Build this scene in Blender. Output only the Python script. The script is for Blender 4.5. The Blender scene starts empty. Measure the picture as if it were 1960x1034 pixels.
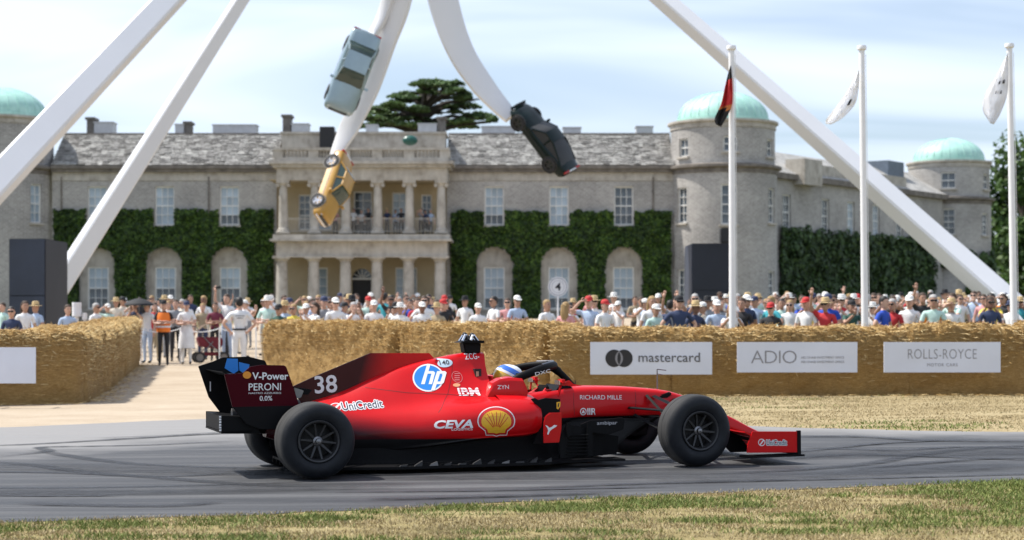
import bpy, bmesh, math, random
from mathutils import Vector, Matrix, Euler, noise
from mathutils.bvhtree import BVHTree
import numpy as np
R = math.radians
scene = bpy.context.scene
col = scene.collection

# ------------------------------------------------------------------ camera, sky, sun, exposure
F, H, HY = 3488.0, 1.42, 610.0            # focal length in photo pixels, eye height, horizon row (1960 x 1034 photo)
cam_d = bpy.data.cameras.new('camera')
cam = bpy.data.objects.new('camera', cam_d)
col.objects.link(cam)
cam.location = (0, 0, H)
cam.rotation_euler = (R(90), 0, 0)
cam_d.sensor_width = 36
cam_d.lens = 36 * F / 1960
cam_d.shift_y = (HY - 517) / 1960
cam_d.clip_end = 6000
cam_d.dof.use_dof = True
cam_d.dof.focus_distance = 16.8
cam_d.dof.aperture_fstop = 2.4
scene.camera = cam

SUN_EL, SUN_BACK = R(57), R(12)            # high sun on the left, a little behind the house front
sun_dir = Vector((-math.cos(SUN_EL) * math.cos(SUN_BACK), math.cos(SUN_EL) * math.sin(SUN_BACK), math.sin(SUN_EL)))
world = bpy.data.worlds.new('World')
scene.world = world
world.use_nodes = True
wn, wl = world.node_tree.nodes, world.node_tree.links
wn.clear()
sky = wn.new('ShaderNodeTexSky')
sky.sky_type = 'NISHITA'
sky.sun_disc = False
sky.sun_elevation = SUN_EL
sky.sun_rotation = R(-90) + SUN_BACK
sky.air_density = 1.0
sky.dust_density = 1.2
sky.ozone_density = 3.0
tc = wn.new('ShaderNodeTexCoord')
sx = wn.new('ShaderNodeSeparateXYZ')
wl.new(tc.outputs['Generated'], sx.inputs[0])
zz = wn.new('ShaderNodeMath'); zz.operation = 'ADD'; zz.inputs[1].default_value = 0.12
wl.new(sx.outputs['Z'], zz.inputs[0])
dx = wn.new('ShaderNodeMath'); dx.operation = 'DIVIDE'
dy = wn.new('ShaderNodeMath'); dy.operation = 'DIVIDE'
wl.new(sx.outputs['X'], dx.inputs[0]); wl.new(zz.outputs[0], dx.inputs[1])
wl.new(sx.outputs['Y'], dy.inputs[0]); wl.new(zz.outputs[0], dy.inputs[1])
cx = wn.new('ShaderNodeCombineXYZ')
wl.new(dx.outputs[0], cx.inputs[0]); wl.new(dy.outputs[0], cx.inputs[1])
mp = wn.new('ShaderNodeMapping')
mp.inputs['Rotation'].default_value = (0, 0, R(18))
mp.inputs['Scale'].default_value = (0.5, 0.8, 1)
wl.new(cx.outputs[0], mp.inputs[0])
cn = wn.new('ShaderNodeTexNoise')
cn.inputs['Scale'].default_value = 1.3
cn.inputs['Detail'].default_value = 3.5
cn.inputs['Roughness'].default_value = 0.55
cn.inputs['Distortion'].default_value = 0.6
wl.new(mp.outputs[0], cn.inputs['Vector'])
cr = wn.new('ShaderNodeValToRGB')
cr.color_ramp.elements[0].position = 0.34
cr.color_ramp.elements[0].color = (0.18, 0.18, 0.18, 1)
cr.color_ramp.elements[1].position = 0.66
cr.color_ramp.elements[1].color = (0.80, 0.80, 0.80, 1)
wl.new(cn.outputs[0], cr.inputs[0])
mx = wn.new('ShaderNodeMix'); mx.data_type = 'RGBA'
wl.new(cr.outputs[0], mx.inputs['Factor'])
wl.new(sky.outputs[0], mx.inputs['A'])
mx.inputs['B'].default_value = (7.7, 8.5, 10.0, 1)     # thin high cloud, lit by the sun
bg = wn.new('ShaderNodeBackground')
bg.inputs['Strength'].default_value = 0.112
wl.new(mx.outputs['Result'], bg.inputs[0])
wo = wn.new('ShaderNodeOutputWorld')
wl.new(bg.outputs[0], wo.inputs[0])

sun_d = bpy.data.lights.new('sun', 'SUN')
sun_d.energy = 5.0
sun_d.angle = R(0.53)
sun_d.color = (1.0, 0.955, 0.88)
sun = bpy.data.objects.new('sun', sun_d)
col.objects.link(sun)
sun.location = (-30, 10, 60)
sun.rotation_euler = sun_dir.to_track_quat('Z', 'Y').to_euler()

vs = scene.view_settings
vs.view_transform = 'Standard'
vs.look = 'None'
vs.exposure = 0.38
vs.gamma = 1.0
vs.use_curve_mapping = False

# ------------------------------------------------------------------ pixel <-> place
def gz(x, y=30.0):
    """height of the ground: it climbs gently to the right and, past the bales, up to the house"""
    return 0.007 * (max(-60, min(60, x)) + 1.7) + 0.018 * max(0.0, min(y, 115.0) - 38.0)
def PX(px, Y): return (px - 980.0) / F * Y
def PZ(py, Y): return H - (py - HY) / F * Y
def PT(px, py, Y): return Vector((PX(px, Y), Y, PZ(py, Y)))
def GP(px, py):
    """where the ray through a pixel meets the ground"""
    Y = 20.0
    for _ in range(60):
        x = PX(px, Y)
        Y = 0.5 * Y + 0.5 * (H - gz(x, Y)) * F / max(1.0, py - HY)
    return Vector((PX(px, Y), Y, gz(PX(px, Y), Y)))

# ------------------------------------------------------------------ object helpers
def tag(o, label=None, cat=None, group=None, kind=None):
    if label: o['label'] = label
    if cat: o['category'] = cat
    if group: o['group'] = group
    if kind: o['kind'] = kind
    return o
def empty(name, loc=(0, 0, 0), rz=0.0):
    o = bpy.data.objects.new(name, None)
    o.empty_display_size = 0.2
    col.objects.link(o)
    o.location = loc
    o.rotation_euler = (0, 0, rz)
    return o
def link(name, me, parent=None, mats=None):
    o = bpy.data.objects.new(name, me)
    col.objects.link(o)
    if parent is not None: o.parent = parent
    return o
def copy_tree(o, parent=None):
    c = o.copy()
    col.objects.link(c)
    c.parent = parent
    for ch in o.children: copy_tree(ch, c)
    return c

class MB:
    """collects geometry for one mesh"""
    def __init__(s): s.v, s.f, s.m, s.mi = [], [], None, 0
    def add(s, vs_, fs, mi=None):
        b = len(s.v)
        s.v += [tuple(p) for p in vs_]
        k = s.mi if mi is None else mi
        s.f += [(tuple(i + b for i in f), k) for f in fs]
        return s
    def box(s, x0, x1, y0, y1, z0, z1, M=None, mi=None):
        p = [Vector((x, y, z)) for z in (z0, z1) for y in (y0, y1) for x in (x0, x1)]
        if M is not None: p = [M @ q for q in p]
        return s.add(p, [(0, 2, 3, 1), (4, 5, 7, 6), (0, 1, 5, 4), (2, 6, 7, 3), (0, 4, 6, 2), (1, 3, 7, 5)], mi)
    def tube(s, pts, rad, n=8, cap=True, mi=None, flat=1.0):
        pts = [Vector(p) for p in pts]
        if not hasattr(rad, '__len__'): rad = [rad] * len(pts)
        rings = []
        up = Vector((0, 0, 1))
        t0 = (pts[1] - pts[0]).normalized()
        if abs(t0.dot(up)) > 0.95: up = Vector((0, 1, 0))
        a = t0.cross(up).normalized()
        for i, p in enumerate(pts):
            t = (pts[min(i + 1, len(pts) - 1)] - pts[max(i - 1, 0)]).normalized()
            a = (a - t * a.dot(t)).normalized()
            b = t.cross(a)
            rings.append([p + (a * math.cos(k * 2 * math.pi / n) + b * flat * math.sin(k * 2 * math.pi / n)) * rad[i] for k in range(n)])
        return s.loft(rings, closed=True, cap=cap, mi=mi)
    def loft(s, rings, closed=True, cap=True, mi=None):
        n = len(rings[0]); vs_, fs = [], []
        for r in rings: vs_ += r
        for i in range(len(rings) - 1):
            for k in range(n if closed else n - 1):
                k2 = (k + 1) % n
                fs.append((i * n + k, i * n + k2, (i + 1) * n + k2, (i + 1) * n + k))
        if cap and closed:
            fs.append(tuple(range(n - 1, -1, -1)))
            fs.append(tuple((len(rings) - 1) * n + k for k in range(n)))
        return s.add(vs_, fs, mi)
    def lathe(s, prof, n=24, M=None, mi=None, cap=False):
        """profile of (radius, height) about z"""
        rings = []
        for r, h in prof:
            rings.append([Vector((r * math.cos(k * 2 * math.pi / n), r * math.sin(k * 2 * math.pi / n), h)) for k in range(n)])
        if M is not None: rings = [[M @ p for p in r] for r in rings]
        return s.loft(rings, closed=True, cap=cap, mi=mi)
    def prism(s, poly, d0, d1, axis='y', M=None, mi=None):
        """polygon in a plane, pushed along an axis: axis y takes (x,z), z takes (x,y), x takes (y,z)"""
        def w(p, d):
            if axis == 'y': q = Vector((p[0], d, p[1]))
            elif axis == 'z': q = Vector((p[0], p[1], d))
            else: q = Vector((d, p[0], p[1]))
            return M @ q if M is not None else q
        n = len(poly)
        vs_ = [w(p, d0) for p in poly] + [w(p, d1) for p in poly]
        fs = [tuple(range(n - 1, -1, -1)), tuple(range(n, 2 * n))]
        fs += [(k, (k + 1) % n, n + (k + 1) % n, n + k) for k in range(n)]
        return s.add(vs_, fs, mi)
    def ball(s, c, rx, ry, rz, n=12, m=8, mi=None, M=None):
        prof = [(max(1e-4, math.sin(math.pi * i / m)), -math.cos(math.pi * i / m)) for i in range(m + 1)]
        T = Matrix.Translation(Vector(c)) @ Matrix.Diagonal((rx, ry, rz, 1))
        if M is not None: T = M @ T
        return s.lathe(prof, n, T, mi)
    def mesh(s, name, mats, smooth=None, fix=True, bevel=0.0):
        me = bpy.data.meshes.new(name)
        me.from_pydata(s.v, [], [f for f, _ in s.f])
        if not isinstance(mats, (list, tuple)): mats = [mats]
        for m in mats: me.materials.append(m)
        if len(mats) > 1: me.polygons.foreach_set('material_index', [k for _, k in s.f])
        if fix or bevel:
            bm = bmesh.new(); bm.from_mesh(me)
            if fix:
                bmesh.ops.remove_doubles(bm, verts=bm.verts, dist=1e-5)
                bmesh.ops.recalc_face_normals(bm, faces=bm.faces)
            if bevel:
                es = [e for e in bm.edges if len(e.link_faces) == 2 and e.calc_face_angle(0) > R(35)]
                bmesh.ops.bevel(bm, geom=es, offset=bevel, segments=2, affect='EDGES', clamp_overlap=True)
            bm.to_mesh(me); bm.free()
        if smooth is not None:
            me.polygons.foreach_set('use_smooth', [True] * len(me.polygons))
            me.set_sharp_from_angle(angle=R(smooth))
        me.update()
        return me
    def build(s, name, mats, parent=None, smooth=None, fix=True, bevel=0.0):
        return link(name, s.mesh(name, mats, smooth, fix, bevel), parent)

def pchip(xs, ys, x):
    """smooth interpolation without overshoot"""
    if x <= xs[0]: return ys[0]
    if x >= xs[-1]: return ys[-1]
    n = len(xs)
    d = [(ys[i + 1] - ys[i]) / (xs[i + 1] - xs[i]) for i in range(n - 1)]
    def m(i):
        if i == 0: return d[0]
        if i == n - 1: return d[-1]
        if d[i - 1] * d[i] <= 0: return 0.0
        return 2 * d[i - 1] * d[i] / (d[i - 1] + d[i])
    i = max(k for k in range(n - 1) if xs[k] <= x)
    h = xs[i + 1] - xs[i]; t = (x - xs[i]) / h
    return ((1 + 2 * t) * (1 - t) ** 2 * ys[i] + t * (1 - t) ** 2 * h * m(i) + t * t * (3 - 2 * t) * ys[i + 1] + t * t * (t - 1) * h * m(i + 1))
def catmull(pts, sub, closed=False):
    out = []; n = len(pts)
    pts = [Vector(p) for p in pts]
    for i in range(n if closed else n - 1):
        if closed: p0, p1, p2, p3 = pts[i - 1], pts[i], pts[(i + 1) % n], pts[(i + 2) % n]
        else: p0, p1, p2, p3 = pts[max(i - 1, 0)], pts[i], pts[i + 1], pts[min(i + 2, n - 1)]
        for k in range(sub):
            t = k / sub
            out.append(0.5 * ((2 * p1) + (p2 - p0) * t + (2 * p0 - 5 * p1 + 4 * p2 - p3) * t * t + (3 * p1 - p0 - 3 * p2 + p3) * t ** 3))
    if not closed: out.append(pts[-1])
    return out

# ------------------------------------------------------------------ materials
MATS = {}
class NT:
    def __init__(s, name):
        s.mat = bpy.data.materials.new(name); s.mat.use_nodes = True
        s.n, s.l = s.mat.node_tree.nodes, s.mat.node_tree.links
        s.b = s.n['Principled BSDF']
        MATS[name] = s.mat
    def node(s, t, **kw):
        n = s.n.new(t)
        for k, v in kw.items():
            if k in n.inputs.keys(): n.inputs[k].default_value = v
            else: setattr(n, k, v)
        return n
    def coord(s, scale=(1, 1, 1), kind='Object', rot=(0, 0, 0)):
        t = s.n.new('ShaderNodeTexCoord'); m = s.n.new('ShaderNodeMapping')
        m.inputs['Scale'].default_value = scale; m.inputs['Rotation'].default_value = rot
        s.l.new(t.outputs[kind], m.inputs[0]); return m.outputs[0]
    def noise(s, vec, scale=5, detail=4, rough=0.55, dist=0.0):
        n = s.n.new('ShaderNodeTexNoise')
        n.inputs['Scale'].default_value = scale; n.inputs['Detail'].default_value = detail
        n.inputs['Roughness'].default_value = rough; n.inputs['Distortion'].default_value = dist
        if vec is not None: s.l.new(vec, n.inputs['Vector'])
        return n.outputs[0]
    def ramp(s, fac, stops):
        r = s.n.new('ShaderNodeValToRGB'); e = r.color_ramp.elements
        while len(e) < len(stops): e.new(0.5)
        for i, (p, c) in enumerate(stops):
            e[i].position = p
            e[i].color = (c, c, c, 1) if not hasattr(c, '__len__') else (*c, 1)
        s.l.new(fac, r.inputs[0]); return r.outputs[0]
    def mix(s, fac, a, b, mode='MIX'):
        m = s.n.new('ShaderNodeMix'); m.data_type = 'RGBA'; m.blend_type = mode
        for nm, v in (('Factor', fac), ('A', a), ('B', b)):
            if hasattr(v, 'is_linked'): s.l.new(v, m.inputs[nm])
            elif nm == 'Factor': m.inputs[nm].default_value = v
            else: m.inputs[nm].default_value = (*v, 1)
        return m.outputs['Result']
    def math(s, op, a, b=None):
        m = s.n.new('ShaderNodeMath'); m.operation = op
        for i, v in enumerate((a, b)):
            if v is None: continue
            if hasattr(v, 'is_linked'): s.l.new(v, m.inputs[i])
            else: m.inputs[i].default_value = v
        return m.outputs[0]
    def bump(s, h, strength=0.3, dist=0.02):
        b = s.n.new('ShaderNodeBump')
        b.inputs['Strength'].default_value = strength; b.inputs['Distance'].default_value = dist
        s.l.new(h, b.inputs['Height']); s.l.new(b.outputs[0], s.b.inputs['Normal'])
    def col(s, c):
        if hasattr(c, 'is_linked'): s.l.new(c, s.b.inputs['Base Color'])
        else: s.b.inputs['Base Color'].default_value = (*c, 1)
    def set(s, **kw):
        for k, v in kw.items():
            k = {'rough': 'Roughness', 'metal': 'Metallic', 'coat': 'Coat Weight', 'coatr': 'Coat Roughness', 'spec': 'Specular IOR Level',
                 'trans': 'Transmission Weight', 'sss': 'Subsurface Weight', 'sheen': 'Sheen Weight', 'alpha': 'Alpha'}[k]
            if hasattr(v, 'is_linked'): s.l.new(v, s.b.inputs[k])
            else: s.b.inputs[k].default_value = v
        return s
def plain(name, c, rough=0.6, var=0.12, scale=3.0, **kw):
    """plain material with a little soft unevenness"""
    if name in MATS: return MATS[name]
    t = NT(name)
    n = t.noise(t.coord(), scale, 4)
    f = t.ramp(n, [(0.3, 1 - var), (0.7, 1 + var)])
    t.col(t.mix(1.0, c, f, 'MULTIPLY'))
    t.set(rough=rough, **kw)
    return t.mat
def per_island(t, stops):
    g = t.n.new('ShaderNodeNewGeometry')
    return t.ramp(g.outputs['Random Per Island'], stops)
# ------------------------------------------------------------------ ground materials
def ground_mat(name, stops, scale, fine, bump=0.4, rough=0.95, stretch=(1, 1, 1)):
    t = NT(name)
    c = t.coord(stretch)
    big = t.noise(c, scale, 6, 0.6)
    sm = t.noise(c, fine, 5, 0.7)
    f = t.mix(0.45, big, sm)
    t.col(t.ramp(f, stops))
    t.bump(sm, bump, 0.02)
    t.set(rough=rough, spec=0.2)
    return t.mat
M_lawn = ground_mat('dry_lawn', [(0.32, (0.17, 0.128, 0.06)), (0.48, (0.29, 0.225, 0.118)), (0.58, (0.36, 0.29, 0.165)), (0.72, (0.22, 0.18, 0.085))], 0.7, 14)
M_field = ground_mat('park_grass', [(0.32, (0.085, 0.085, 0.04)), (0.5, (0.17, 0.16, 0.085)), (0.7, (0.22, 0.20, 0.12))], 0.5, 9)
M_sand = ground_mat('sandy_gravel', [(0.3, (0.30, 0.235, 0.165)), (0.5, (0.40, 0.325, 0.24)), (0.7, (0.47, 0.395, 0.305))], 0.8, 22, 0.5)
M_soil = ground_mat('thatch_soil', [(0.34, (0.10, 0.085, 0.03)), (0.5, (0.27, 0.215, 0.095)), (0.66, (0.36, 0.30, 0.155))], 1.6, 30, 0.8)

t = NT('asphalt')
c = t.coord()
grain = t.noise(c, 140, 3, 0.7)
grit = t.noise(c, 38, 4, 0.65)
# the traffic runs along the road: soft streaks and dusty patches lie that way
st = t.noise(t.coord((0.10, 1.5, 1), rot=(0, 0, R(-17))), 1.6, 6, 0.62, 0.3)
st2 = t.noise(t.coord((0.35, 5.0, 1), rot=(0, 0, R(-17))), 2.0, 4, 0.6, 0.2)
base = t.ramp(st, [(0.30, (0.028, 0.029, 0.031)), (0.48, (0.056, 0.057, 0.060)), (0.68, (0.108, 0.108, 0.110))])
base = t.mix(0.55, base, t.ramp(st2, [(0.3, (0.38, 0.38, 0.39)), (0.7, (1.35, 1.34, 1.33))]), 'MULTIPLY')
base = t.mix(0.6, base, t.ramp(grit, [(0.3, 0.72), (0.7, 1.25)]), 'MULTIPLY')
# pale dust blown off the verge and the drive onto the outer edge
uv = t.node('ShaderNodeUVMap'); su = t.node('ShaderNodeSeparateXYZ')
t.l.new(uv.outputs[0], su.inputs[0])
edge = t.math('ADD', su.outputs['Y'], t.math('MULTIPLY', t.math('SUBTRACT', t.noise(c, 0.55, 5), 0.5), 0.5))
spx = t.node('ShaderNodeSeparateXYZ'); t.l.new(c, spx.inputs[0])
side = t.math('MULTIPLY', t.ramp(t.math('MULTIPLY', t.math('ADD', spx.outputs['X'], 5.0), .125), [(0.0, 1.0), (1.0, 0.0)]), .30)   # more dust where the drive joins
edge = t.math('ADD', edge, side)
du = t.ramp(edge, [(0.76, 0.0), (0.90, 0.5), (1.0, 0.8)])
base = t.mix(du, base, (0.265, 0.255, 0.245))
t.col(base)
t.bump(t.mix(0.5, grain, grit), 0.35, 0.006)
t.set(rough=t.ramp(st, [(0.3, 0.55), (0.7, 0.85)]), spec=0.4)
M_asphalt = t.mat

def rubber(name, k):
    t = NT(name)
    uv = t.node('ShaderNodeUVMap'); su = t.node('ShaderNodeSeparateXYZ'); t.l.new(uv.outputs[0], su.inputs[0])
    across = t.math('ABSOLUTE', t.math('SUBTRACT', su.outputs['Y'], 0.5))
    soft = t.ramp(across, [(0.22, 1.0), (0.5, 0.0)])
    ends = t.ramp(t.math('ABSOLUTE', t.math('SUBTRACT', su.outputs['X'], 0.5)), [(0.30, 1.0), (0.5, 0.0)])
    nn = t.ramp(t.noise(t.coord((1, 1, 1)), 5, 5, 0.7), [(0.25, 0.25), (0.65, 0.95)])
    t.col((0.022, 0.023, 0.027))
    t.set(rough=0.6, alpha=t.math('MULTIPLY', t.math('MULTIPLY', t.math('MULTIPLY', soft, ends), nn), k))
    return t.mat
M_mark, M_smear = rubber('tyre_rubber_mark', .9), rubber('rubber_smear', .55)

# ------------------------------------------------------------------ ground, drive, road
mb = MB()
gx = [-3000, -60, 60, 3000]; gy = [-200, 38, 115, 4000]
mb.add([(x, y, gz(x, y) - (0.004 if y > 0 else 0)) for y in gy for x in gx],
       [(j * 4 + i, j * 4 + i + 1, j * 4 + i + 5, j * 4 + i + 4) for j in range(3) for i in range(3)])
tag(mb.build('ground', M_field), 'dull dry parkland grass stretching past the house', 'ground', kind='structure')

NEAR = [(-34, 2.0), (-12, 9.8), (-3.59, 12.77), (-1.82, 13.2), (0, 13.92), (1.78, 14.62), (4.42, 15.45), (12, 17.6), (34, 21)]
FAR = [(-34, 17.2), (-14, 22.2), (-6.85, 24.3), (-3.65, 26.3), (-0.6, 26.4), (1.4, 25.0), (3.8, 22.9), (6.2, 21.9), (14, 22.6), (34, 26)]
def poly_y(pl, x):
    return pchip([p[0] for p in pl], [p[1] for p in pl], x)
def strip(name, lo, hi, xs, dz, mat, rows=6, jag=0.0, seed=1):
    rr = random.Random(seed); mb = MB(); vs_, fs = [], []
    for i, x in enumerate(xs):
        a, b = lo(x), hi(x)
        b += (rr.random() - 0.5) * jag; a += (rr.random() - 0.5) * jag
        for j in range(rows + 1):
            y = a + (b - a) * j / rows
            vs_.append((x, y, gz(x, y) + dz))
    n = rows + 1
    for i in range(len(xs) - 1):
        for j in range(rows): fs.append((i * n + j, (i + 1) * n + j, (i + 1) * n + j + 1, i * n + j + 1))
    mb.add(vs_, fs)
    me = mb.mesh(name, mat, fix=False)
    uvl = me.uv_layers.new(name='UVMap')
    for p in me.polygons:
        for li, vi in zip(p.loop_indices, p.vertices):
            uvl.data[li].uv = ((vi // n) / (len(xs) - 1), (vi % n) / rows)
    return link(name, me)
def frange(a, b, s): return [a + s * i for i in range(int(round((b - a) / s)) + 1)]
# sandy drive that leaves the road between the bales and goes up to the house
mb = MB(); ys = frange(15, 115, 2.0); vs_, fs = [], []
for y in ys:
    lx = -30 if y < 31 else -16; rx = 1.5 if y < 33 else 0.5 + (y - 33) * 0.15
    for k in range(5):
        x = lx + (rx - lx) * k / 4
        vs_.append((x, y, gz(x, y) + 0.001))
for i in range(len(ys) - 1):
    for k in range(4): fs.append((i * 5 + k, i * 5 + k + 1, i * 5 + k + 6, i * 5 + k + 5))
mb.add(vs_, fs)
tag(mb.build('driveway', M_sand), 'pale sandy gravel drive leading between the straw bales', 'driveway', kind='structure')
road = tag(strip('road', lambda x: poly_y(NEAR, x), lambda x: poly_y(FAR, x), frange(-34, 34, 0.25), 0.006, M_asphalt, 8, 0.10), 'grey asphalt hill climb road with tyre marks', 'road', kind='structure')
tag(strip('far_verge', lambda x: poly_y(FAR, x) - .15, lambda x: 34.0, frange(-.5, 34, 0.25), 0.003, M_lawn, 8, 0.12, 6), 'flat strip of parched straw coloured turf in front of the banner bales', 'verge', kind='structure')
# near verge under the grass blades
tag(strip('verge', lambda x: poly_y(NEAR, x) - 12, lambda x: poly_y(NEAR, x) + 0.05, frange(-34, 34, 0.25), 0.002, M_soil, 6, 0.12, 4), 'worn grass verge soil beside the road', 'verge', kind='structure')

def tyre_mark(pts, width=0.2, off=0.0):
    mat = M_mark if width < .5 else M_smear
    ws = [GP(*p) for p in pts]
    c = catmull(ws, 10)
    vs_, fs = [], []
    for i, p in enumerate(c):
        d = (c[min(i + 1, len(c) - 1)] - c[max(i - 1, 0)]); d.z = 0; d.normalize()
        nrm = Vector((-d.y, d.x, 0))
        for s in (-0.5, 0.5):
            q = p + nrm * (s * width + off)
            vs_.append((q.x, q.y, gz(q.x, q.y) + 0.010 + tyre_mark.k * 0.0006))
    tyre_mark.k += 1
    for i in range(len(c) - 1): fs.append((2 * i, 2 * i + 2, 2 * i + 3, 2 * i + 1))
    me = MB().add(vs_, fs).mesh('tyre_mark', mat, fix=False)
    uvl = me.uv_layers.new(name='UVMap')
    for p in me.polygons:
        for li, vi in zip(p.loop_indices, p.vertices): uvl.data[li].uv = ((vi // 2) / (len(c) - 1), vi % 2)
    o = link('tyre_mark', me, road)
tyre_mark.k = 0
for pts, w in [([(-160, 936), (0, 936), (180, 935), (420, 930), (640, 922)], .16), ([(60, 862), (130, 874), (230, 887), (340, 894), (560, 898), (800, 893)], .24),
               ([(-60, 882), (60, 892), (160, 905), (300, 916), (470, 929), (620, 934)], .26), ([(-80, 905), (120, 907), (300, 914), (460, 908)], .2),
               ([(-60, 856), (60, 852), (240, 842), (420, 832), (600, 830)], .24), ([(0, 876), (90, 866), (80, 858), (170, 856), (300, 853), (460, 845)], .2),
               ([(40, 965), (160, 969), (330, 970), (420, 962)], .3), ([(-100, 948), (80, 952), (240, 951)], .16),
               ([(980, 938), (1180, 930), (1480, 922), (1740, 916), (2100, 906)], .2), ([(600, 945), (900, 942), (1100, 938), (1300, 934)], .14),
               ([(1300, 912), (1500, 903), (1660, 890), (1760, 872), (1900, 858), (2060, 852)], .26), ([(1500, 880), (1640, 872), (1780, 876), (2060, 886)], .22),
               ([(1540, 858), (1700, 864), (1840, 858), (2040, 862)], .26), ([(1480, 838), (1640, 838), (1800, 846), (2060, 846)], .24), ([(1620, 902), (1780, 888), (1900, 880), (2100, 878)], .26), ([(1460, 872), (1560, 864), (1700, 850), (1900, 842)], .2),
               ([(700, 958), (900, 954), (1200, 944)], .3), ([(180, 842), (330, 836), (480, 826)], .16), ([(-200, 900), (100, 896), (420, 905), (700, 915)], 1.1), ([(-200, 940), (200, 944), (520, 938), (800, 930)], .8), ([(1350, 880), (1600, 872), (1850, 868), (2200, 862)], 1.3), ([(1250, 925), (1600, 910), (2000, 890)], .9), ([(500, 905), (900, 915), (1350, 912)], 1.0)]:
    tyre_mark(pts, w)
# ------------------------------------------------------------------ house materials
t = NT('knapped_flint')
c = t.coord()
br = t.node('ShaderNodeTexBrick', Scale=1.0)
br.inputs['Color1'].default_value = (0.34, 0.325, 0.308, 1); br.inputs['Color2'].default_value = (0.265, 0.252, 0.24, 1)
br.inputs['Mortar'].default_value = (0.41, 0.395, 0.375, 1)
br.inputs['Mortar Size'].default_value = 0.022; br.inputs['Brick Width'].default_value = 0.34; br.inputs['Row Height'].default_value = 0.13
mpv = t.n.new('ShaderNodeMapping'); mpv.inputs['Rotation'].default_value = (R(90), 0, 0)
t.l.new(c, mpv.inputs[0]); t.l.new(mpv.outputs[0], br.inputs['Vector'])
big = t.noise(c, 0.35, 6, 0.6)
col_ = t.mix(0.7, br.outputs[0], t.ramp(big, [(0.3, (0.68, 0.67, 0.66)), (0.7, (1.32, 1.31, 1.29))]), 'MULTIPLY')
col_ = t.mix(0.5, col_, t.ramp(t.noise(c, 4.5, 4), [(0.3, 0.75), (0.7, 1.25)]), 'MULTIPLY')
t.col(col_)
t.bump(br.outputs['Fac'], 0.2, 0.02)
t.set(rough=0.85)
M_flint = t.mat
t = NT('pale_limestone')
c = t.coord()
n1 = t.noise(c, 1.3, 6, 0.65)
n2 = t.noise(t.coord((1, 1, 0.25)), 3.5, 4, 0.6)
t.col(t.mix(0.5, t.ramp(n1, [(0.3, (0.28, 0.25, 0.21)), (0.5, (0.43, 0.395, 0.345)), (0.7, (0.50, 0.47, 0.42))]), t.ramp(n2, [(0.3, 0.72), (0.65, 1.15)]), 'MULTIPLY'))
t.bump(n1, 0.2, 0.02)
t.set(rough=0.85)
M_stone = t.mat
M_dkstone = plain('weathered_cornice', (0.17, 0.15, 0.13), 0.9, 0.35, 2.0)
M_ochre = plain('ochre_render', (0.42, 0.34, 0.22), 0.9, 0.12, 0.8)
t = NT('stone_slate')
c = t.coord()
f = per_island(t, [(0.0, (0.17, 0.163, 0.152)), (0.25, (0.28, 0.27, 0.255)), (0.6, (0.35, 0.34, 0.32)), (1.0, (0.42, 0.41, 0.385))])
lich = t.ramp(t.noise(c, 1.6, 6, 0.7), [(0.38, 0.62), (0.6, 1.25)])
t.col(t.mix(0.8, f, lich, 'MULTIPLY'))
t.set(rough=0.9)
M_slate = t.mat
t = NT('copper_verdigris')
c = t.coord()
t.col(t.mix(0.5, t.ramp(t.noise(c, 0.9, 5), [(0.3, (0.30, 0.54, 0.47)), (0.7, (0.42, 0.66, 0.58))]), t.ramp(t.noise(t.coord((1, 1, 0.2)), 4, 4), [(0.3, 0.82), (0.7, 1.15)]), 'MULTIPLY'))
t.set(rough=0.45, spec=0.5)
M_copper = t.mat
M_whitewood = plain('white_painted_wood', (0.72, 0.71, 0.68), 0.5, 0.06)
t = NT('window_glass_blind')
c = t.coord()
oi = t.n.new('ShaderNodeObjectInfo')
t.col(t.mix(.6, t.ramp(t.noise(c, 0.5, 3), [(0.35, (0.26, 0.335, 0.40)), (0.65, (0.40, 0.47, 0.53))]), t.ramp(oi.outputs['Random'], [(0, .62), (1, 1.25)]), 'MULTIPLY'))
t.set(rough=0.12, spec=0.7)
M_pane = t.mat
t = NT('dark_window_glass')
t.col(t.ramp(t.noise(t.coord(), 0.6, 3), [(0.35, (0.03, 0.04, 0.05)), (0.65, (0.11, 0.135, 0.16))]))
t.set(rough=0.08, spec=0.7)
M_paned = t.mat
M_lead = plain('lead_box', (0.50, 0.51, 0.53), 0.5, 0.08)
M_black = plain('black_board', (0.012, 0.012, 0.014), 0.6, 0.1)
M_brick = plain('sooty_chimney_stone', (0.15, 0.138, 0.125), 0.9, 0.3, 3)

HYD = 120.0                                 # the house front stands 120 m off
def hx(px): return PX(px, HYD)
def hzz(py): return PZ(py, HYD)
BASE = 0.9
house = empty('country_house', (hx(692), HYD, gz(hx(692), HYD)))
tag(house, 'long grey flint country house with green copper domed towers and two storey columned portico', 'house')
HI = house.matrix_basis.inverted()
def hpart(mb, name, mat, parent=None, smooth=None, **kw):
    o = mb.build(name, mat, parent or house, smooth, **kw)
    if parent is None: o.matrix_parent_inverse = HI
    return o

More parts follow.
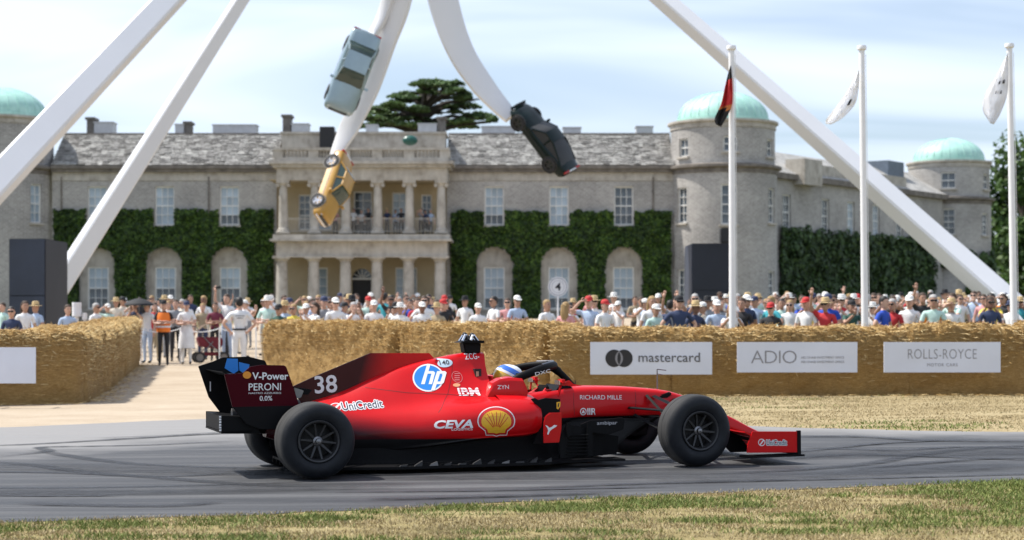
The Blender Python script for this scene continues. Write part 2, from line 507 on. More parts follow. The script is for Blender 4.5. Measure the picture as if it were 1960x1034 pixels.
def wall_open(mb, fmap, u0, u1, z0, z1, ops, depth, ustep=None):
    """a wall on a mapped surface with rectangular or arched openings and their reveals; ops: (u0,u1,z0,z1,arch)"""
    us = {u0, u1}; zs = {z0, z1}
    for a, b, c_, d, _ in ops: us |= {a, b}; zs |= {c_, d}
    if ustep:
        k = u0
        while k < u1: us.add(k); k += ustep
    us = sorted(us); zs = sorted(zs)
    def q(p): return mb.add([fmap(*x) for x in p], [tuple(range(len(p)))])
    for i in range(len(us) - 1):
        for j in range(len(zs) - 1):
            cu, cz = (us[i] + us[i + 1]) / 2, (zs[j] + zs[j + 1]) / 2
            if any(a < cu < b and c_ < cz < d for a, b, c_, d, _ in ops): continue
            q([(us[i], zs[j], 0), (us[i + 1], zs[j], 0), (us[i + 1], zs[j + 1], 0), (us[i], zs[j + 1], 0)])
    for a, b, c_, d, arch in ops:
        if arch:
            r = (b - a) / 2; zc = d - r; cu = (a + b) / 2; N = 12
            pts = [(cu - r * math.cos(math.pi * k / N), zc + r * math.sin(math.pi * k / N)) for k in range(N + 1)]
            for k in range(N):
                (ua, za), (ub, zb) = pts[k], pts[k + 1]
                q([(ua, za, 0), (ub, zb, 0), (ub, d, 0), (ua, d, 0)])
                q([(ua, za, 0), (ua, za, depth), (ub, zb, depth), (ub, zb, 0)])
            q([(a, c_, 0), (a, c_, depth), (a, zc, depth), (a, zc, 0)]); q([(b, c_, 0), (b, zc, 0), (b, zc, depth), (b, c_, depth)])
        else:
            q([(a, c_, 0), (a, c_, depth), (a, d, depth), (a, d, 0)]); q([(b, c_, 0), (b, d, 0), (b, d, depth), (b, c_, depth)])
            q([(a, d, 0), (a, d, depth), (b, d, depth), (b, d, 0)]); q([(a, c_, 0), (b, c_, 0), (b, c_, depth), (a, c_, depth)])

PANE_MESH = {}
def sash(fmap, u0, u1, z0, z1, d, cols=3, rows=4, pane=None, dark_rows=0, sill=True):
    """a sash window: frame with bars, single panes, stone sill, set at depth d on a mapped wall"""
    o = fmap((u0 + u1) / 2, z0, d); e = fmap((u0 + u1) / 2 + 0.01, z0, d)
    ax = (Vector(e) - Vector(o)).normalized(); ang = math.atan2(ax.y, ax.x)
    root_loc = Vector(o)
    w, h = u1 - u0, z1 - z0
    fr = MB(); s = 0.085; b = 0.035
    fr.box(-w / 2, -w / 2 + s, -.05, .06, 0, h); fr.box(w / 2 - s, w / 2, -.05, .06, 0, h)
    fr.box(-w / 2 + s, w / 2 - s, -.05, .06, h - s, h); fr.box(-w / 2 + s, w / 2 - s, -.05, .06, 0, s)
    iw, ih = w - 2 * s, h - 2 * s
    for k in range(1, cols): fr.box(-w / 2 + s + iw * k / cols - b / 2, -w / 2 + s + iw * k / cols + b / 2, -.03, .03, s, h - s)
    for k in range(1, rows):
        bb = b * (2.0 if k == rows // 2 else 1)
        fr.box(-w / 2 + s, w / 2 - s, -.034, .034, s + ih * k / rows - bb / 2, s + ih * k / rows + bb / 2)
    win = fr.build('window', M_whitewood, house)
    win.matrix_parent_inverse = HI
    win.location = root_loc; win.rotation_euler = (0, 0, ang)
    key = (round(iw / cols, 3), round(ih / rows, 3))
    for i in range(cols):
        for j in range(rows):
            m_ = M_paned if (pane is None or j < dark_rows) else pane
            kk = key + (m_.name,)
            if kk not in PANE_MESH:
                PANE_MESH[kk] = MB().box(-key[0] / 2, key[0] / 2, 0, .01, -key[1] / 2, key[1] / 2).mesh('pane', m_)
            p = link('pane', PANE_MESH[kk], win)
            p.location = (-w / 2 + s + iw * (i + .5) / cols, 0.012, s + ih * (j + .5) / rows)
            p.rotation_euler = (random.uniform(-.012, .012), 0, random.uniform(-.012, .012))
    if sill:
        so = MB().box(-w / 2 - .12, w / 2 + .12, -d - .14, -.051, -.13, 0.0).build('sill', M_stone, win)
    return win
random.seed(5)

# ------------------------------------------------------------------ the two front wings
flat = lambda u, z, d: (u, HYD + d, z)
Z_COR = hzz(330); Z_GND = gz(0, 120) - 0.6
wing_px = {'l': (100, 530, [186, 315, 439]), 'r': (855, 1290, [946, 1070, 1194])}
for side, (pa, pb, wins) in wing_px.items():
    mb = MB(); ops = []
    for wpx in wins:
        ops.append((hx(wpx - 18.5), hx(wpx + 18.5), hzz(431), hzz(357), False))
        ops.append((hx(wpx - 34), hx(wpx + 34), Z_GND, hzz(475), True))
    wall_open(mb, flat, hx(pa), hx(pb), Z_GND, Z_COR, ops, 0.32)
    hpart(mb, 'wall', M_flint)
    for i, wpx in enumerate(wins):
        dr = 1 if (side, i) in (('l', 2), ('r', 0)) else 0
        sash(flat, hx(wpx - 18.5), hx(wpx + 18.5), hzz(431), hzz(357), 0.2, 3, 4, M_paned if (side, i) == ('r', 2) else M_pane, dr)
        # back of the arched recess with its ground floor window
        nb = MB(); fm2 = lambda u, z, d: (u, HYD + .32 + d, z)
        wall_open(nb, fm2, hx(wpx - 35), hx(wpx + 35), Z_GND, hzz(474), [(hx(wpx - 20), hx(wpx + 20), hzz(592), hzz(511), False)], 0.2)
        hpart(nb, 'recess_wall', M_stone)
        sash(fm2, hx(wpx - 20), hx(wpx + 20), hzz(592), hzz(511), 0.12, 3, 4, M_pane, 2 if side == 'l' else 1)
    # cornice, gutter, roof
    x0, x1 = hx(pa), hx(pb)
    cm = MB().box(x0, x1, HYD - .30, HYD + .2, Z_COR, Z_COR + .22).box(x0, x1, HYD - .45, HYD + .2, Z_COR + .22, Z_COR + .42)
    hpart(cm, 'cornice', M_dkstone)
    hpart(MB().box(x0, x1, HYD - .06, HYD - .001, Z_COR - .55, Z_COR - .001), 'frieze', M_stone)
    y0, y1, zb, zt = HYD - .35, HYD + 3.3, Z_COR + .42, PZ(258, HYD + 3.3)
    core = MB().prism([(y0 + .05, zb), (y1, zt - .06), (y1 + 3, zt - 2.4), (y1 + 3, zb)], x0, x1, 'x')
    rf = hpart(core, 'roof', M_dkstone)
    rr = random.Random(11 if side == 'l' else 12); rows = 17
    sl = MB(); dyr = (y1 - y0) / rows; dzr = (zt - zb) / rows
    for j in range(rows):
        x = x0 - rr.random() * .5
        while x < x1:
            w = rr.uniform(.26, .52); xa, xb = max(x0, x), min(x1, x + w - .03)
            if xb - xa > .1:
                o1 = rr.uniform(0, .05); a = (y0 + dyr * j, zb + dzr * j); b = (y0 + dyr * (j + 1.25), zb + dzr * (j + 1.25))
                nz = .07 + o1
                sl.add([(xa, a[0] - .03, a[1] + nz), (xb, a[0] - .03, a[1] + nz + rr.uniform(-.02, .02)), (xb, b[0], b[1] + .01), (xa, b[0], b[1] + .01),
                        (xa, a[0] - .01, a[1] + nz - .06), (xb, a[0] - .01, a[1] + nz - .06)], [(0, 1, 2, 3), (4, 5, 1, 0)])
            x += w
    so = sl.build('slate_courses', M_slate, rf, fix=False); so['kind'] = 'stuff'
    hpart(MB().box(x0, x1, y1 - .15, y1 + .15, zt - .05, zt + .1), 'ridge', M_dkstone)
    # rain pipes
    for ppx in ([118, 400] if side == 'l' else [1250]):
        hpart(MB().tube([(hx(ppx), HYD - .08, hzz(420)), (hx(ppx), HYD - .08, Z_COR - .3)], .05), 'drain_pipe', M_dkstone)

# chimneys and lead boxes on the roof
for a, b, tp, m_, nm in [(166, 179, 229, M_brick, 'chimney'), (180, 216, 235, M_lead, 'roof_box'), (335, 352, 239, M_lead, 'roof_box'), (353, 364, 237, M_brick, 'chimney'), (407, 490, 240, M_lead, 'roof_box'), (541, 556, 224, M_brick, 'chimney'),
                         (558, 590, 238, M_lead, 'roof_box'), (700, 722, 240, M_lead, 'roof_box'), (800, 836, 238, M_lead, 'roof_box'), (838, 852, 228, M_brick, 'chimney'), (922, 986, 243, M_lead, 'roof_box'), (1078, 1112, 245, M_lead, 'roof_box'), (1218, 1250, 243, M_lead, 'roof_box')]:
    Yb = HYD + 4.6
    mb = MB().box(PX(a, Yb), PX(b, Yb), Yb, Yb + 1.2, PZ(275, Yb), PZ(tp, Yb))
    if nm == 'chimney': mb.box(PX(a, Yb) - .1, PX(b, Yb) + .1, Yb - .1, Yb + 1.3, PZ(tp, Yb), PZ(tp, Yb) + .16)
    else: mb.box(PX(a, Yb) - .05, PX(b, Yb) + .05, Yb - .05, Yb + 1.25, PZ(tp, Yb), PZ(tp, Yb) + .07)
    hpart(mb, nm, m_)

# ------------------------------------------------------------------ portico
PY_ = 116.6
def qx(px): return PX(px, PY_)
def qz(py): return PZ(py, PY_)
port = hpart(MB().box(qx(523), qx(861), PY_ - .25, HYD + .02, qz(458), qz(449)).box(qx(518), qx(865), PY_ - .5, HYD + .01, qz(462), qz(457.9)), 'portico', M_stone)
port['label'] = 'two storey stone portico with balcony and paired rows of columns'
def sub(mb, name, mat, smooth=None):
    return mb.build(name, mat, port, smooth)
colpx_lo = [538, 599, 660, 720.5, 781.5, 842]; colpx_up = [540.5, 601, 661, 722, 783, 844]
def column(px, zb, zt, r, ionic):
    m = MB(); x, y = qx(px), PY_ + .45
    T = Matrix.Translation((x, y, 0)); h = zt - zb
    if ionic: prof = [(r * 1.45, 0), (r * 1.45, .12), (r * 1.25, .16), (r * 1.3, .24), (r * 1.05, .3), (r, .34)]
    else: prof = [(r * 1.12, 0), (r * 1.1, .1), (r, .14)]
    for k in range(1, 9): prof.append((r * (1 - .16 * (k / 8) ** 1.6), .34 + (h - .34 - .42) * k / 8))
    prof += [(r * .95, h - .40), (r * .88, h - .36), (r * 1.05, h - .26), (r * 1.3, h - .17)]
    m.lathe([(a, zb + b) for a, b in prof], 20, T)
    m.box(x - r * 1.36, x + r * 1.36, y - r * 1.36, y + r * 1.36, zt - .17, zt)
    if ionic:
        for s in (-1, 1):
            m.lathe([(1e-3, -.3), (r * .42, -.3), (r * .42, .3), (1e-3, .3)], 10, Matrix.Translation((x + s * r * 1.12, y, zt - .30)) @ Matrix.Rotation(R(90), 4, 'X'))
    m.box(x - r * 1.4, x + r * 1.4, y - r * 1.4, y + r * 1.4, zb - .02, zb + .08)
    return sub(m, 'column', M_stone, 40)
for p in colpx_lo: column(p, Z_GND + .2, qz(490), .40, False)
for p in colpx_up: column(p, qz(446), qz(345), .30, True)
XL, XR = qx(529), qx(856)
sub(MB().box(XL, XR, PY_ + .02, PY_ + .9, qz(490), qz(462)).box(XL - .12, XR + .12, PY_ - .12, PY_ + 1.0, qz(492.5), qz(490.1)), 'entablature', M_stone)
sub(MB().box(XL, XR, PY_ + .02, PY_ + .9, qz(345), qz(321)), 'entablature', M_stone)
sub(MB().box(XL - .22, XR + .22, PY_ - .28, HYD + .03, qz(320.9), qz(315)).box(XL - .42, XR + .42, PY_ - .5, HYD + .02, qz(314.9), qz(309)), 'cornice', M_stone)
for s, xx in ((0, XL), (1, XR)):                          # side beams back to the house
    sub(MB().box(xx - (0 if s == 0 else .7), xx + (.7 if s == 0 else 0), PY_ + .91, HYD, qz(344), qz(321.5)), 'side_beam', M_stone)
    sub(MB().box(xx - (0 if s == 0 else .7), xx + (.7 if s == 0 else 0), PY_ + 1.01, HYD, qz(489), qz(462.5)), 'side_beam', M_stone)
# roof balustrade with piers and turned balusters
zb, zt = qz(308.8), qz(283)
sub(MB().box(XL - .1, XR + .1, PY_ - .1, PY_ + .5, zb, zb + .22), 'plinth', M_stone)
sub(MB().box(XL - .15, XR + .15, PY_ - .15, PY_ + .55, zt - .16, zt), 'handrail', M_stone)
bal = MB().lathe([(.09, 0), (.06, .06), (.11, .2), (.05, .42), (.085, .5)], 8).mesh('baluster', M_stone, 40)
piers = [532, 600, 661, 722, 783, 852]
for i, p in enumerate(piers):
    sub(MB().box(qx(p) - .33, qx(p) + .33, PY_ - .08, PY_ + .48, zb + .22, zt - .16), 'pier', M_stone)
    if i < 5:
        a, b = qx(p) + .33, qx(piers[i + 1]) - .33; n = 7
        for k in range(n):
            o = link('baluster', bal, port); o.location = (a + (b - a) * (k + .5) / n, PY_ + .2, zb + .22); o.scale = (1, 1, (zt - zb - .38) / .5)
# iron balcony rail between the upper columns
for i in range(5):
    m = MB(); a, b = qx(colpx_up[i]) + .3, qx(colpx_up[i + 1]) - .3; z0 = qz(446)
    m.box(a, b, PY_ + .43, PY_ + .47, z0 + .92, z0 + .97); m.box(a, b, PY_ + .43, PY_ + .47, z0 + .1, z0 + .14)
    for k in range(12): m.box(a + (b - a) * (k + .5) / 12 - .012, a + (b - a) * (k + .5) / 12 + .012, PY_ + .44, PY_ + .46, z0 + .14, z0 + .92)
    sub(m, 'balcony_rail', M_stone)
# back wall of the loggia, doors and tall windows
bw = MB(); LB = lambda u, z, d: (u, HYD + .35 + d, z)
ops = [(hx(676), hx(712), hzz(446), hzz(366), False), (hx(750), hx(778), hzz(440), hzz(368), False), (hx(605), hx(634), hzz(440), hzz(368), False), (hx(570), hx(594), hzz(440), hzz(372), False), (hx(806), hx(826), hzz(440), hzz(372), False),
       (hx(673), hx(711), Z_GND, hzz(514), True), (hx(756), hx(798), hzz(600), hzz(512), False), (hx(588), hx(626), hzz(600), hzz(512), False)]
wall_open(bw, LB, hx(528), hx(858), Z_GND, hzz(318), ops, .25)
hpart(bw, 'loggia_wall', M_ochre)
for (a, b, z0, z1, ar), pn in zip(ops, [M_paned, M_pane, M_pane, M_paned, M_paned, M_paned, M_pane, M_pane]):
    if ar:
        dm = MB(); r = (b - a) / 2; zc = z1 - r
        dm.box(a, b, HYD + .52, HYD + .56, Z_GND, zc - .08, mi=0)
        dm.prism([(a + r - r * math.cos(math.pi * k / 12), zc + r * math.sin(math.pi * k / 12)) for k in range(13)], HYD + .52, HYD + .55, 'y', mi=1)
        d_ = hpart(dm, 'door', [M_black, M_paned])
        fm = MB().box(a, b, HYD + .46, HYD + .515, zc - .08, zc + .04)
        for k in range(1, 6):
            an = math.pi * k / 6
            fm.box(-.02, .02, -.03, 0, .1, r - .02, Matrix.Translation((a + r, HYD + .515, zc)) @ Matrix.Rotation(math.pi / 2 - an, 4, 'Y'))
        fo = fm.build('fanlight_bars', M_whitewood, d_)
    else:
        sash(LB, a, b, z0, z1, .15, 2, 5, pn, 0, False)
hpart(MB().box(hx(528), hx(858), PY_ + .3, HYD + .34, qz(344.5), qz(343)), 'loggia_ceiling', M_ochre)
# attic block behind the balustrade
zt2 = PZ(256, HYD + 1)
am = MB().box(hx(540), hx(852), HYD - .2, HYD + 3, qz(309), zt2 - .15).box(hx(537), hx(855), HYD - .3, HYD + 3.1, zt2 - .15, zt2)
hpart(am, 'attic_wall', M_stone)
hpart(MB().box(PX(612, 118.5), PX(640, 118.5), 118.3, 119.0, qz(309), PZ(243, 118.5)), 'roof_cabinet', M_black, bevel=.03)
hpart(MB().ball((PX(785, 118.3), 118.3, PZ(269, 118.3)), .5, .35, .34), 'green_lamp', plain('dark_green_metal', (0.01, 0.08, 0.06), .3))

# ------------------------------------------------------------------ towers
def tower(cxpx, Yc, Rr, wins_up, wins_mid, ztops, zring, zbase, low_wins=(), pane=None):
    cx_ = PX(cxpx, Yc)
    cyl = lambda u, z, d, rad=[Rr]: (cx_ + (rad[0] - d) * math.sin(u / Rr), Yc - (rad[0] - d) * math.cos(u / Rr), z)
    cylu = lambda u, z, d: (cx_ + (Rr * .965 - d) * math.sin(u / Rr), Yc - (Rr * .965 - d) * math.cos(u / Rr), z)
    mb = MB(); ops = []
    def arc(deg, w): return (R(deg) * Rr - w / 2, R(deg) * Rr + w / 2)
    for deg, w, z0, z1 in list(wins_mid) + list(low_wins): ops.append((*arc(deg, w), z0, z1, False))
    wall_open(mb, cyl, -math.pi * Rr, math.pi * Rr, zbase, zring, ops, .3, Rr * R(6))
    tw = hpart(mb, 'tower', M_flint, smooth=30)
    m2 = MB(); ops2 = [(*arc(deg, w), z0, z1, False) for deg, w, z0, z1 in wins_up]
    wall_open(m2, cylu, -math.pi * Rr, math.pi * Rr, zring, ztops, ops2, .3, Rr * R(6))
    hpart(m2, 'upper_drum', M_flint, smooth=30)
    for (deg, w, z0, z1) in list(wins_mid) + list(low_wins):
        sash(cyl, *arc(deg, w), z0, z1, .18, 2, 4, M_paned if pane is None else pane)
    for (deg, w, z0, z1) in wins_up: sash(cylu, *arc(deg, w), z0, z1, .18, 2, 2, M_paned)
    T = Matrix.Translation((cx_, Yc, 0))
    MB().lathe([(Rr * .9, zring - .25), (Rr * 1.02, zring - .25), (Rr * 1.02, zring), (Rr * 1.09, zring + .1), (Rr * 1.09, zring + .26), (Rr * .9, zring + .42)], 48, T).build('string_course', M_dkstone, tw, 40)
    MB().lathe([(Rr * .9, ztops - .3), (Rr * .985, ztops - .3), (Rr * .985, ztops - .02), (Rr * 1.03, ztops + .06), (Rr * 1.03, ztops + .2), (Rr * .8, ztops + .25)], 48, T).build('cornice', M_stone, tw, 40)
    rd = Rr * .835; hd = rd * .62
    prof = [(rd * 1.03, ztops + .2), (rd * 1.03, ztops + .45), (rd, ztops + .46)]
    for k in range(1, 15):
        a = math.pi / 2 * k / 14; prof.append((max(.02, rd * math.cos(a)), ztops + .46 + hd * math.sin(a)))
    MB().lathe(prof, 56, T).build('dome', M_copper, tw, 30)
    for k in range(0, 28):                                  # raised seams of the copper sheets
        an = k * 2 * math.pi / 28
        pts = [(cx_ + (r_ + .015) * math.cos(an), Yc + (r_ + .015) * math.sin(an), z_) for r_, z_ in prof[2:-1]]
        MB().tube(pts, .022, 4).build('seam', M_copper, tw)
    return cx_
s = HYD + 1.0
def tz(py, Y=HYD - 2.2): return PZ(py, Y)
up = [(-55, .9, tz(297), tz(262)), (2, .95, tz(290), tz(261)), (57, .9, tz(297), tz(263))]
mid = [(-55, .9, tz(425), tz(357)), (0, 1.05, tz(430), tz(353)), (57, .9, tz(425), tz(358))]
low = [(-55, .9, tz(575), tz(515)), (57, .9, tz(575), tz(518))]
tower(1383.5, HYD + 1, 3.56, up, mid, tz(233), tz(322), .6, low)
tower(1.0, HYD + 1, 3.56, up, [(-58, .9, tz(425), tz(357)), (0, 1.05, tz(430), tz(353)), (55, .9, tz(425), tz(350))], tz(225), tz(322), .6, low, M_pane)
FY = 151.0
def fz(py): return PZ(py, FY - 3)
tower(1816, FY, 3.40, [(-14, 1.2, fz(361), fz(330)), (52, 1.0, fz(361), fz(332))], [(-14, 1.1, fz(450), fz(400)), (45, .9, fz(450), fz(408))], fz(311), fz(384), .6)

# ------------------------------------------------------------------ the wing that runs back from the right tower
A = Vector((PX(1383.5, HYD + 1), HYD + 1, 0)); B = Vector((PX(1816, FY), FY, 0))
dv = (B - A).normalized(); nv = Vector((dv.y, -dv.x, 0))
L = (B - A).length
rng = lambda u, z, d: tuple(A + dv * u + nv * (.9 - d) + Vector((0, 0, z)))
def upx(px):                                              # distance along the wing where a photo column meets it
    k = (px - 980) / F; o = A + nv * .9
    return (k * o.y - o.x) / (dv.x - k * dv.y)
zc2 = Z_COR
ops = [(upx(p) - .62, upx(p) + .62, hzz(431), hzz(360), False) for p in (1506, 1580, 1629, 1677, 1722)]
ops += [(upx(1812) - .8, upx(1812) + .8, 2.2, 5.0, False)]
mb = MB(); wall_open(mb, rng, 2.5, L - 1.5, .6, zc2, ops, .3)
hpart(mb, 'wall', M_flint)
for i, o_ in enumerate(ops[:5]): sash(rng, *o_[:4], .18, 3, 4, M_pane if i in (2, 3) else M_paned)
sash(rng, *ops[5][:4], .18, 3, 3, M_pane)
def obox(u0, u1, d0, d1, z0, z1):
    m = MB(); p = [rng(u, z, d) for z in (z0, z1) for d in (d0, d1) for u in (u0, u1)]
    return m.add(p, [(0, 2, 3, 1), (4, 5, 7, 6), (0, 1, 5, 4), (2, 6, 7, 3), (0, 4, 6, 2), (1, 3, 7, 5)])
hpart(obox(2.6, L - 1.6, -.4, .2, zc2, zc2 + .4), 'cornice', M_dkstone)
hpart(obox(upx(1545), upx(1735), .0, .5, zc2 + .4, zc2 + 1.35), 'parapet', M_stone)
hpart(obox(upx(1518), upx(1552), -.9, .6, zc2 - .3, zc2 + 1.5), 'parapet_block', M_stone)
m = MB(); pr = [(-.35, zc2 + .4), (3.2, zc2 + 2.4), (6, zc2 + .4)]
m.add([rng(u, z, d) for u in (2.6, L - 1.6) for d, z in pr], [(0, 1, 4, 3), (1, 2, 5, 4), (0, 2, 1), (3, 4, 5)])
hpart(m, 'roof', M_slate)
m = obox(upx(1745), upx(1775), 2, 5, zc2 + .5, zc2 + 2.9); hpart(m, 'roof_box', plain('slate_blue_lead', (.12, .15, .19), .5))
# ------------------------------------------------------------------ ivy and trees
def leaf_mat(name, stops, trans=0.25):
    t = NT(name)
    f = per_island(t, stops)
    n = t.noise(t.coord(), 0.9, 3)
    c = t.mix(0.7, f, t.ramp(n, [(0.35, 0.55), (0.65, 1.45)]), 'MULTIPLY')
    t.col(c)
    t.set(rough=0.55, spec=0.35)
    tr = t.n.new('ShaderNodeBsdfTranslucent'); t.l.new(c, tr.inputs[0])
    mxs = t.n.new('ShaderNodeMixShader'); mxs.inputs[0].default_value = trans
    t.l.new(t.b.outputs[0], mxs.inputs[1]); t.l.new(tr.outputs[0], mxs.inputs[2])
    t.l.new(mxs.outputs[0], t.n['Material Output'].inputs[0])
    return t.mat
M_ivy = leaf_mat('ivy_leaves', [(0, (0.011, 0.027, 0.005)), (0.5, (0.030, 0.068, 0.009)), (1, (0.10, 0.17, 0.022))])
M_ivyd = leaf_mat('dark_ivy_leaves', [(0, (0.017, 0.036, 0.010)), (0.5, (0.036, 0.074, 0.018)), (1, (0.075, 0.125, 0.030))], .15)
M_cedar = leaf_mat('cedar_needles', [(0, (0.05, 0.09, 0.032)), (0.5, (0.10, 0.165, 0.062)), (1, (0.18, 0.25, 0.105))])
M_tree = leaf_mat('tree_leaves', [(0, (0.022, 0.05, 0.012)), (0.5, (0.05, 0.10, 0.022)), (1, (0.10, 0.17, 0.035))])
M_bark = plain('bark', (0.04, 0.032, 0.026), .95, .3, 2)
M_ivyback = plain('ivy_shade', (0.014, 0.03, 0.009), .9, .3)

def leaf(mb, p, nrm, size, rr):
    nrm = (nrm + Vector((rr.gauss(0, .45), rr.gauss(0, .45), rr.gauss(0, .45)))).normalized()
    a = nrm.orthogonal().normalized(); a.rotate(Matrix.Rotation(rr.uniform(0, 6.28), 3, nrm)); b = nrm.cross(a)
    s = size * rr.uniform(.6, 1.3)
    mb.add([p - a * s * .5, p + b * s * .35, p + a * s * .5, p - b * s * .35], [(0, 1, 2, 3)])

def ivy(name, label, fm, u0, u1, z0, z1, cuts, n, mat, seed, thick=.35, topvar=.12, size=.26):
    """climbing ivy on a mapped wall; cuts are (u0,u1,z0,z1,arch) where windows stay clear"""
    rr = random.Random(seed)
    root = empty(name, fm((u0 + u1) / 2, z0, 0)); INV = root.matrix_basis.inverted()
    def clear(u, z, pad=0.0):
        for a, b, c_, d, ar in cuts:
            if a - pad < u < b + pad and c_ < z < d + pad:
                if ar and z > d - (b - a) / 2:
                    if (u - (a + b) / 2) ** 2 + (z - (d - (b - a) / 2)) ** 2 > ((b - a) / 2 + pad) ** 2: continue
                return False
        return True
    def dep(u, z): return -(thick * (.55 + .9 * noise.noise(Vector((u * .8, z * .8, seed))) + .35 * noise.noise(Vector((u * 2.6, z * 2.6, seed)))))
    def top(u): return z1 + topvar * noise.noise(Vector((u * 1.7, 3.1, seed))) * 2
    # dark backing coloured as the shade behind the leaves, cut round the openings
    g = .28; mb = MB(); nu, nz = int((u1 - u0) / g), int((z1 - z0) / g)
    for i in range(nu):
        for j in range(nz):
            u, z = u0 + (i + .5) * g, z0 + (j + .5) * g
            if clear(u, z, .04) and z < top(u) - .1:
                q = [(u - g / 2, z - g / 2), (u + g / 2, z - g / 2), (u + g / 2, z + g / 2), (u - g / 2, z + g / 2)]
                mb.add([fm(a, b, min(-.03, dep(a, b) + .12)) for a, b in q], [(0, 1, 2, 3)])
    o = mb.build('shade_backing', M_ivyback, root, fix=True); o.matrix_parent_inverse = INV
    mb = MB(); k = 0
    while k < n:
        u, z = rr.uniform(u0, u1), rr.uniform(z0, z1 + topvar)
        if not clear(u, z, .02 + rr.uniform(-.08, .05)) or z > top(u): continue
        k += 1
        d = dep(u, z) + rr.uniform(-.14, .12)
        p = Vector(fm(u, z, min(d, -.02))); q = Vector(fm(u, z, d - 1)); 
        nn_ = (q - p).normalized() + Vector((0, 0, .35))
        leaf(mb, p, nn_, size, rr)
    o = mb.build('foliage', mat, root, fix=False); o['kind'] = 'stuff'; o.matrix_parent_inverse = INV
    return tag(root, label, 'ivy')

IF = lambda u, z, d: (u, HYD + d, z)
def wcuts(wins):
    c_ = []
    for w in wins:
        c_.append((hx(w - 21), hx(w + 21), hzz(434), 40, False))
        c_.append((hx(w - 36), hx(w + 36), -5, hzz(472), True))
    return c_
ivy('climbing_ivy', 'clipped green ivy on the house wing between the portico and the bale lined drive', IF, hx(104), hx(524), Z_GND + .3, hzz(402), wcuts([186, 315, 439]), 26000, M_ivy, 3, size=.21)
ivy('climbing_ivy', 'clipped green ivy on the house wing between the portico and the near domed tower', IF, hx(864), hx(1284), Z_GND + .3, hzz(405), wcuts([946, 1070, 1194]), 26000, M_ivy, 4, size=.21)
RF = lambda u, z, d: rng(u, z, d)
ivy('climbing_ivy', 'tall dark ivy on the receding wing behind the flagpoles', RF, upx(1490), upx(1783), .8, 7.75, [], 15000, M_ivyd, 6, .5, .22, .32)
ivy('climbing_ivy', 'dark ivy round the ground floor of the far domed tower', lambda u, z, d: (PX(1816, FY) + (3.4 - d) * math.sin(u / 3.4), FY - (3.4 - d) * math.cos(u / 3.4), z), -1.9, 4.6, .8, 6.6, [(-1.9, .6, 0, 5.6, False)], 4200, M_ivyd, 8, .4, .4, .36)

def cedar(px, py_top, Y, label):
    rr = random.Random(21)
    base = Vector((PX(px, Y), Y, gz(0, 120))); root = empty('cedar_tree', base); INV = root.matrix_basis.inverted()
    top = PZ(py_top, Y)
    tr = MB(); tr.tube([base, base + Vector((.2, 0, (top - base.z) * .5)), base + Vector((-.3, .1, (top - base.z) * .8)), Vector((base.x, Y, top - .6))], [.75, .6, .4, .12], 10)
    fo = MB()
    def pad(c_, rx, ry, th, n):
        for _ in range(n):
            a = rr.uniform(0, 6.28); q = math.sqrt(rr.random())
            x, y = math.cos(a) * q * rx, math.sin(a) * q * ry
            z = th * (1 - q * q) * rr.uniform(-.6, 1) - .35 * q * q * th + .22 * noise.noise(Vector((x * .9 + c_.x, y * .9, c_.z)))
            leaf(fo, c_ + Vector((x, y, z)), Vector((0, 0, 1)), .34, rr)
    # flat shelves of branches; each limb rises out of the trunk then spreads level
    shelves = [(708, 238, 34, 1), (722, 228, 40, 0), (738, 218, 44, 2), (745, 234, 44, 1), (760, 204, 48, 0), (770, 222, 48, 2), (778, 190, 48, 1), (795, 208, 46, 0), (800, 176, 50, 2), (806, 228, 46, 1), (815, 164, 48, 0), (826, 192, 46, 1), (836, 156, 42, 2),
               (846, 172, 44, 0), (846, 214, 42, 2), (862, 162, 34, 1), (868, 186, 42, 2), (876, 176, 34, 0), (884, 204, 40, 1), (896, 190, 28, 0), (880, 228, 40, 0), (906, 222, 36, 2), (926, 226, 28, 1), (940, 231, 16, 0), (850, 238, 50, 1), (780, 240, 50, 0), (730, 208, 30, 1), (896, 240, 30, 2)]
    for spx, spy, hw, layer in shelves:
        yy = Y + (layer - 1) * 2.6 + rr.uniform(-1, 1)
        c_ = Vector((PX(spx, yy), yy, PZ(spy, yy))); rx = hw / F * yy
        jn = Vector((base.x, Y, min(c_.z - .9, top - 2.5)))
        jn.z = max(jn.z, base.z + 4)
        mid_ = jn.lerp(c_, .55) + Vector((0, 0, .25))
        tr.tube([jn, mid_, c_ + Vector((0, 0, -.15))], [.26, .17, .06], 6)
        for _ in range(5): tr.tube([mid_.lerp(c_, .4), c_ + Vector((rr.uniform(-.9, .9) * rx, rr.uniform(-.8, .8) * rx, -.05))], [.09, .03], 5)
        for _ in range(3):
            o_ = Vector((rr.uniform(-.62, .62) * rx, rr.uniform(-.6, .6) * rx, rr.uniform(-.18, .22)))
            pad(c_ + o_, rx * rr.uniform(.35, .6), rx * rr.uniform(.4, .7), .24, 300)
    o = tr.build('trunk', M_bark, root, 50); o.matrix_parent_inverse = INV
    o = fo.build('crown', M_cedar, root, fix=False); o.matrix_parent_inverse = INV; o['kind'] = 'stuff'
    tag(root, label, 'tree')
cedar(812, 150, 158, 'spreading flat topped cedar rising behind the portico roof')

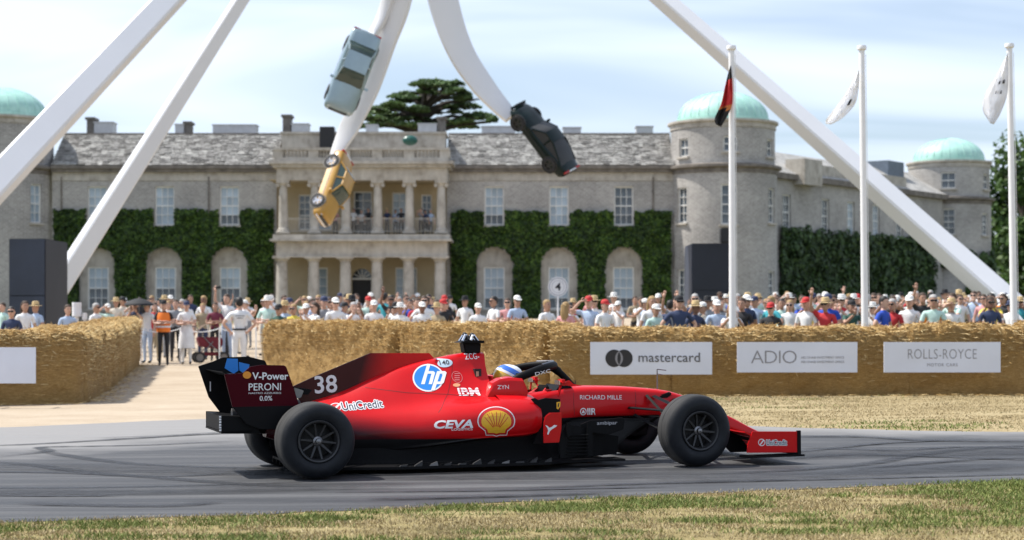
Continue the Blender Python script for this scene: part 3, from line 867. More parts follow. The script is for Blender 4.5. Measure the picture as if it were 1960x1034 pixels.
def broad_tree(px, py_top, Y, rad, label, seed, n=7000, base_z=None):
    rr = random.Random(seed)
    base = Vector((PX(px, Y), Y, gz(0, 120))); root = empty('broadleaf_tree', base); INV = root.matrix_basis.inverted()
    top = PZ(py_top, Y); hgt = top - base.z
    tr = MB(); tr.tube([base, base + Vector((0, 0, hgt * .4)), base + Vector((.2, 0, hgt * .75))], [rad * .12, rad * .09, rad * .03], 8)
    fo = MB(); blobs = []
    for k in range(34):
        th = rr.uniform(0, 6.28); q = rr.random() ** .5 * rad * .85; zz_ = rr.uniform(.22, .95)
        sc_ = math.sqrt(max(.1, 1 - ((zz_ - .5) / .52) ** 2))
        c_ = base + Vector((math.cos(th) * q * sc_, math.sin(th) * q * sc_, hgt * zz_))
        blobs.append((c_, rad * rr.uniform(.2, .36)))
        tr.tube([base + Vector((0, 0, hgt * max(.15, zz_ - .3))), c_], [rad * .035, rad * .008], 5)
    for k in range(n):
        c_, r_ = rr.choice(blobs); d = Vector((rr.gauss(0, 1), rr.gauss(0, 1), rr.gauss(0, 1))).normalized()
        leaf(fo, c_ + d * r_ * rr.uniform(.6, 1.08), d + Vector((0, 0, .4)), .55, rr)
    o = tr.build('trunk', M_bark, root, 50); o.matrix_parent_inverse = INV
    o = fo.build('crown', M_tree, root, fix=False); o.matrix_parent_inverse = INV; o['kind'] = 'stuff'
    tag(root, label, 'tree')
broad_tree(1960, 262, 172, 5.2, 'tall bushy green tree beyond the far domed tower', 31, 6500)
broad_tree(1918, 320, 176, 3.6, 'smaller green tree tucked between far domed tower and the tall tree', 32, 4000)
broad_tree(2080, 250, 178, 6.5, 'broad green tree past the far domed tower at the park edge', 33, 6000)
broad_tree(1985, 420, 160, 4.2, 'low dark green bushy tree in front of the tall tree', 34, 4500)
# ------------------------------------------------------------------ straw bales
t = NT('straw')
c = t.coord((1, 1, 1))
s1 = t.noise(t.coord((0.9, 0.9, 7)), 9, 6, 0.75, 1.6)
s2 = t.noise(t.coord((2.2, 2.2, 16)), 14, 4, 0.8, 2.0)
s3 = t.noise(c, 1.4, 4, 0.6)
f = t.mix(0.5, s1, s2)
cc = t.ramp(f, [(0.30, (0.10, 0.048, 0.013)), (0.44, (0.31, 0.18, 0.056)), (0.55, (0.51, 0.335, 0.13)), (0.70, (0.74, 0.56, 0.29))])
t.col(t.mix(0.5, cc, t.ramp(s3, [(0.3, (0.72, 0.68, 0.62)), (0.7, (1.2, 1.18, 1.1))]), 'MULTIPLY'))
t.bump(f, 1.0, 0.05)
t.set(rough=0.9, spec=0.15, sheen=0.1)
M_straw = t.mat
t = NT('loose_straw')
t.col(per_island(t, [(0, (0.20, 0.105, 0.03)), (.5, (.52, .35, .14)), (1, (.80, .63, .34))]))
t.set(rough=.85, spec=.2)
M_stalk = t.mat
M_twine = plain('baling_twine', (.35, .27, .15), .9)
def straw_bale(p0, p1, h, depth, label, seed, group=None, pinch=.10):
    """one big straw bale from ground point p0 to p1 (its front face)"""
    rr = random.Random(seed)
    d = (p1 - p0); Ln = math.hypot(d.x, d.y); ang = math.atan2(d.y, d.x)
    root = empty('straw_bale', p0.copy(), ang); root.location.z = min(p0.z, p1.z)
    tilt = p1.z - p0.z
    NU, NV = max(8, int(Ln / .06)), 44
    # rounded section: up the front, over the top, down the back
    def sec(tt):
        per = 2 * h + depth; s_ = tt * per
        if s_ < h: y, z = 0, s_
        elif s_ < h + depth: y, z = s_ - h, h
        else: y, z = depth, h - (s_ - h - depth)
        r = .20
        if z > h - r and (y < r or y > depth - r):
            cy = r if y < r else depth - r; cz = h - r
            v = Vector((y - cy, z - cz))
            if v.length > r: v = v.normalized() * r; y, z = cy + v.x, cz + v.y
        return y, z
    vs_, fs = [], []
    for i in range(NU + 1):
        u = i / NU * Ln; e = min(u, Ln - u)
        for j in range(NV + 1):
            y, z = sec(j / NV)
            nz = noise.noise(Vector((u * 1.3 + seed * 7, z * 2 + y * 2, seed)))
            nf = noise.noise(Vector((u * 5 + seed * 7, z * 10 + y * 8, seed)))
            ne = noise.noise(Vector((u * 12 + seed, z * 22 + y * 22, seed * 3)))
            off = .05 * nz + .035 * nf + .022 * ne + (.07 * noise.noise(Vector((u * 3.3, 1.7, seed * 1.3))) + .05 * noise.noise(Vector((u * 9, y * 4, seed * 2.3))) if z > h - .28 else 0)
            k = max(0, 1 - e / .14); k = k * k * pinch           # the ends pull in: a dark joint between bales
            cy, cz = depth / 2, h / 2
            dy_, dz_ = y - cy, z - cz
            ff = 1 + (off - k) / (.6)
            zz_ = max(0, cz + dz_ * (1 + (off * .9 - k * .6) / .6)) if z > .02 else 0
            vs_.append((u + ne * .02, cy + dy_ * ff, zz_ + tilt * u / Ln))
    n = NV + 1
    for i in range(NU):
        for j in range(NV): fs.append((i * n + j, (i + 1) * n + j, (i + 1) * n + j + 1, i * n + j + 1))
    fs.append(tuple(range(n))); fs.append(tuple(NU * n + k for k in range(n - 1, -1, -1)))
    o = MB().add(vs_, fs).build('bale', M_straw, root, 60)
    # loose stalks standing out of the surface
    st = MB()
    for k in range(int(Ln * 900)):
        i = rr.randrange(NU + 1)
        j = int(min(NV, max(0, rr.gauss(NV * .37, NV * .12))))
        p = Vector(vs_[i * n + j]); l = rr.uniform(.06, .22)
        q = Vector((rr.gauss(0, 1), -abs(rr.gauss(0, .35)) if j < NV * .45 else rr.gauss(0, .5), rr.gauss(0, .2))).normalized()
        w = Vector((0, 0, 1)).cross(q).normalized() * .004 + Vector((0, 0, .004))
        a = p - q * l * .35 + Vector((0, 0, 0)); b = p + q * l * .65
        st.add([a - w, a + w, b + w * .5, b - w * .5], [(0, 1, 2, 3)])
    so = st.build('loose_straw', M_stalk, root, fix=False); so['kind'] = 'stuff'
    tag(root, label, 'straw bale', group)
    return root
def bale_run(pts, hs, depth, labels, seed, cuts):
    for i in range(len(pts) - 1):
        a, b = pts[i], pts[i + 1]
        straw_bale(a, b, hs[i], depth, labels[i], seed + i)
def gpt(px, Y):
    x = PX(px, Y); return Vector((x, Y, gz(x, Y)))
# wall beside the drive, on the far left: one run along the road then back along the drive
lw = [gpt(-520, 29.0), gpt(-290, 29.8), gpt(-60, 30.6), gpt(162, 31.4)]
ln = ['straw bale on the wall out past the blank white banner', 'straw bale behind the end of the blank white banner', 'straw bale on the drive corner with the blank white banner']
for i in range(3): straw_bale(lw[i] + Vector((.02, 0, 0)), lw[i + 1], [1.24, 1.26, 1.25][i], 1.15, ln[i], 40 + i)
dw0, dw1 = gpt(166, 31.5), gpt(268, 50)
for i in range(8):
    a, b = dw0.lerp(dw1, i / 8), dw0.lerp(dw1, (i + 1) / 8)
    a.z, b.z = gz(a.x, a.y), gz(b.x, b.y)
    od = ['first', 'second', 'third', 'fourth', 'fifth', 'sixth', 'seventh', 'last'][i]
    straw_bale(a, b, 1.25 + .04 * math.sin(i * 2.1), 1.15, f'{od} straw bale along the drive, counted from the roadside corner', 50 + i)
# sunlit run angled towards the road, right of the drive
e0, e1 = gpt(499, 39.0), gpt(1042, 33.3)
mid_ = e0.lerp(e1, .515); mid_.z = gz(mid_.x, mid_.y)
q1 = e0.lerp(e1, .505); q2 = e0.lerp(e1, .52)
for q in (q1, q2): q.z = gz(q.x, q.y)
straw_bale(e0, q1, 1.36, 1.25, 'sunlit golden straw bale at the open end of the drive', 70)
straw_bale(q2, e1, 1.31, 1.25, 'sunlit golden straw bale next to the shaded banner bales', 71)
# long run behind the banners
rb = [(1054, 33.0), (1288, 32.6), (1512, 32.3), (1738, 32.2), (1962, 32.0), (2190, 31.8), (2420, 31.8)]
rl = ['shaded straw bale carrying the banner with two dark discs', 'shaded straw bale between the two dark discs banner and the thin lettered banner', 'shaded straw bale behind the banner with tall thin capitals and small print', 'shaded straw bale carrying the banner with two centred lines of lettering',
      'straw bale just past the banner with two centred lines', 'straw bale at the end of the banner run']
for i in range(6):
    a, b = gpt(*rb[i]), gpt(*rb[i + 1])
    straw_bale(a - Vector((.015, 0, 0)), b + Vector((.015, 0, 0)), [1.22, 1.2, 1.2, 1.24, 1.3, 1.28][i], 1.2, rl[i], 80 + i, None, .03)

# ------------------------------------------------------------------ lettering helper
FONT_SCALE = {}
def text_mesh2d(s_, bold=0.0, shear=0.0, spacing=1.0):
    """2-D verts and triangles of a line of type, scaled to unit height of its own bounds"""
    cu = bpy.data.curves.new('lettering', 'FONT')
    cu.body = s_; cu.offset = bold; cu.shear = shear; cu.space_character = spacing; cu.resolution_u = 3
    cu.fill_mode = 'FRONT'
    ob = bpy.data.objects.new('lettering', cu)
    col.objects.link(ob)
    dg = bpy.context.evaluated_depsgraph_get(); dg.update()
    me = ob.evaluated_get(dg).to_mesh()
    vs_ = [(v.co.x, v.co.y) for v in me.vertices]; fs = [tuple(p.vertices) for p in me.polygons]
    ob.evaluated_get(dg).to_mesh_clear()
    bpy.data.objects.remove(ob); bpy.data.curves.remove(cu)
    return vs_, fs
def fit2d(vf, x0, z0, w, h):
    vs_, fs = vf
    ax, bx = min(v[0] for v in vs_), max(v[0] for v in vs_); ay, by = min(v[1] for v in vs_), max(v[1] for v in vs_)
    return [(x0 + (v[0] - ax) / (bx - ax) * w, z0 + (v[1] - ay) / (by - ay) * h) for v in vs_], fs
def ring2d(cx_, cz, r0, r1, n=32, sx_=1.0, a0=0.0, a1=2 * math.pi):
    vs_, fs = [], []
    for k in range(n + 1):
        a = a0 + (a1 - a0) * k / n
        for r in (r0, r1): vs_.append((cx_ + r * math.cos(a) * sx_, cz + r * math.sin(a)))
    for k in range(n): fs.append((2 * k, 2 * k + 1, 2 * k + 3, 2 * k + 2))
    return vs_, fs

# ------------------------------------------------------------------ sponsor banners on the bales
M_banner = plain('white_banner', (.60, .635, .72), .6, .05, 1.2)
M_ink = plain('black_ink', (.015, .015, .018), .6, .05)
M_ink2 = plain('grey_ink', (.22, .22, .24), .6, .05)
M_inkmid = plain('charcoal_ink', (.085, .085, .09), .6, .05)
def banner(px0, px1, py0, py1, Y, label, prints=()):
    a, b = PT(px0, py1, Y), PT(px1, py0, Y)
    w, h = b.x - a.x, b.z - a.z
    root = empty('banner', (a.x, Y, a.z))
    nx = 24; vs_, fs = [], []
    def wob(u, z): return .010 * noise.noise(Vector((u * 1.6 + px0, z * 3, 2))) - .006
    for i in range(nx + 1):
        for j in range(7):
            u, z = w * i / nx, h * j / 6
            vs_.append((u, wob(u, z), z))
    n0 = len(vs_); vs_ += [(x, y + .03, z) for x, y, z in vs_]
    for i in range(nx):
        for j in range(6):
            k = i * 7 + j; fs += [(k, k + 7, k + 8, k + 1), (n0 + k, n0 + k + 1, n0 + k + 8, n0 + k + 7)]
    for i in range(nx): fs += [(i * 7, n0 + i * 7, n0 + i * 7 + 7, i * 7 + 7), (i * 7 + 6, i * 7 + 13, n0 + i * 7 + 13, n0 + i * 7 + 6)]
    for j in range(6): fs += [(j, j + 1, n0 + j + 1, n0 + j), (nx * 7 + j, n0 + nx * 7 + j, n0 + nx * 7 + j + 1, nx * 7 + j + 1)]
    MB().add(vs_, fs).build('panel', M_banner, root, 40)
    pk = MB()
    for u in (.15, w / 2, w - .15): pk.box(u - .02, u + .02, .03, .5, h * .5 - .02, h * .5 + .02)
    pk.build('fixing_peg', M_twine, root)
    for k, ((v2, f2), mat) in enumerate(prints):
        # coordinates run 0..1 across and 0..1 up the panel
        v3 = [(x * w, wob(x * w, z * h) - .004 - .0012 * k, z * h) for x, z in v2]
        MB().add(v3, f2).build('lettering', mat, root, fix=False)
    return tag(root, label, 'banner')
asp = (1363 - 1130) / 62.0
disc = lambda cx_: ring2d(cx_, .5, 0.001, .27, 36, 1 / asp)
lens_v = [(.215 + .02, 0)]
d = .27 / asp; c1, c2 = .195, .195 + d * 1.12
hw_ = math.acos((c2 - c1) / 2 / d)
lens = [(c1 + d * math.cos(a), .5 + .27 * math.sin(a)) for a in [(-hw_ + 2 * hw_ * k / 12) for k in range(13)]] + [(c2 - d * math.cos(a), .5 + .27 * math.sin(a)) for a in [(hw_ - 2 * hw_ * k / 12) for k in range(13)]][1:-1]
lens_in = [((x - (c1 + c2) / 2) * .45 + (c1 + c2) / 2, (z - .5) * .86 + .5) for x, z in lens]
banner(1130, 1363, 655, 717, 31.95, 'white banner with two overlapping dark discs beside a word', [
    (ring2d(c1, .5, .001, .27, 36, 1 / asp), M_ink), (ring2d(c2, .5, .001, .27, 36, 1 / asp), M_ink),
    ((lens, [tuple(range(len(lens)))]), M_ink2), ((lens_in, [tuple(range(len(lens_in)))]), M_ink), (fit2d(text_mesh2d('mastercard', .004), .395, .385, .505, .29), M_inkmid)])
banner(1411, 1641, 655, 713, 31.72, 'white banner with tall thin capitals and two lines of small print', [
    (fit2d(text_mesh2d('ADIO', -.012, spacing=.9), .115, .30, .38, .42), M_ink2), (fit2d(text_mesh2d('ABU DHABI INVESTMENT OFFICE', 0), .53, .455, .36, .075), M_ink2), (fit2d(text_mesh2d('ABU DHABI INVESTMENT OFFICE', 0), .53, .31, .36, .075), M_ink2)])
banner(1692, 1915, 655, 713, 31.55, 'white banner with one wide word line above smaller centred print', [
    (fit2d(text_mesh2d('ROLLS-ROYCE', -.012, spacing=1.05), .205, .45, .59, .32), M_ink2), (fit2d(text_mesh2d('MOTOR CARS', 0, spacing=1.2), .37, .20, .26, .1), M_ink2)])
banner(-165, 68, 665, 734, 29.65, 'blank white banner on the bales left of the drive')

# ------------------------------------------------------------------ flagpoles and flags
M_pole = plain('white_pole_paint', (.78, .78, .78), .35, .04)
M_flagw = leaf_mat('white_flag_cloth', [(0, (.8, .8, .81)), (1, (.8, .8, .81))], .4)
M_flagr = plain('red_flag_cloth', (.52, .03, .03), .85, .05)
M_flagk = plain('black_flag_cloth', (.02, .02, .022), .85, .05)
M_flago = plain('orange_flag_cloth', (.55, .18, .05), .85, .05)
def flagpole(pxb, pxt, pyt, Y, label):
    b = gpt(pxb, Y); top = PT(pxt, pyt, Y)
    root = empty('flagpole', b); top = top - b
    MB().tube([(0, 0, 0), tuple(top * .5), tuple(top)], [.075, .064, .055], 16).build('pole', M_pole, root, 40)
    MB().lathe([(.001, .05), (.085, .045), (.095, .01), (.09, -.03), (.05, -.05), (.001, -.05)], 14, Matrix.Translation(top)).build('cap', M_pole, root, 40)
    MB().lathe([(.2, 0), (.2, .02), (.09, .04), (.085, .3), (.074, .3)], 16).build('base', M_pole, root, 40)
    MB().tube([tuple(top * .15 + Vector((.085, -.03, 0))), tuple(top * .98 + Vector((.07, -.03, 0)))], .006, 5).build('halyard', M_pole, root)
    return tag(root, label, 'flagpole')
FY0 = 35.2
flagpole(1403, 1400, 92, FY0, 'tall white flagpole flying the red and black flag')
flagpole(1657, 1649.5, 92, FY0, 'tall white flagpole with the small plain white flag')
flagpole(1943, 1932, 88, FY0, 'tall white flagpole with the white flag bearing dark marks')
def flag(outline_l, outline_r, Y, mat, label, bands=None, marks=None):
    """cloth hanging from a pole: outline columns from hoist to fly given as (px,py) pairs top..bottom"""
    NU, NV = 14, 22; vs_, fs = [], []
    L_ = catmull([Vector((a, b, 0)) for a, b in outline_l], 8); R__ = catmull([Vector((a, b, 0)) for a, b in outline_r], 8)
    def at(ls, s_): 
        k = s_ * (len(ls) - 1); i = min(int(k), len(ls) - 2); return ls[i].lerp(ls[i + 1], k - i)
    org = PT(outline_r[0][0], outline_r[0][1], Y)
    for j in range(NV + 1):
        for i in range(NU + 1):
            s_ = j / NV; p = at(R__, s_).lerp(at(L_, s_), i / NU)
            yy = Y + .10 * math.sin(i / NU * 9 + s_ * 3) * (i / NU) + .05 * noise.noise(Vector((i * .5, j * .4, p.x * .01)))
            vs_.append(PT(p.x, p.y, yy) - org)
    root = empty('flag', org); fc = []
    for j in range(NV):
        for i in range(NU): fc.append((j * (NU + 1) + i, j * (NU + 1) + i + 1, (j + 1) * (NU + 1) + i + 1, (j + 1) * (NU + 1) + i))
    m = MB(); m.v = [tuple(v) for v in vs_]
    for k, f_ in enumerate(fc):
        i, j = k % NU, k // NU
        m.f.append((f_, bands(i / NU, j / NV) if bands else 0))
    o = m.build('cloth', mat if isinstance(mat, list) else [mat], root, 60)
    md = o.modifiers.new('thickness', 'SOLIDIFY'); md.thickness = .006; md.offset = 0
    if marks:
        for (a, b, c_, d_) in marks:
            v4 = [Vector(vs_[int(j * NV) * (NU + 1) + int(i * NU)]) + Vector((0, -.02, 0)) for i, j in ((a, c_), (b, c_), (b, d_), (a, d_))]
            MB().add(v4, [(0, 1, 2, 3)]).build('printed_mark', M_ink, root)
    return tag(root, label, 'flag')
flag([(1396, 132), (1388, 165), (1380, 200), (1368, 226), (1370, 238)], [(1399, 125), (1402, 160), (1402, 195), (1396, 215), (1380, 243)], FY0 - .15, [M_flagr, M_flagk, M_flago], 'drooping red and black flag with an orange patch',
     lambda u, v: 1 if v < .14 or v > .68 or (v > .55 and u > .35) else (2 if v > .54 else 0))
flag([(1642, 138), (1622, 175), (1600, 205), (1582, 228), (1581, 237)], [(1644, 132), (1644, 165), (1636, 200), (1612, 226), (1590, 238)], FY0 - .15, M_flagw, 'small plain white flag hanging slack from its pole', None, [(.3, .45, .45, .5), (.4, .55, .55, .58)])
flag([(1926, 108), (1905, 150), (1886, 180), (1881, 210), (1896, 236)], [(1929, 98), (1930, 140), (1928, 180), (1916, 215), (1902, 238)], FY0 - .15, M_flagw, 'white flag with short dark marks hanging from its pole', None, [(.25, .6, .34, .37), (.3, .65, .42, .45), (.3, .6, .49, .52)])

# ------------------------------------------------------------------ big black screens, sign, tent, bins
M_screen = plain('matt_black_screen', (.011, .014, .024), .6, .2, .7)
M_screen2 = plain('blue_grey_cladding', (.036, .046, .072), .55, .2, .7)
def screen_block(px0, px1, py0, Y, depth, label, front, case):
    a, b = gpt(px0, Y), gpt(px1, Y); top = PZ(py0, Y)
    root = empty('screen_tower', ((a.x + b.x) / 2, Y, a.z))
    w = (b.x - a.x) / 2; h = top - a.z
    MB().box(-w, w, 0, depth, 0, h).build('case', case, root, bevel=.03)
    for k in range(2):
        z0, z1 = h * k / 2, h * (k + 1) / 2
        MB().box(-w + .02, w - .02, -.05, -.001, z0 + .012, z1 - .012).build('panel', front, root, bevel=.01)
    return tag(root, label, 'screen')
screen_block(17, 87, 457, 60, 3.0, 'tall black screen tower behind the bales left of the drive', M_screen2, M_screen)
screen_block(1324, 1398, 466, 72, 3.0, 'black screen block in front of the near domed tower', M_screen, M_screen2)
o = tag(MB().box(PX(1378, 71), PX(1397, 71), 70.6, 71.2, PZ(466, 71), PZ(437, 71)).build('loudspeaker', M_black, None, bevel=.04), 'small black loudspeaker on top of the screen block by the tower', 'loudspeaker')
# round numbered paddle above the crowd
Ys = 47.0; c_ = PT(1068, 549, Ys); b_ = gpt(1068, Ys)
root = empty('round_sign', b_)
M_signw = plain('sign_white', (.72, .72, .74), .4, .04)
M_signb = plain('sign_grey', (.30, .31, .36), .4, .04)
z_ = c_.z - b_.z; rs = 19 / F * Ys; TY = Matrix.Translation((0, 0, z_)) @ Matrix.Rotation(R(90), 4, 'X')
MB().lathe([(.001, -.02), (rs, -.02), (rs, .02), (.001, .02)], 32, TY).build('disc', M_signw, root, 30)
for r0, r1, m_ in ((.82, .90, M_signb), (.60, .64, M_signb)):
    v2, f2 = ring2d(0, z_, rs * r0, rs * r1, 36); MB().add([(x, -.0235, z) for x, z in v2], f2).build('printed_ring', m_, root, fix=False)
v2, f2 = fit2d(text_mesh2d('4', .02), -.075, z_ - .1, .15, .2); MB().add([(x, -.0245, z) for x, z in v2], f2).build('lettering', M_ink, root, fix=False)
MB().tube([(0, .0, 0), (0, .0, z_ - rs)], .022, 8).build('post', M_signw, root)
tag(root, 'round white sign with ringed number four on a post above the crowd', 'sign')
# small white gazebo behind the crowd on the right
Yt = 66.0; a = gpt(1872, Yt); root = empty('gazebo', a)
w = 1.5; ze = PZ(578, Yt) - a.z; zp = PZ(562, Yt) - a.z
for xx in (-w, w):
    for yy in (-w, w): MB().tube([(xx * .95, yy * .95, 0), (xx * .95, yy * .95, ze)], .03, 8).build('leg', M_pole, root)
MB().add([(-w, -w, ze), (w, -w, ze), (w, w, ze), (-w, w, ze), (0, 0, zp), (-w, -w, ze - .2), (w, -w, ze - .2), (w, w, ze - .2), (-w, w, ze - .2)], [(0, 1, 4), (1, 2, 4), (2, 3, 4), (3, 0, 4), (0, 5, 6, 1), (1, 6, 7, 2), (2, 7, 8, 3), (3, 8, 5, 0)]).build('canopy', M_flagw, root)
tag(root, 'small white peaked gazebo behind the crowd beside the arch foot', 'tent')
# white drum on a post and slim bollard by the screen
def drum(px, py0, py1, Y, r, label):
    b_ = gpt(px, Y); z0, z1 = PZ(py1, Y) - b_.z, PZ(py0, Y) - b_.z
    root = empty('white_drum', b_)
    MB().lathe([(.001, z0), (r, z0), (r * 1.03, z0 + .03), (r, z0 + .06), (r, z1 - .06), (r * 1.03, z1 - .03), (r, z1), (.001, z1)], 20).build('barrel', M_signw, root, 30)
    MB().tube([(0, 0, 0), (0, 0, z0)], r * .45, 10).build('post', M_signw, root)
    tag(root, label, 'post')
drum(147, 579, 606, 45, .115, 'white drum on a post beside the black screen tower')
drum(162, 599, 612, 45, .06, 'slim white post top beside the white drum')
# white rope across the head of the drive
root = empty('rope_barrier', gpt(380, 50.5))
p = [gpt(x_, 50.5) for x_ in (270, 345, 420, 490)]
for q in p: MB().tube([q - p[0], q - p[0] + Vector((0, 0, 1.0))], .02, 8).build('stake', M_pole, root).location = p[0] - root.location
for i in range(3):
    a, b = p[i] - root.location + Vector((0, 0, .97)), p[i + 1] - root.location + Vector((0, 0, .97))
    MB().tube([a.lerp(b, k / 8) - Vector((0, 0, .10 * (1 - (2 * k / 8 - 1) ** 2))) for k in range(9)], .014, 6).build('rope', M_pole, root)
tag(root, 'white rope on thin stakes closing the drive in front of spectators', 'barrier')
# ------------------------------------------------------------------ tall white arch sculpture with three cars on its arms
M_arch = plain('white_sculpture_paint', (.72, .72, .74), .38, .03, .4)
def beam_pts(mb, pts, ws, ths, rolls, mi=None):
    """square or blade shaped beam along a path; width, thickness and roll (about the path) per point"""
    n = len(pts); rings = []
    for i, p in enumerate(pts):
        t_ = (pts[min(i + 1, n - 1)] - pts[max(i - 1, 0)]).normalized()
        a = t_.cross(Vector((0, 1, 0))).normalized(); b = t_.cross(a)
        ro = Matrix.Rotation(rolls[i], 3, t_); a = ro @ a; b = ro @ b
        w, h = ws[i] / 2, ths[i] / 2
        rings.append([p + a * w * sx_ + b * h * sy_ for sx_, sy_ in ((1, .82), (1, -.82), (.82, -1), (-.82, -1), (-1, -.82), (-1, .82), (-.82, 1), (.82, 1))])
    mb.loft(rings)
sc_root = empty('arch_sculpture', (PX(735, 75), 75, gz(PX(735, 75), 75)))
SI = sc_root.matrix_basis.inverted()
def straight(nm, foot, top, w, roll, tp=.4):
    m = MB(); n = 12
    beam_pts(m, [foot.lerp(top, k / n) for k in range(n + 1)], [w * (1 - tp * k / n) for k in range(n + 1)], [w * (1 - tp * k / n) for k in range(n + 1)], [roll] * (n + 1))
    o = m.build(nm, M_arch, sc_root, 25); o.matrix_parent_inverse = SI
    return o
AP = 75.0
def foot_at(px, py, Y):
    p = PT(px, py, Y); p.z = min(p.z, gz(p.x, Y)) - .1; return p
straight('leg', foot_at(-330, 662, 55), PT(719, -420, AP), 1.06, R(4), .42)
straight('leg', foot_at(40, 652, 70), PT(728, -420, AP), .78, R(30), .6)
straight('leg', foot_at(2019, 655, 68), PT(794, -420, AP), .88, R(30), .5)
def blade(pxs, ws, ths, rolls, Ys):
    P_ = [PT(a, b, y) for (a, b), y in zip(pxs, Ys)]
    sub_ = 8; pts = catmull(P_, sub_)
    def ip(l): 
        out = []
        for i in range(len(l) - 1): out += [l[i] + (l[i + 1] - l[i]) * k / sub_ for k in range(sub_)]
        return out + [l[-1]]
    m = MB(); beam_pts(m, pts, ip(ws), ip(ths), [R(r) for r in ip(rolls)])
    o = m.build('arm', M_arch, sc_root, 40); o.matrix_parent_inverse = SI
blade([(800, -420), (782, -120), (766, 0), (738, 80), (705, 170), (668, 245), (640, 300)], [1.0, .95, .9, .85, .85, .78, .35], [.5, .5, .45, .42, .42, .3, .25], [0, 5, 10, 12, 8, 10, 20], [75, 75.3, 75.6, 75.9, 76, 75.8, 75.4])
blade([(775, -420), (756, -80), (736, 20), (708, 76)], [.7, .55, .45, .3], [.4, .35, .3, .3], [20, 20, 25, 30], [75, 75.2, 75.5, 75.4])
blade([(800, -420), (822, -140), (848, 0), (880, 95), (925, 165), (978, 225)], [1.3, 1.3, 1.22, 1.05, .9, .55], [.6, .55, .5, .45, .4, .3], [0, 0, -5, -8, -10, -12], [75, 75, 75, 75, 74.8, 74.4])
o = MB().ball(PT(770, -420, 75), 1.5, 1.3, 1.0, 20, 12).build('crown_joint', M_arch, sc_root, 40); o.matrix_parent_inverse = SI
tag(sc_root, 'towering white arched sculpture of tapering beams holding three cars aloft', 'sculpture')

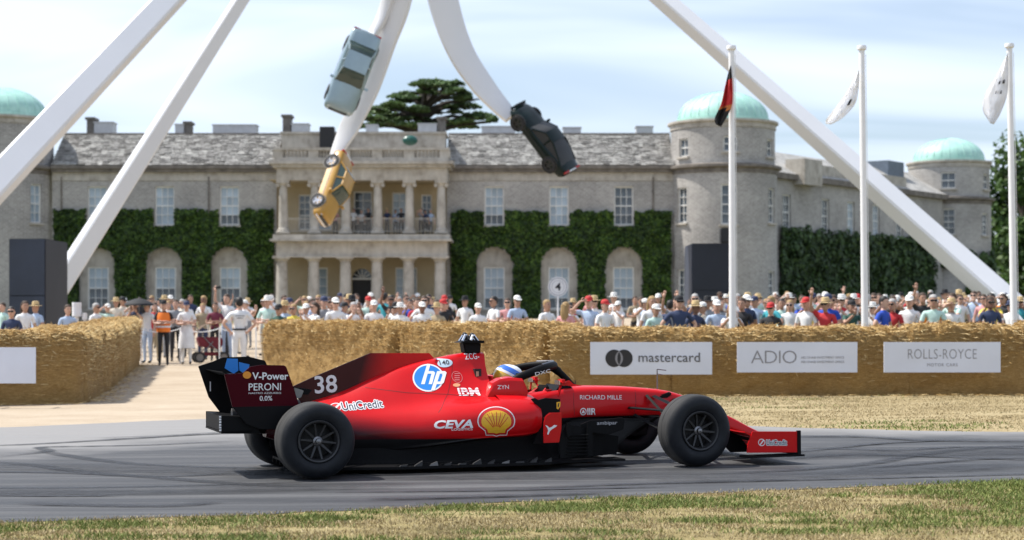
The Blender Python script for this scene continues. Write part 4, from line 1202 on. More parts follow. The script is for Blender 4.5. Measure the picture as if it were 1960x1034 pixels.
def paint(name, c, metal=.0, rough=.35, coat=.8):
    t = NT(name)
    n = t.noise(t.coord(), 2.2, 3)
    t.col(t.mix(1.0, c, t.ramp(n, [(0.3, .93), (0.7, 1.06)]), 'MULTIPLY'))
    t.set(rough=rough, metal=metal, coat=coat, coatr=.06, spec=.5 if coat > .3 else .15)
    return t.mat
M_tyre = plain('tyre_rubber', (.022, .022, .024), .8, .2, 8)
M_chrome = plain('chrome', (.7, .7, .72), .15, .03, metal=1.0)
M_cglass = plain('car_glass', (.02, .045, .035), .05, .1, spec=.8)
M_redlamp = plain('red_lamp', (.4, .015, .015), .2)
M_lamp = plain('clear_lamp', (.75, .76, .78), .15, .04)
M_trim = plain('black_trim', (.02, .02, .02), .5)
def road_car(name, label, body, L_, W_, Hh, style, loc, fwd, up):
    """a saloon or coupe, x forward, z up, origin under the middle; then turned so that it dives on its arm"""
    root = empty(name, loc)
    f_ = Vector(fwd).normalized(); u_ = Vector(up); u_ = (u_ - f_ * u_.dot(f_)).normalized(); l_ = u_.cross(f_)
    root.rotation_mode = 'QUATERNION'
    root.rotation_quaternion = Matrix((f_, l_, u_)).transposed().to_quaternion()
    hl, hw = L_ / 2, W_ / 2
    # stations: x, half width, sill z, belt z, shoulder z
    ST = {'saloon': [(-1, .80, .34, .60, .64), (-.96, .90, .28, .64, .70), (-.6, .98, .22, .68, .76), (-.2, 1, .2, .70, .78), (.25, 1, .2, .69, .77), (.6, .98, .22, .65, .73), (.9, .93, .26, .60, .67), (.98, .86, .3, .54, .60), (1, .78, .36, .5, .54)],
          'coupe': [(-1, .72, .36, .58, .62), (-.95, .88, .28, .64, .72), (-.6, 1.0, .2, .70, .80), (-.2, .97, .18, .66, .74), (.2, .95, .18, .62, .70), (.55, 1.0, .2, .62, .70), (.85, .92, .22, .52, .60), (.96, .78, .26, .44, .50), (1, .62, .32, .42, .46)]}[style]
    xs = [s_[0] for s_ in ST]; rings = []
    for k in range(41):
        x = -1 + 2 * k / 40; w_, z0, zb_, zs = [pchip(xs, [s_[i] for s_ in ST], x) for i in (1, 2, 3, 4)]
        w_ *= hw; z0, zb_, zs = z0 * Hh / 1.35, zb_ * Hh / 1.35 * 1.25, zs * Hh / 1.35 * 1.25
        half = [(w_ * .80, z0), (w_ * .96, z0 + .06), (w_, (z0 + zb_) / 2), (w_ * .99, zb_ - .04), (w_ * .93, zb_ + (zs - zb_) * .5), (w_ * .72, zs), (w_ * .3, zs + .02)]
        ring = [Vector((x * hl, -y, z)) for y, z in half] + [Vector((x * hl, y, z)) for y, z in reversed(half)]
        rings.append(ring)
    bm_ = MB().loft(rings)
    bo = bm_.build('body', body, root, 50)
    zs = lambda x: pchip(xs, [s_[4] for s_ in ST], x) * Hh / 1.35 * 1.25 + .0
    # greenhouse
    G = {'saloon': [(-.66, 0), (-.42, .97), (.02, 1), (.36, 0)], 'coupe': [(-.82, 0), (-.28, .95), (.0, 1), (.36, 0)]}[style]
    roofz = Hh
    def gh(sc_w, lift, x):
        k = pchip([g_[0] for g_ in G], [g_[1] for g_ in G], x)
        return k
    rings = []
    for k in range(21):
        x = G[0][0] + (G[3][0] - G[0][0]) * k / 20
        a = gh(1, 0, x); zb_ = zs(x) - .03; zt = zb_ + (roofz - zb_) * a + .02
        wb, wt = hw * .86, hw * (.86 - .16 * a)
        rings.append([Vector((x * hl, y, z)) for y, z in ((-wb, zb_), (-(wb * .35 + wt * .65), zb_ + (zt - zb_) * .6), (-wt, zt - .03), (-wt * .7, zt + .01), (wt * .7, zt + .01), (wt, zt - .03), ((wb * .35 + wt * .65), zb_ + (zt - zb_) * .6), (wb, zb_))])
    MB().loft(rings, cap=False).build('glasshouse', M_cglass if style == 'saloon' else M_trim, root, 40)
    rm = MB(); rings2 = []
    for k in range(13):
        x = G[1][0] + (.02 - G[1][0]) * k / 12 + .02
        a = gh(1, 0, x); zb_ = zs(x) - .03; zt = zb_ + (roofz - zb_) * a + .035; wt = hw * (.86 - .16 * a) + .012
        rings2.append([Vector((x * hl, y, z)) for y, z in ((-wt, zt - .07), (-wt, zt - .02), (-wt * .7, zt + .012), (0, zt + .02), (wt * .7, zt + .012), (wt, zt - .02), (wt, zt - .07))])
    rm.loft(rings2, closed=False); rm.build('roof', body, root, 50)
    for s_ in (-1, 1):                                     # roof pillars
        pm = MB()
        for (xa, xb) in ((G[3][0] - .02, .03), (-.16, -.16), (G[0][0] + .03, G[1][0] + .02)):
            za, zb2 = zs(xa) - .02, roofz + .01
            pm.tube([(xa * hl, s_ * hw * .87, za), (xb * hl, s_ * hw * .715, zb2)], .035, 6)
        pm.build('pillar', body, root)
        MB().box(.28 * hl, .34 * hl, s_ * hw - .02 * s_, s_ * (hw + .14), zs(.3) - .02, zs(.3) + .09).build('mirror', body, root, bevel=.02)
    # wheels
    for xx in (-.60, .62):
        for s_ in (-1, 1):
            T = Matrix.Translation((xx * hl, s_ * (hw - .02), .31)) @ Matrix.Rotation(R(90) * -s_, 4, 'X')
            tyre = MB().lathe([(.19, -.16), (.29, -.16), (.315, -.12), (.315, 0), (.29, .04), (.2, .04)], 24, T).build('tyre', M_tyre, root, 35)
            rim = MB().lathe([(.001, .0), (.06, .02), (.07, .0), (.08, -.03), (.2, -.02), (.2, .035), (.185, .035)], 20, T)
            for q in range(5):
                Tq = T @ Matrix.Rotation(q * 2 * math.pi / 5, 4, 'Z'); rim.box(-.03, .03, .05, .19, -.01, .02, Tq)
            rim.build('rim', M_chrome if style == 'saloon' else M_trim, tyre, 30)
            MB().lathe([(.33, -.05), (.36, -.05), (.36, .012), (.33, .012)], 24, T).build('wheel_arch', M_trim, root, 35)
    # bumpers, lamps
    MB().box(hl - .10, hl + .04, -hw * .8, hw * .8, .36, .46).build('bumper', M_chrome if style == 'saloon' else body, root, bevel=.03)
    MB().box(-hl - .04, -hl + .10, -hw * .8, hw * .8, .38, .48).build('bumper', M_chrome if style == 'saloon' else body, root, bevel=.03)
    for s_ in (-1, 1):
        MB().lathe([(.001, .03), (.09, .02), (.1, 0), (.1, -.1)], 16, Matrix.Translation((hl * .955, s_ * hw * .62, zs(.95) - .10)) @ Matrix.Rotation(R(90), 4, 'Y')).build('headlamp', M_lamp, root, 40)
        MB().box(-hl - .015, -hl + .06, s_ * hw * .65 - .16, s_ * hw * .65 + .16, .56, .68).build('tail_lamp', M_redlamp, root, bevel=.02)
    MB().box(hl - .03, hl + .02, -.38, .38, .48, .60).build('grille', M_trim, root)
    MB().box(-hl - .02, -hl + .03, -.25, .25, .56, .67).build('number_plate', M_lamp, root)
    # door seams as thin trim lines
    for s_ in (-1, 1): MB().tube([(x * hl, s_ * (hw * pchip(xs, [q[1] for q in ST], x) + .002), .52 * Hh / 1.35 * 1.1) for x in (-.8, -.4, 0, .4, .8)], .014, 5).build('side_trim', M_chrome if style == 'saloon' else M_trim, root)
    return tag(root, label, 'car')
road_car('classic_car', 'pale silver blue saloon car diving nose down on the sculpture', paint('silver_blue_paint', (.28, .37, .41), .3, .28), 3.5, 1.36, 1.12, 'saloon', PT(671, 142, 75.0), (-.34, -.12, -.93), (.30, -.92, .22))
road_car('classic_car', 'golden yellow car nose down in front of the portico columns', paint('gold_yellow_paint', (.42, .225, .03), .05, .4, .4), 3.15, 1.2, 1.04, 'saloon', PT(619, 360, 74.6), (-.25, -.45, -.86), (.93, -.36, -.05))
road_car('sports_car', 'very dark green sports car hanging tail down from the curved arm', paint('dark_green_paint', (.003, .011, .010), .0, .35, .25), 3.45, 1.36, .98, 'coupe', PT(1028, 277, 74.0), (-.60, .05, .80), (.66, -.60, .42))
# ------------------------------------------------------------------ the racing car (x forward from the rear axle, y left, z up)
YAW = R(18); CA, SA = math.cos(YAW), math.sin(YAW)
CRX, CRY = -1.989, 16.851
car = empty('racing_car', (CRX, CRY, gz(CRX) + .007))
fv = Vector((CA, SA, .007 * CA)).normalized(); uv_ = Vector((-.007, 0, 1)).normalized(); uv_ = (uv_ - fv * uv_.dot(fv)).normalized(); lv = uv_.cross(fv)
car.rotation_euler = Matrix((fv, lv, uv_)).transposed().to_euler()
tag(car, 'red and wine open wheel racing car with halo, fin and sponsor lettering on the road', 'racing car')
def CP(px, py, y0):
    """a photo pixel on the car's lengthwise plane y = y0 -> (x, z) on the car"""
    k = (px - 980) / F
    x = (k * (CRY + y0 * CA) - CRX + y0 * SA) / (CA - k * SA)
    X, Y = CRX + x * CA - y0 * SA, CRY + x * SA + y0 * CA
    return x, H - (py - HY) / F * Y - gz(X) - .007

# ---- materials
def paint_nodes(name, mode):
    t = NT(name); RED = (.53, .004, .007); WINE = (.040, .0016, .0055); BLK = (.010, .010, .011)
    tcn = t.n.new('ShaderNodeTexCoord'); s_ = t.n.new('ShaderNodeSeparateXYZ'); t.l.new(tcn.outputs['Object'], s_.inputs[0])
    x, z = s_.outputs['X'], s_.outputs['Z']
    if mode == 'fin':
        d_ = t.math('SUBTRACT', t.math('ADD', x, t.math('MULTIPLY', z, -.30)), .33)
        c = t.mix(t.ramp(d_, [(0.0, 0.0), (0.26, 1.0)]), WINE, RED)
    elif mode == 'body':
        d_ = t.math('ADD', t.math('SUBTRACT', z, .60), t.math('MULTIPLY', x, .255))
        d2 = t.math('ADD', t.math('MULTIPLY', d_, 3.6), .5)
        c = t.mix(t.ramp(d2, [(0.12, 0.0), (0.78, 1.0)]), WINE, RED)  # wine livery fade, with some shade of the lower rear flank painted in
        c = t.mix(t.ramp(t.math('ADD', t.math('MULTIPLY', t.math('SUBTRACT', z, .306), 40.0), .5), [(.3, 0.0), (.7, 1.0)]), BLK, c)
    elif mode == 'nose':
        c = t.mix(t.ramp(t.math('ADD', t.math('MULTIPLY', t.math('SUBTRACT', z, t.math('MAXIMUM', .18, t.math('SUBTRACT', .452, t.math('MULTIPLY', t.math('MAXIMUM', 0, t.math('SUBTRACT', x, 3.55)), .9)))), 60.0), .5), [(.3, 0.0), (.7, 1.0)]), BLK, RED)
    elif mode == 'wing':
        c = t.mix(t.ramp(t.math('ADD', t.math('MULTIPLY', t.math('SUBTRACT', z, .635), 60.0), .5), [(.3, 0.0), (.7, 1.0)]), BLK, (.052, .0022, .007))
    else: c = RED
    dirt = t.noise(t.coord(), 7, 5, .7)
    t.col(t.mix(.35, c, t.ramp(dirt, [(.3, .82), (.7, 1.08)]), 'MULTIPLY') if hasattr(c, 'is_linked') else c)
    t.set(rough=.36, coat=.22 if mode != 'wing' else 0.0, coatr=t.ramp(dirt, [(.3, .06), (.7, .18)]), spec=.16 if mode != 'wing' else .06)
    return t.mat
P_fin, P_body, P_nose, P_wing, P_red = [paint_nodes('car_paint_' + m_, m_) for m_ in ('fin', 'body', 'nose', 'wing', 'red')]
t = NT('carbon_fibre')
ck = t.node('ShaderNodeTexChecker', Scale=260.0)
ck.inputs['Color1'].default_value = (.005, .005, .0055, 1); ck.inputs['Color2'].default_value = (.010, .010, .011, 1)
t.l.new(t.coord(), ck.inputs[0]); t.col(ck.outputs[0]); t.set(rough=.5, spec=.08)
M_carbon = t.mat
t = NT('slick_tyre')
tcn = t.n.new('ShaderNodeTexCoord'); s_ = t.n.new('ShaderNodeSeparateXYZ'); t.l.new(tcn.outputs['Object'], s_.inputs[0])
rad = t.math('SQRT', t.math('ADD', t.math('POWER', s_.outputs['X'], 2), t.math('POWER', s_.outputs['Z'], 2)))
n1 = t.noise(t.coord((1, 14, 1)), 6, 4, .6)
wear = t.ramp(rad, [(.318, 0.0), (.334, 1.0)])
tread = t.ramp(n1, [(.3, (.028, .028, .028)), (.7, (.062, .061, .060))])
t.col(t.mix(wear, t.ramp(t.noise(t.coord(), 9, 4), [(.3, (.008, .0092, .012)), (.7, (.014, .016, .020))]), tread))
t.set(rough=t.ramp(rad, [(.30, .5), (.335, .8)]), spec=.2)
t.bump(t.noise(t.coord(), 60, 3), .25, .004)
M_slick = t.mat
M_rim = plain('dark_alloy', (.035, .035, .037), .5, .15, 9, metal=.4)
M_hub = plain('hub_alloy', (.20, .20, .21), .38, .05, metal=1.0)
M_brake = plain('brake_drum', (.012, .012, .013), .7, .2)
M_white = plain('white_decal', (.74, .74, .75), .45, .03)
M_bluelogo = plain('blue_decal', (.012, .20, .62), .4, .04)
M_yel = plain('yellow_decal', (.78, .42, .02), .45, .05)
M_rdecal = plain('red_decal', (.55, .012, .012), .45, .05)
M_navy = plain('navy_decal', (.02, .028, .05), .45, .05)
M_amber = plain('amber_decal', (.70, .26, .02), .45, .05)
def part(mb, name, mat, smooth=None, parent=None, **kw): return mb.build(name, mat, parent or car, smooth, **kw)
def mir(mb):
    """the same parts on the other flank"""
    n = len(mb.v); k = len(mb.f)
    mb.v += [(x, -y, z) for x, y, z in mb.v[:n]]
    mb.f += [(tuple(i + n for i in reversed(f_)), m_) for f_, m_ in mb.f[:k]]
    return mb

# ---- engine cover and sidepods, one skin
S = [  # x : half section, bottom centre to top centre
    (-.30, [(0, .33), (.06, .33), (.10, .35), (.115, .38), (.115, .42), (.105, .455), (.09, .48), (.07, .50), (.035, .515), (0, .52)]),
    (.10, [(0, .20), (.17, .20), (.24, .24), (.27, .32), (.262, .40), (.235, .47), (.18, .54), (.11, .60), (.045, .632), (0, .64)]),
    (.40, [(0, .17), (.24, .17), (.31, .22), (.345, .31), (.335, .40), (.30, .485), (.235, .565), (.14, .655), (.05, .715), (0, .725)]),
    (.70, [(0, .17), (.32, .18), (.39, .23), (.425, .325), (.415, .42), (.37, .51), (.28, .60), (.165, .735), (.062, .835), (0, .848)]),
    (1.0, [(0, .17), (.44, .21), (.50, .255), (.535, .34), (.52, .445), (.455, .54), (.335, .635), (.20, .80), (.075, .94), (0, .955)]),
    (1.34, [(0, .17), (.55, .255), (.615, .295), (.655, .385), (.632, .50), (.545, .592), (.37, .675), (.20, .865), (.082, 1.015), (0, 1.034)]),
    (1.62, [(0, .17), (.58, .285), (.66, .325), (.70, .42), (.68, .535), (.575, .625), (.37, .69), (.165, .90), (.085, 1.055), (0, 1.078)]),
    (1.79, [(0, .17), (.58, .295), (.665, .335), (.71, .43), (.69, .545), (.585, .64), (.38, .70), (.158, .92), (.095, 1.06), (0, 1.082)])]
S2 = [(1.79, [(0, .17), (.58, .295), (.665, .335), (.71, .43), (.69, .545), (.585, .64), (.42, .695), (.30, .70), (.2, .69), (0, .68)]),
      (2.00, [(0, .20), (.57, .305), (.655, .345), (.70, .435), (.685, .545), (.585, .64), (.43, .69), (.30, .70), (.2, .69), (0, .68)]),
      (2.12, [(0, .22), (.55, .32), (.635, .36), (.68, .44), (.665, .54), (.575, .63), (.43, .675), (.30, .69), (.2, .69), (0, .68)]),
      (2.18, [(0, .24), (.53, .345), (.60, .375), (.64, .445), (.63, .53), (.555, .61), (.42, .655), (.30, .68), (.2, .68), (0, .68)])]
def sections(S_, step):
    xs = [a for a, _ in S_]; out = []
    n = max(2, int(round((xs[-1] - xs[0]) / step)))
    for k in range(n + 1):
        x = xs[0] + (xs[-1] - xs[0]) * k / n
        half = [Vector((pchip(xs, [p[i][0] for _, p in S_], x), pchip(xs, [p[i][1] for _, p in S_], x))) for i in range(10)]
        cv = catmull(half, 5)
        out.append((x, cv))
    return out
mb = MB()
secs = sections(S, .05)
full = lambda x, cv: [Vector((x, -p.x, p.y)) for p in cv] + [Vector((x, p.x, p.y)) for p in reversed(cv[1:-1])]
mb.loft([full(x, cv) for x, cv in secs])
secs2 = sections(S2, .04)
keep = []
half2 = lambda x, cv, s_: [Vector((x, s_ * p.x, p.y)) for p in cv if p.x > .255 or p.y < .5]
n0 = min(len(half2(x, cv, 1)) for x, cv in secs2)
for s_ in (-1, 1):
    rings = [half2(x, cv, s_)[:n0] for x, cv in secs2]
    mb.loft(rings if s_ > 0 else rings, closed=False)
cover = part(mb, 'engine_cover', P_body, 38)
# dark radiator mouths at the front of the sidepods
mb = MB()
x, cv = secs2[-1]
pts = [(s.x, s.y) for s in cv if s.x > .28]
lip = [(p[0] * .985, .5 + (p[1] - .5) * .96) for p in pts]
mb.prism([(a, b) for a, b in lip] , 2.178, 2.186, 'x')
part(mir(mb), 'air_inlet', M_brake)
# roll hoop intake mouth and camera pod hole
part(MB().prism([(-.075, .93), (.075, .93), (.085, 1.0), (.06, 1.05), (-.06, 1.05), (-.085, 1.0)], 1.785, 1.797, 'x'), 'airbox_mouth', M_brake)
hp_ = [CP(918, 690, -.13), CP(923, 690, -.13)]
part(MB().prism([CP(907, 706, -.16), CP(920, 706, -.16), CP(920, 726, -.16), CP(909, 727, -.16)], -.205, -.12, 'y'), 'side_intake', M_brake)
part(MB().prism([CP(912, 711, -.2), CP(917, 711, -.2), CP(917, 720, -.2), CP(912, 721, -.2)], -.212, -.2, 'y'), 'intake_patch', plain('tan_patch', (.45, .3, .2), .5))  # small flat tan patch on the side intake

# ---- shark fin
fin_px = [(556, 742), (600, 722), (710, 676), (823, 676), (836, 690), (850, 700), (850, 760), (700, 765), (590, 790)]
fp = [CP(a, b, 0) for a, b in fin_px]
fp[-3] = (1.42, .90); fp[-2] = (.65, .70); fp[-1] = (.10, .56)
fin = part(MB().prism(fp, -.009, .009, 'y'), 'shark_fin', P_fin, bevel=.003)

# ---- survival cell and nose
N_ = [(1.78, .19, .69, .36, .34), (2.2, .24, .705, .345, .32), (2.5, .36, .735, .30, .27), (2.72, .43, .747, .262, .225), (3.1, .436, .738, .222, .185), (3.45, .43, .712, .19, .15), (3.66, .425, .685, .172, .13),
      (3.8, .415, .648, .158, .118), (4.1, .345, .53, .130, .10), (4.4, .26, .392, .108, .085), (4.58, .215, .30, .095, .07), (4.68, .205, .255, .07, .045)]
def rsec(x, zb, zt, wb, wt, n=28):
    out = []
    for k in range(n):
        a = 2 * math.pi * k / n + .001; ca_, sa_ = math.cos(a), math.sin(a); e = .42
        y = math.copysign(abs(ca_) ** e, ca_); z = math.copysign(abs(sa_) ** e, sa_)
        zz_ = (zb + zt) / 2 + z * (zt - zb) / 2
        w = wb + (wt - wb) * (zz_ - zb) / (zt - zb)
        out.append(Vector((x, y * w, zz_)))
    return out
xs = [a[0] for a in N_]; rings = []
for k in range(70):
    x = xs[0] + (xs[-1] - xs[0]) * k / 69
    rings.append(rsec(x, *[pchip(xs, [a[i] for a in N_], x) for i in (1, 2, 3, 4)]))
mb = MB(); mb.loft(rings)
# leave the cockpit open
mb.f = [(f_, m_) for f_, m_ in mb.f if not (len(f_) == 4 and all(1.80 < mb.v[i][0] < 2.56 and abs(mb.v[i][1]) < .245 and mb.v[i][2] > .6 for i in f_))]
cell = part(mb, 'nose_and_tub', P_nose, 40)
part(MB().box(1.84, 2.52, -.235, .235, .30, .31).box(1.82, 1.84, -.24, .24, .30, .78).box(1.84, 2.5, .235, .245, .3, .69).box(1.84, 2.5, -.245, -.235, .3, .69), 'cockpit_liner', M_brake)
# padded cockpit surround behind and beside the helmet
zy = [CP(a, b, -.40) for a, b in ((929, 762), (934, 752), (943, 736), (957, 728.5), (975, 725.5), (1000, 727), (1004, 735), (1008, 750), (1006, 762))]
mb = MB(); rings = []
for y, sh in ((-.425, .0), (-.405, .012), (-.30, .022), (-.245, .01)):
    rings.append([Vector((x + (.012 if y == -.425 else 0), y, z + (sh if z > .74 else 0) - (.015 if y == -.425 and z > .74 else 0))) for x, z in zy])
mb.loft(rings)
part(mb, 'cockpit_surround', P_red, 35)
m2_ = MB(); m2_.loft([[Vector((p.x, -p.y, p.z)) for p in r_] for r_ in rings]); part(m2_, 'cockpit_surround', P_red, 35)
part(MB().box(1.795, 1.87, -.24, .24, .70, .86), 'headrest', P_red, bevel=.03)
part(MB().box(1.99, 2.02, -.30, -.24, .70, .80), 'belt_anchor', M_brake)
# steering wheel, dash and windscreen lip
part(MB().box(2.40, 2.43, -.14, .14, .62, .76).box(2.43, 2.55, -.03, .03, .66, .70), 'steering_wheel', M_carbon, bevel=.012)
part(MB().prism([(2.46, .70), (2.52, .765), (2.62, .75), (2.64, .735)], -.20, .20, 'y'), 'windscreen_lip', M_carbon)
# ---- halo
h_near = [(1.93, -.33, .755), (2.03, -.355, .835), (2.16, -.355, .885), (2.30, -.30, .925), (2.42, -.20, .945), (2.50, -.08, .95)]
hp2 = [Vector(p) for p in h_near] + [Vector((x, -y, z)) for x, y, z in reversed(h_near)]
hc = catmull(hp2, 6)
halo = part(MB().tube(hc, .034, 12, flat=1.15), 'halo', M_carbon, 60)
part(MB().tube(catmull([(2.44, 0, .955), (2.53, 0, .915), (2.62, 0, .84), (2.72, 0, .735)], 5), [.04] * 8 + [.034] * 8, 12), 'halo_pillar', M_carbon, 60)
part(MB().tube(catmull([(2.30, -.30, .962), (2.42, -.20, .982), (2.50, -.05, .987), (2.50, .05, .987), (2.42, .2, .982)], 4), .010, 6), 'halo_highlight', M_hub)  # grey strip laid on the halo to stand for its bright reflection
part(MB().prism([(2.58, .74), (2.60, .79), (2.66, .80), (2.70, .765), (2.80, .745), (2.80, .735)], -.07, .07, 'y'), 'halo_foot', P_red, bevel=.015)
# ---- mirrors
for s_ in (-1, 1):
    mr = part(MB().box(2.42, 2.50, s_ * .40 - .085, s_ * .40 + .085, .765, .825), 'mirror', P_red, bevel=.025)
    part(MB().box(2.414, 2.419, s_ * .40 - .07, s_ * .40 + .07, .775, .815), 'glass', M_chrome, parent=mr)
    part(MB().tube([(2.46, s_ * .36, .77), (2.48, s_ * .27, .70)], .010, 6).tube([(2.44, s_ * .44, .77), (2.42, s_ * .42, .66)], .010, 6), 'stay', P_red, parent=mr)
# ---- camera pod on the roll hoop with an extra camera rig
pod = part(MB().prism([CP(884, 655, 0), CP(919, 655, 0), CP(917, 677, 0), CP(888, 677, 0)], -.07, .07, 'y'), 'camera_pod', M_carbon, bevel=.012)
part(MB().prism([CP(875, 656, 0), CP(922, 657, 0), CP(922, 652, 0), CP(890, 651, 0)], -.12, .12, 'y'), 'pod_wing', M_carbon, bevel=.004)
rg = MB()
for pts in ([(884, 653), (891, 641)], [(891, 641), (896, 652)], [(900, 652), (905, 642)], [(905, 642), (914, 653)]):
    for yy in (-.05, .05): rg.tube([(CP(*pts[0], 0)[0], yy, CP(*pts[0], 0)[1]), (CP(*pts[1], 0)[0], yy * .6, CP(*pts[1], 0)[1])], .014, 6)
rig = part(rg, 'camera_rig', M_chrome)
part(MB().ball((CP(897, 648, 0)[0], 0, CP(897, 648, 0)[1]), .03, .03, .03), 'lens', M_brake, 40, rig)
for a in ((891, 640), (905, 641)): part(MB().ball((CP(*a, 0)[0], 0, CP(*a, 0)[1]), .022, .03, .02), 'clamp', M_brake, 40, rig)
part(MB().tube([(CP(887, 676, 0)[0], 0, 1.06), (CP(926, 676, 0)[0] - .03, 0, 1.085)], .022, 8), 'pod_mount', P_red)
# ---- nose sensors
a0, a1 = CP(1259, 757, 0), CP(1259, 707, 0)
part(MB().tube([(a0[0], 0, a0[1] - .04), (a1[0], 0, a1[1])], [.010, .006], 6).tube([(a1[0], 0, a1[1]), (CP(1276, 710, 0)[0], 0, CP(1276, 709, 0)[1])], .005, 6).tube([(a1[0], 0, a1[1] - .045), (a1[0] + .06, 0, a1[1] - .055)], .003, 5), 'pitot_tube', M_hub)
part(MB().prism([CP(1232, 752, 0), CP(1258, 744, 0), CP(1262, 746, 0), CP(1264, 760, 0), CP(1236, 760, 0)], -.05, .05, 'y'), 'sensor_fairing', P_red, bevel=.01)
a0, a1 = CP(1102, 746, 0), CP(1102, 728, 0)
part(MB().tube([(a0[0], 0, a0[1] - .03), (a1[0], 0, a1[1])], .005, 6), 'aerial', M_brake)
part(MB().prism([CP(1262, 757, -.14), CP(1284, 750, -.14), CP(1287, 755, -.14), CP(1276, 763, -.14), CP(1262, 764, -.14)], -.15, .15, 'y'), 'nose_bracket', M_carbon, bevel=.008)

# ---- floor, undercut, diffuser, plank
fl = [(-.05, .40), (.05, .58), (.45, .70), (.75, .79), (2.2, .79), (2.42, .60), (2.62, .30), (2.62, 0)]
out = fl + [(x, -y) for x, y in reversed(fl[:-1])]
part(MB().prism(out, .052, .078, 'z'), 'floor', M_carbon, bevel=.004)
part(MB().box(.1, 3.0, -.15, .15, .022, .05), 'plank', plain('wooden_plank', (.12, .085, .05), .8))
for s_ in (-1, 1):
    m = MB(); rings = []
    for x, yo, yi, zt in ((.15, .24, .23, .30), (.45, .34, .31, .30), (.8, .42, .40, .31), (1.2, .50, .50, .32), (1.7, .54, .56, .335), (2.1, .54, .56, .35), (2.3, .46, .45, .36), (2.45, .34, .3, .36)):
        rings.append([Vector((x, s_ * yo, .079)), Vector((x, s_ * (yo - .01), .13)), Vector((x, s_ * (yo * .6 + yi * .4), .20)), Vector((x, s_ * yi, zt)), Vector((x, s_ * .1, zt)), Vector((x, s_ * .1, .079))])
    m.loft(rings); part(m, 'sidepod_undercut', M_carbon, 50)
    for k in range(11):
        x0 = .78 + k * .137; zz_ = .0775
        part(MB().prism([(x0, zz_), (x0 + .06 + .012 * (k % 3), zz_), (x0 + .075, zz_ + .018 + .01 * ((k * 7) % 4)), (x0 + .01, zz_ + .012)], s_ * .765 - .02, s_ * .765 + .012, 'y'), 'edge_highlight', M_hub if k in (2, 7) else M_rim)  # small bits added for the highlights along the floor edge, two of them brighter
    for k in range(7):
        x0 = .95 + k * .19
        part(MB().prism([(x0, .078), (x0 + .10, .078), (x0 + .12, .098 + .008 * (k % 3)), (x0 + .03, .095)], s_ * .775 - .004, s_ * .775 + .004, 'y'), 'floor_fin', M_carbon)
    part(MB().prism([(.75, .0775), (2.2, .0775), (2.15, .105), (1.5, .112), (.85, .098)], s_ * .70 - .005, s_ * .70 + .005, 'y'), 'floor_rail', M_carbon)
# diffuser
dm = MB()
dm.add([(-.05, -.52, .06), (-.05, .52, .06), (-.14, .46, .10), (-.14, -.46, .10), (-.05, -.52, .08), (-.05, .52, .08), (-.14, .46, .12), (-.14, -.46, .12)], [(0, 1, 2, 3), (4, 7, 6, 5), (0, 4, 5, 1), (2, 6, 7, 3), (0, 3, 7, 4), (1, 5, 6, 2)])
part(dm, 'diffuser', M_carbon)
for yy in (-.45, -.28, -.1, .1, .28, .45): part(MB().prism([(-.05, .05), (-.14, .06), (-.14, .115), (-.05, .075)], yy - .005, yy + .005, 'y'), 'diffuser_strake', M_carbon)
part(MB().tube([(-.25, 0, .43), (-.68, 0, .42)], [.075, .05], 12), 'crash_structure', M_carbon, 40)
part(MB().box(-.70, -.68, -.05, .05, .37, .46), 'rain_light', M_redlamp, bevel=.008)
part(MB().tube([(-.1, 0, .52), (-.55, 0, .55), (-.60, 0, .55)], .05, 12), 'exhaust', M_hub, 40)
# low rear winglet box seen behind the near tyre
wl_ = [CP(a, b, -.45) for a, b in ((424, 796), (484, 798), (500, 830), (424, 830))]
part(MB().prism(wl_, -.46, -.444, 'y'), 'winglet_plate', M_carbon, bevel=.003)
part(MB().prism([(-.77, .40), (-.50, .40), (-.50, .42), (-.77, .415)], -.46, .46, 'y'), 'beam_wing', M_carbon)
part(MB().prism([(-.765, .42), (-.50, .42), (-.50, .53), (-.765, .55)], -.443, .443, 'y'), 'beam_wing', M_carbon)
part(MB().prism(wl_, .444, .46, 'y'), 'winglet_plate', M_carbon, bevel=.003)
for k in range(6): part(MB().box(-.785, -.768, -.458, -.452, .42 + k * .024, .435 + k * .024), 'gurney_slat', M_white)

# ---- rear wing
ep = [CP(a, b, -.5) for a, b in ((430.5, 717), (466, 714), (480, 702), (500, 698.5), (545, 699.5), (549, 702), (556, 722), (564, 746), (573, 776), (580, 806), (560, 822), (500, 822), (472, 812), (445.5, 779))]
near_ep = part(MB().prism(ep, -.512, -.49, 'y'), 'endplate', P_wing, bevel=.004)
ep2 = [(-.83, .975), (-.70, 1.015), (-.60, 1.055), (-.36, 1.06), (-.2, 1.02), (-.16, .93), (-.11, .80), (-.06, .55), (-.15, .44), (-.45, .44), (-.60, .50), (-.735, .685)]
far_ep = part(MB().prism(ep2, .49, .512, 'y'), 'endplate', M_carbon, bevel=.004)
part(MB().prism([(-.585, .955), (-.56, 1.045), (-.46, 1.04), (-.455, .93), (-.50, .90)], .484, .489, 'y'), 'blue_sticker', M_bluelogo, parent=far_ep)
part(MB().prism([(-.445, .93), (-.45, 1.01), (-.35, .985), (-.36, .935), (-.40, .90)], .484, .489, 'y'), 'blue_sticker', M_bluelogo, parent=far_ep)
part(MB().box(-.725, -.715, .482, .489, .74, .83), 'white_stripe', M_white, parent=far_ep)
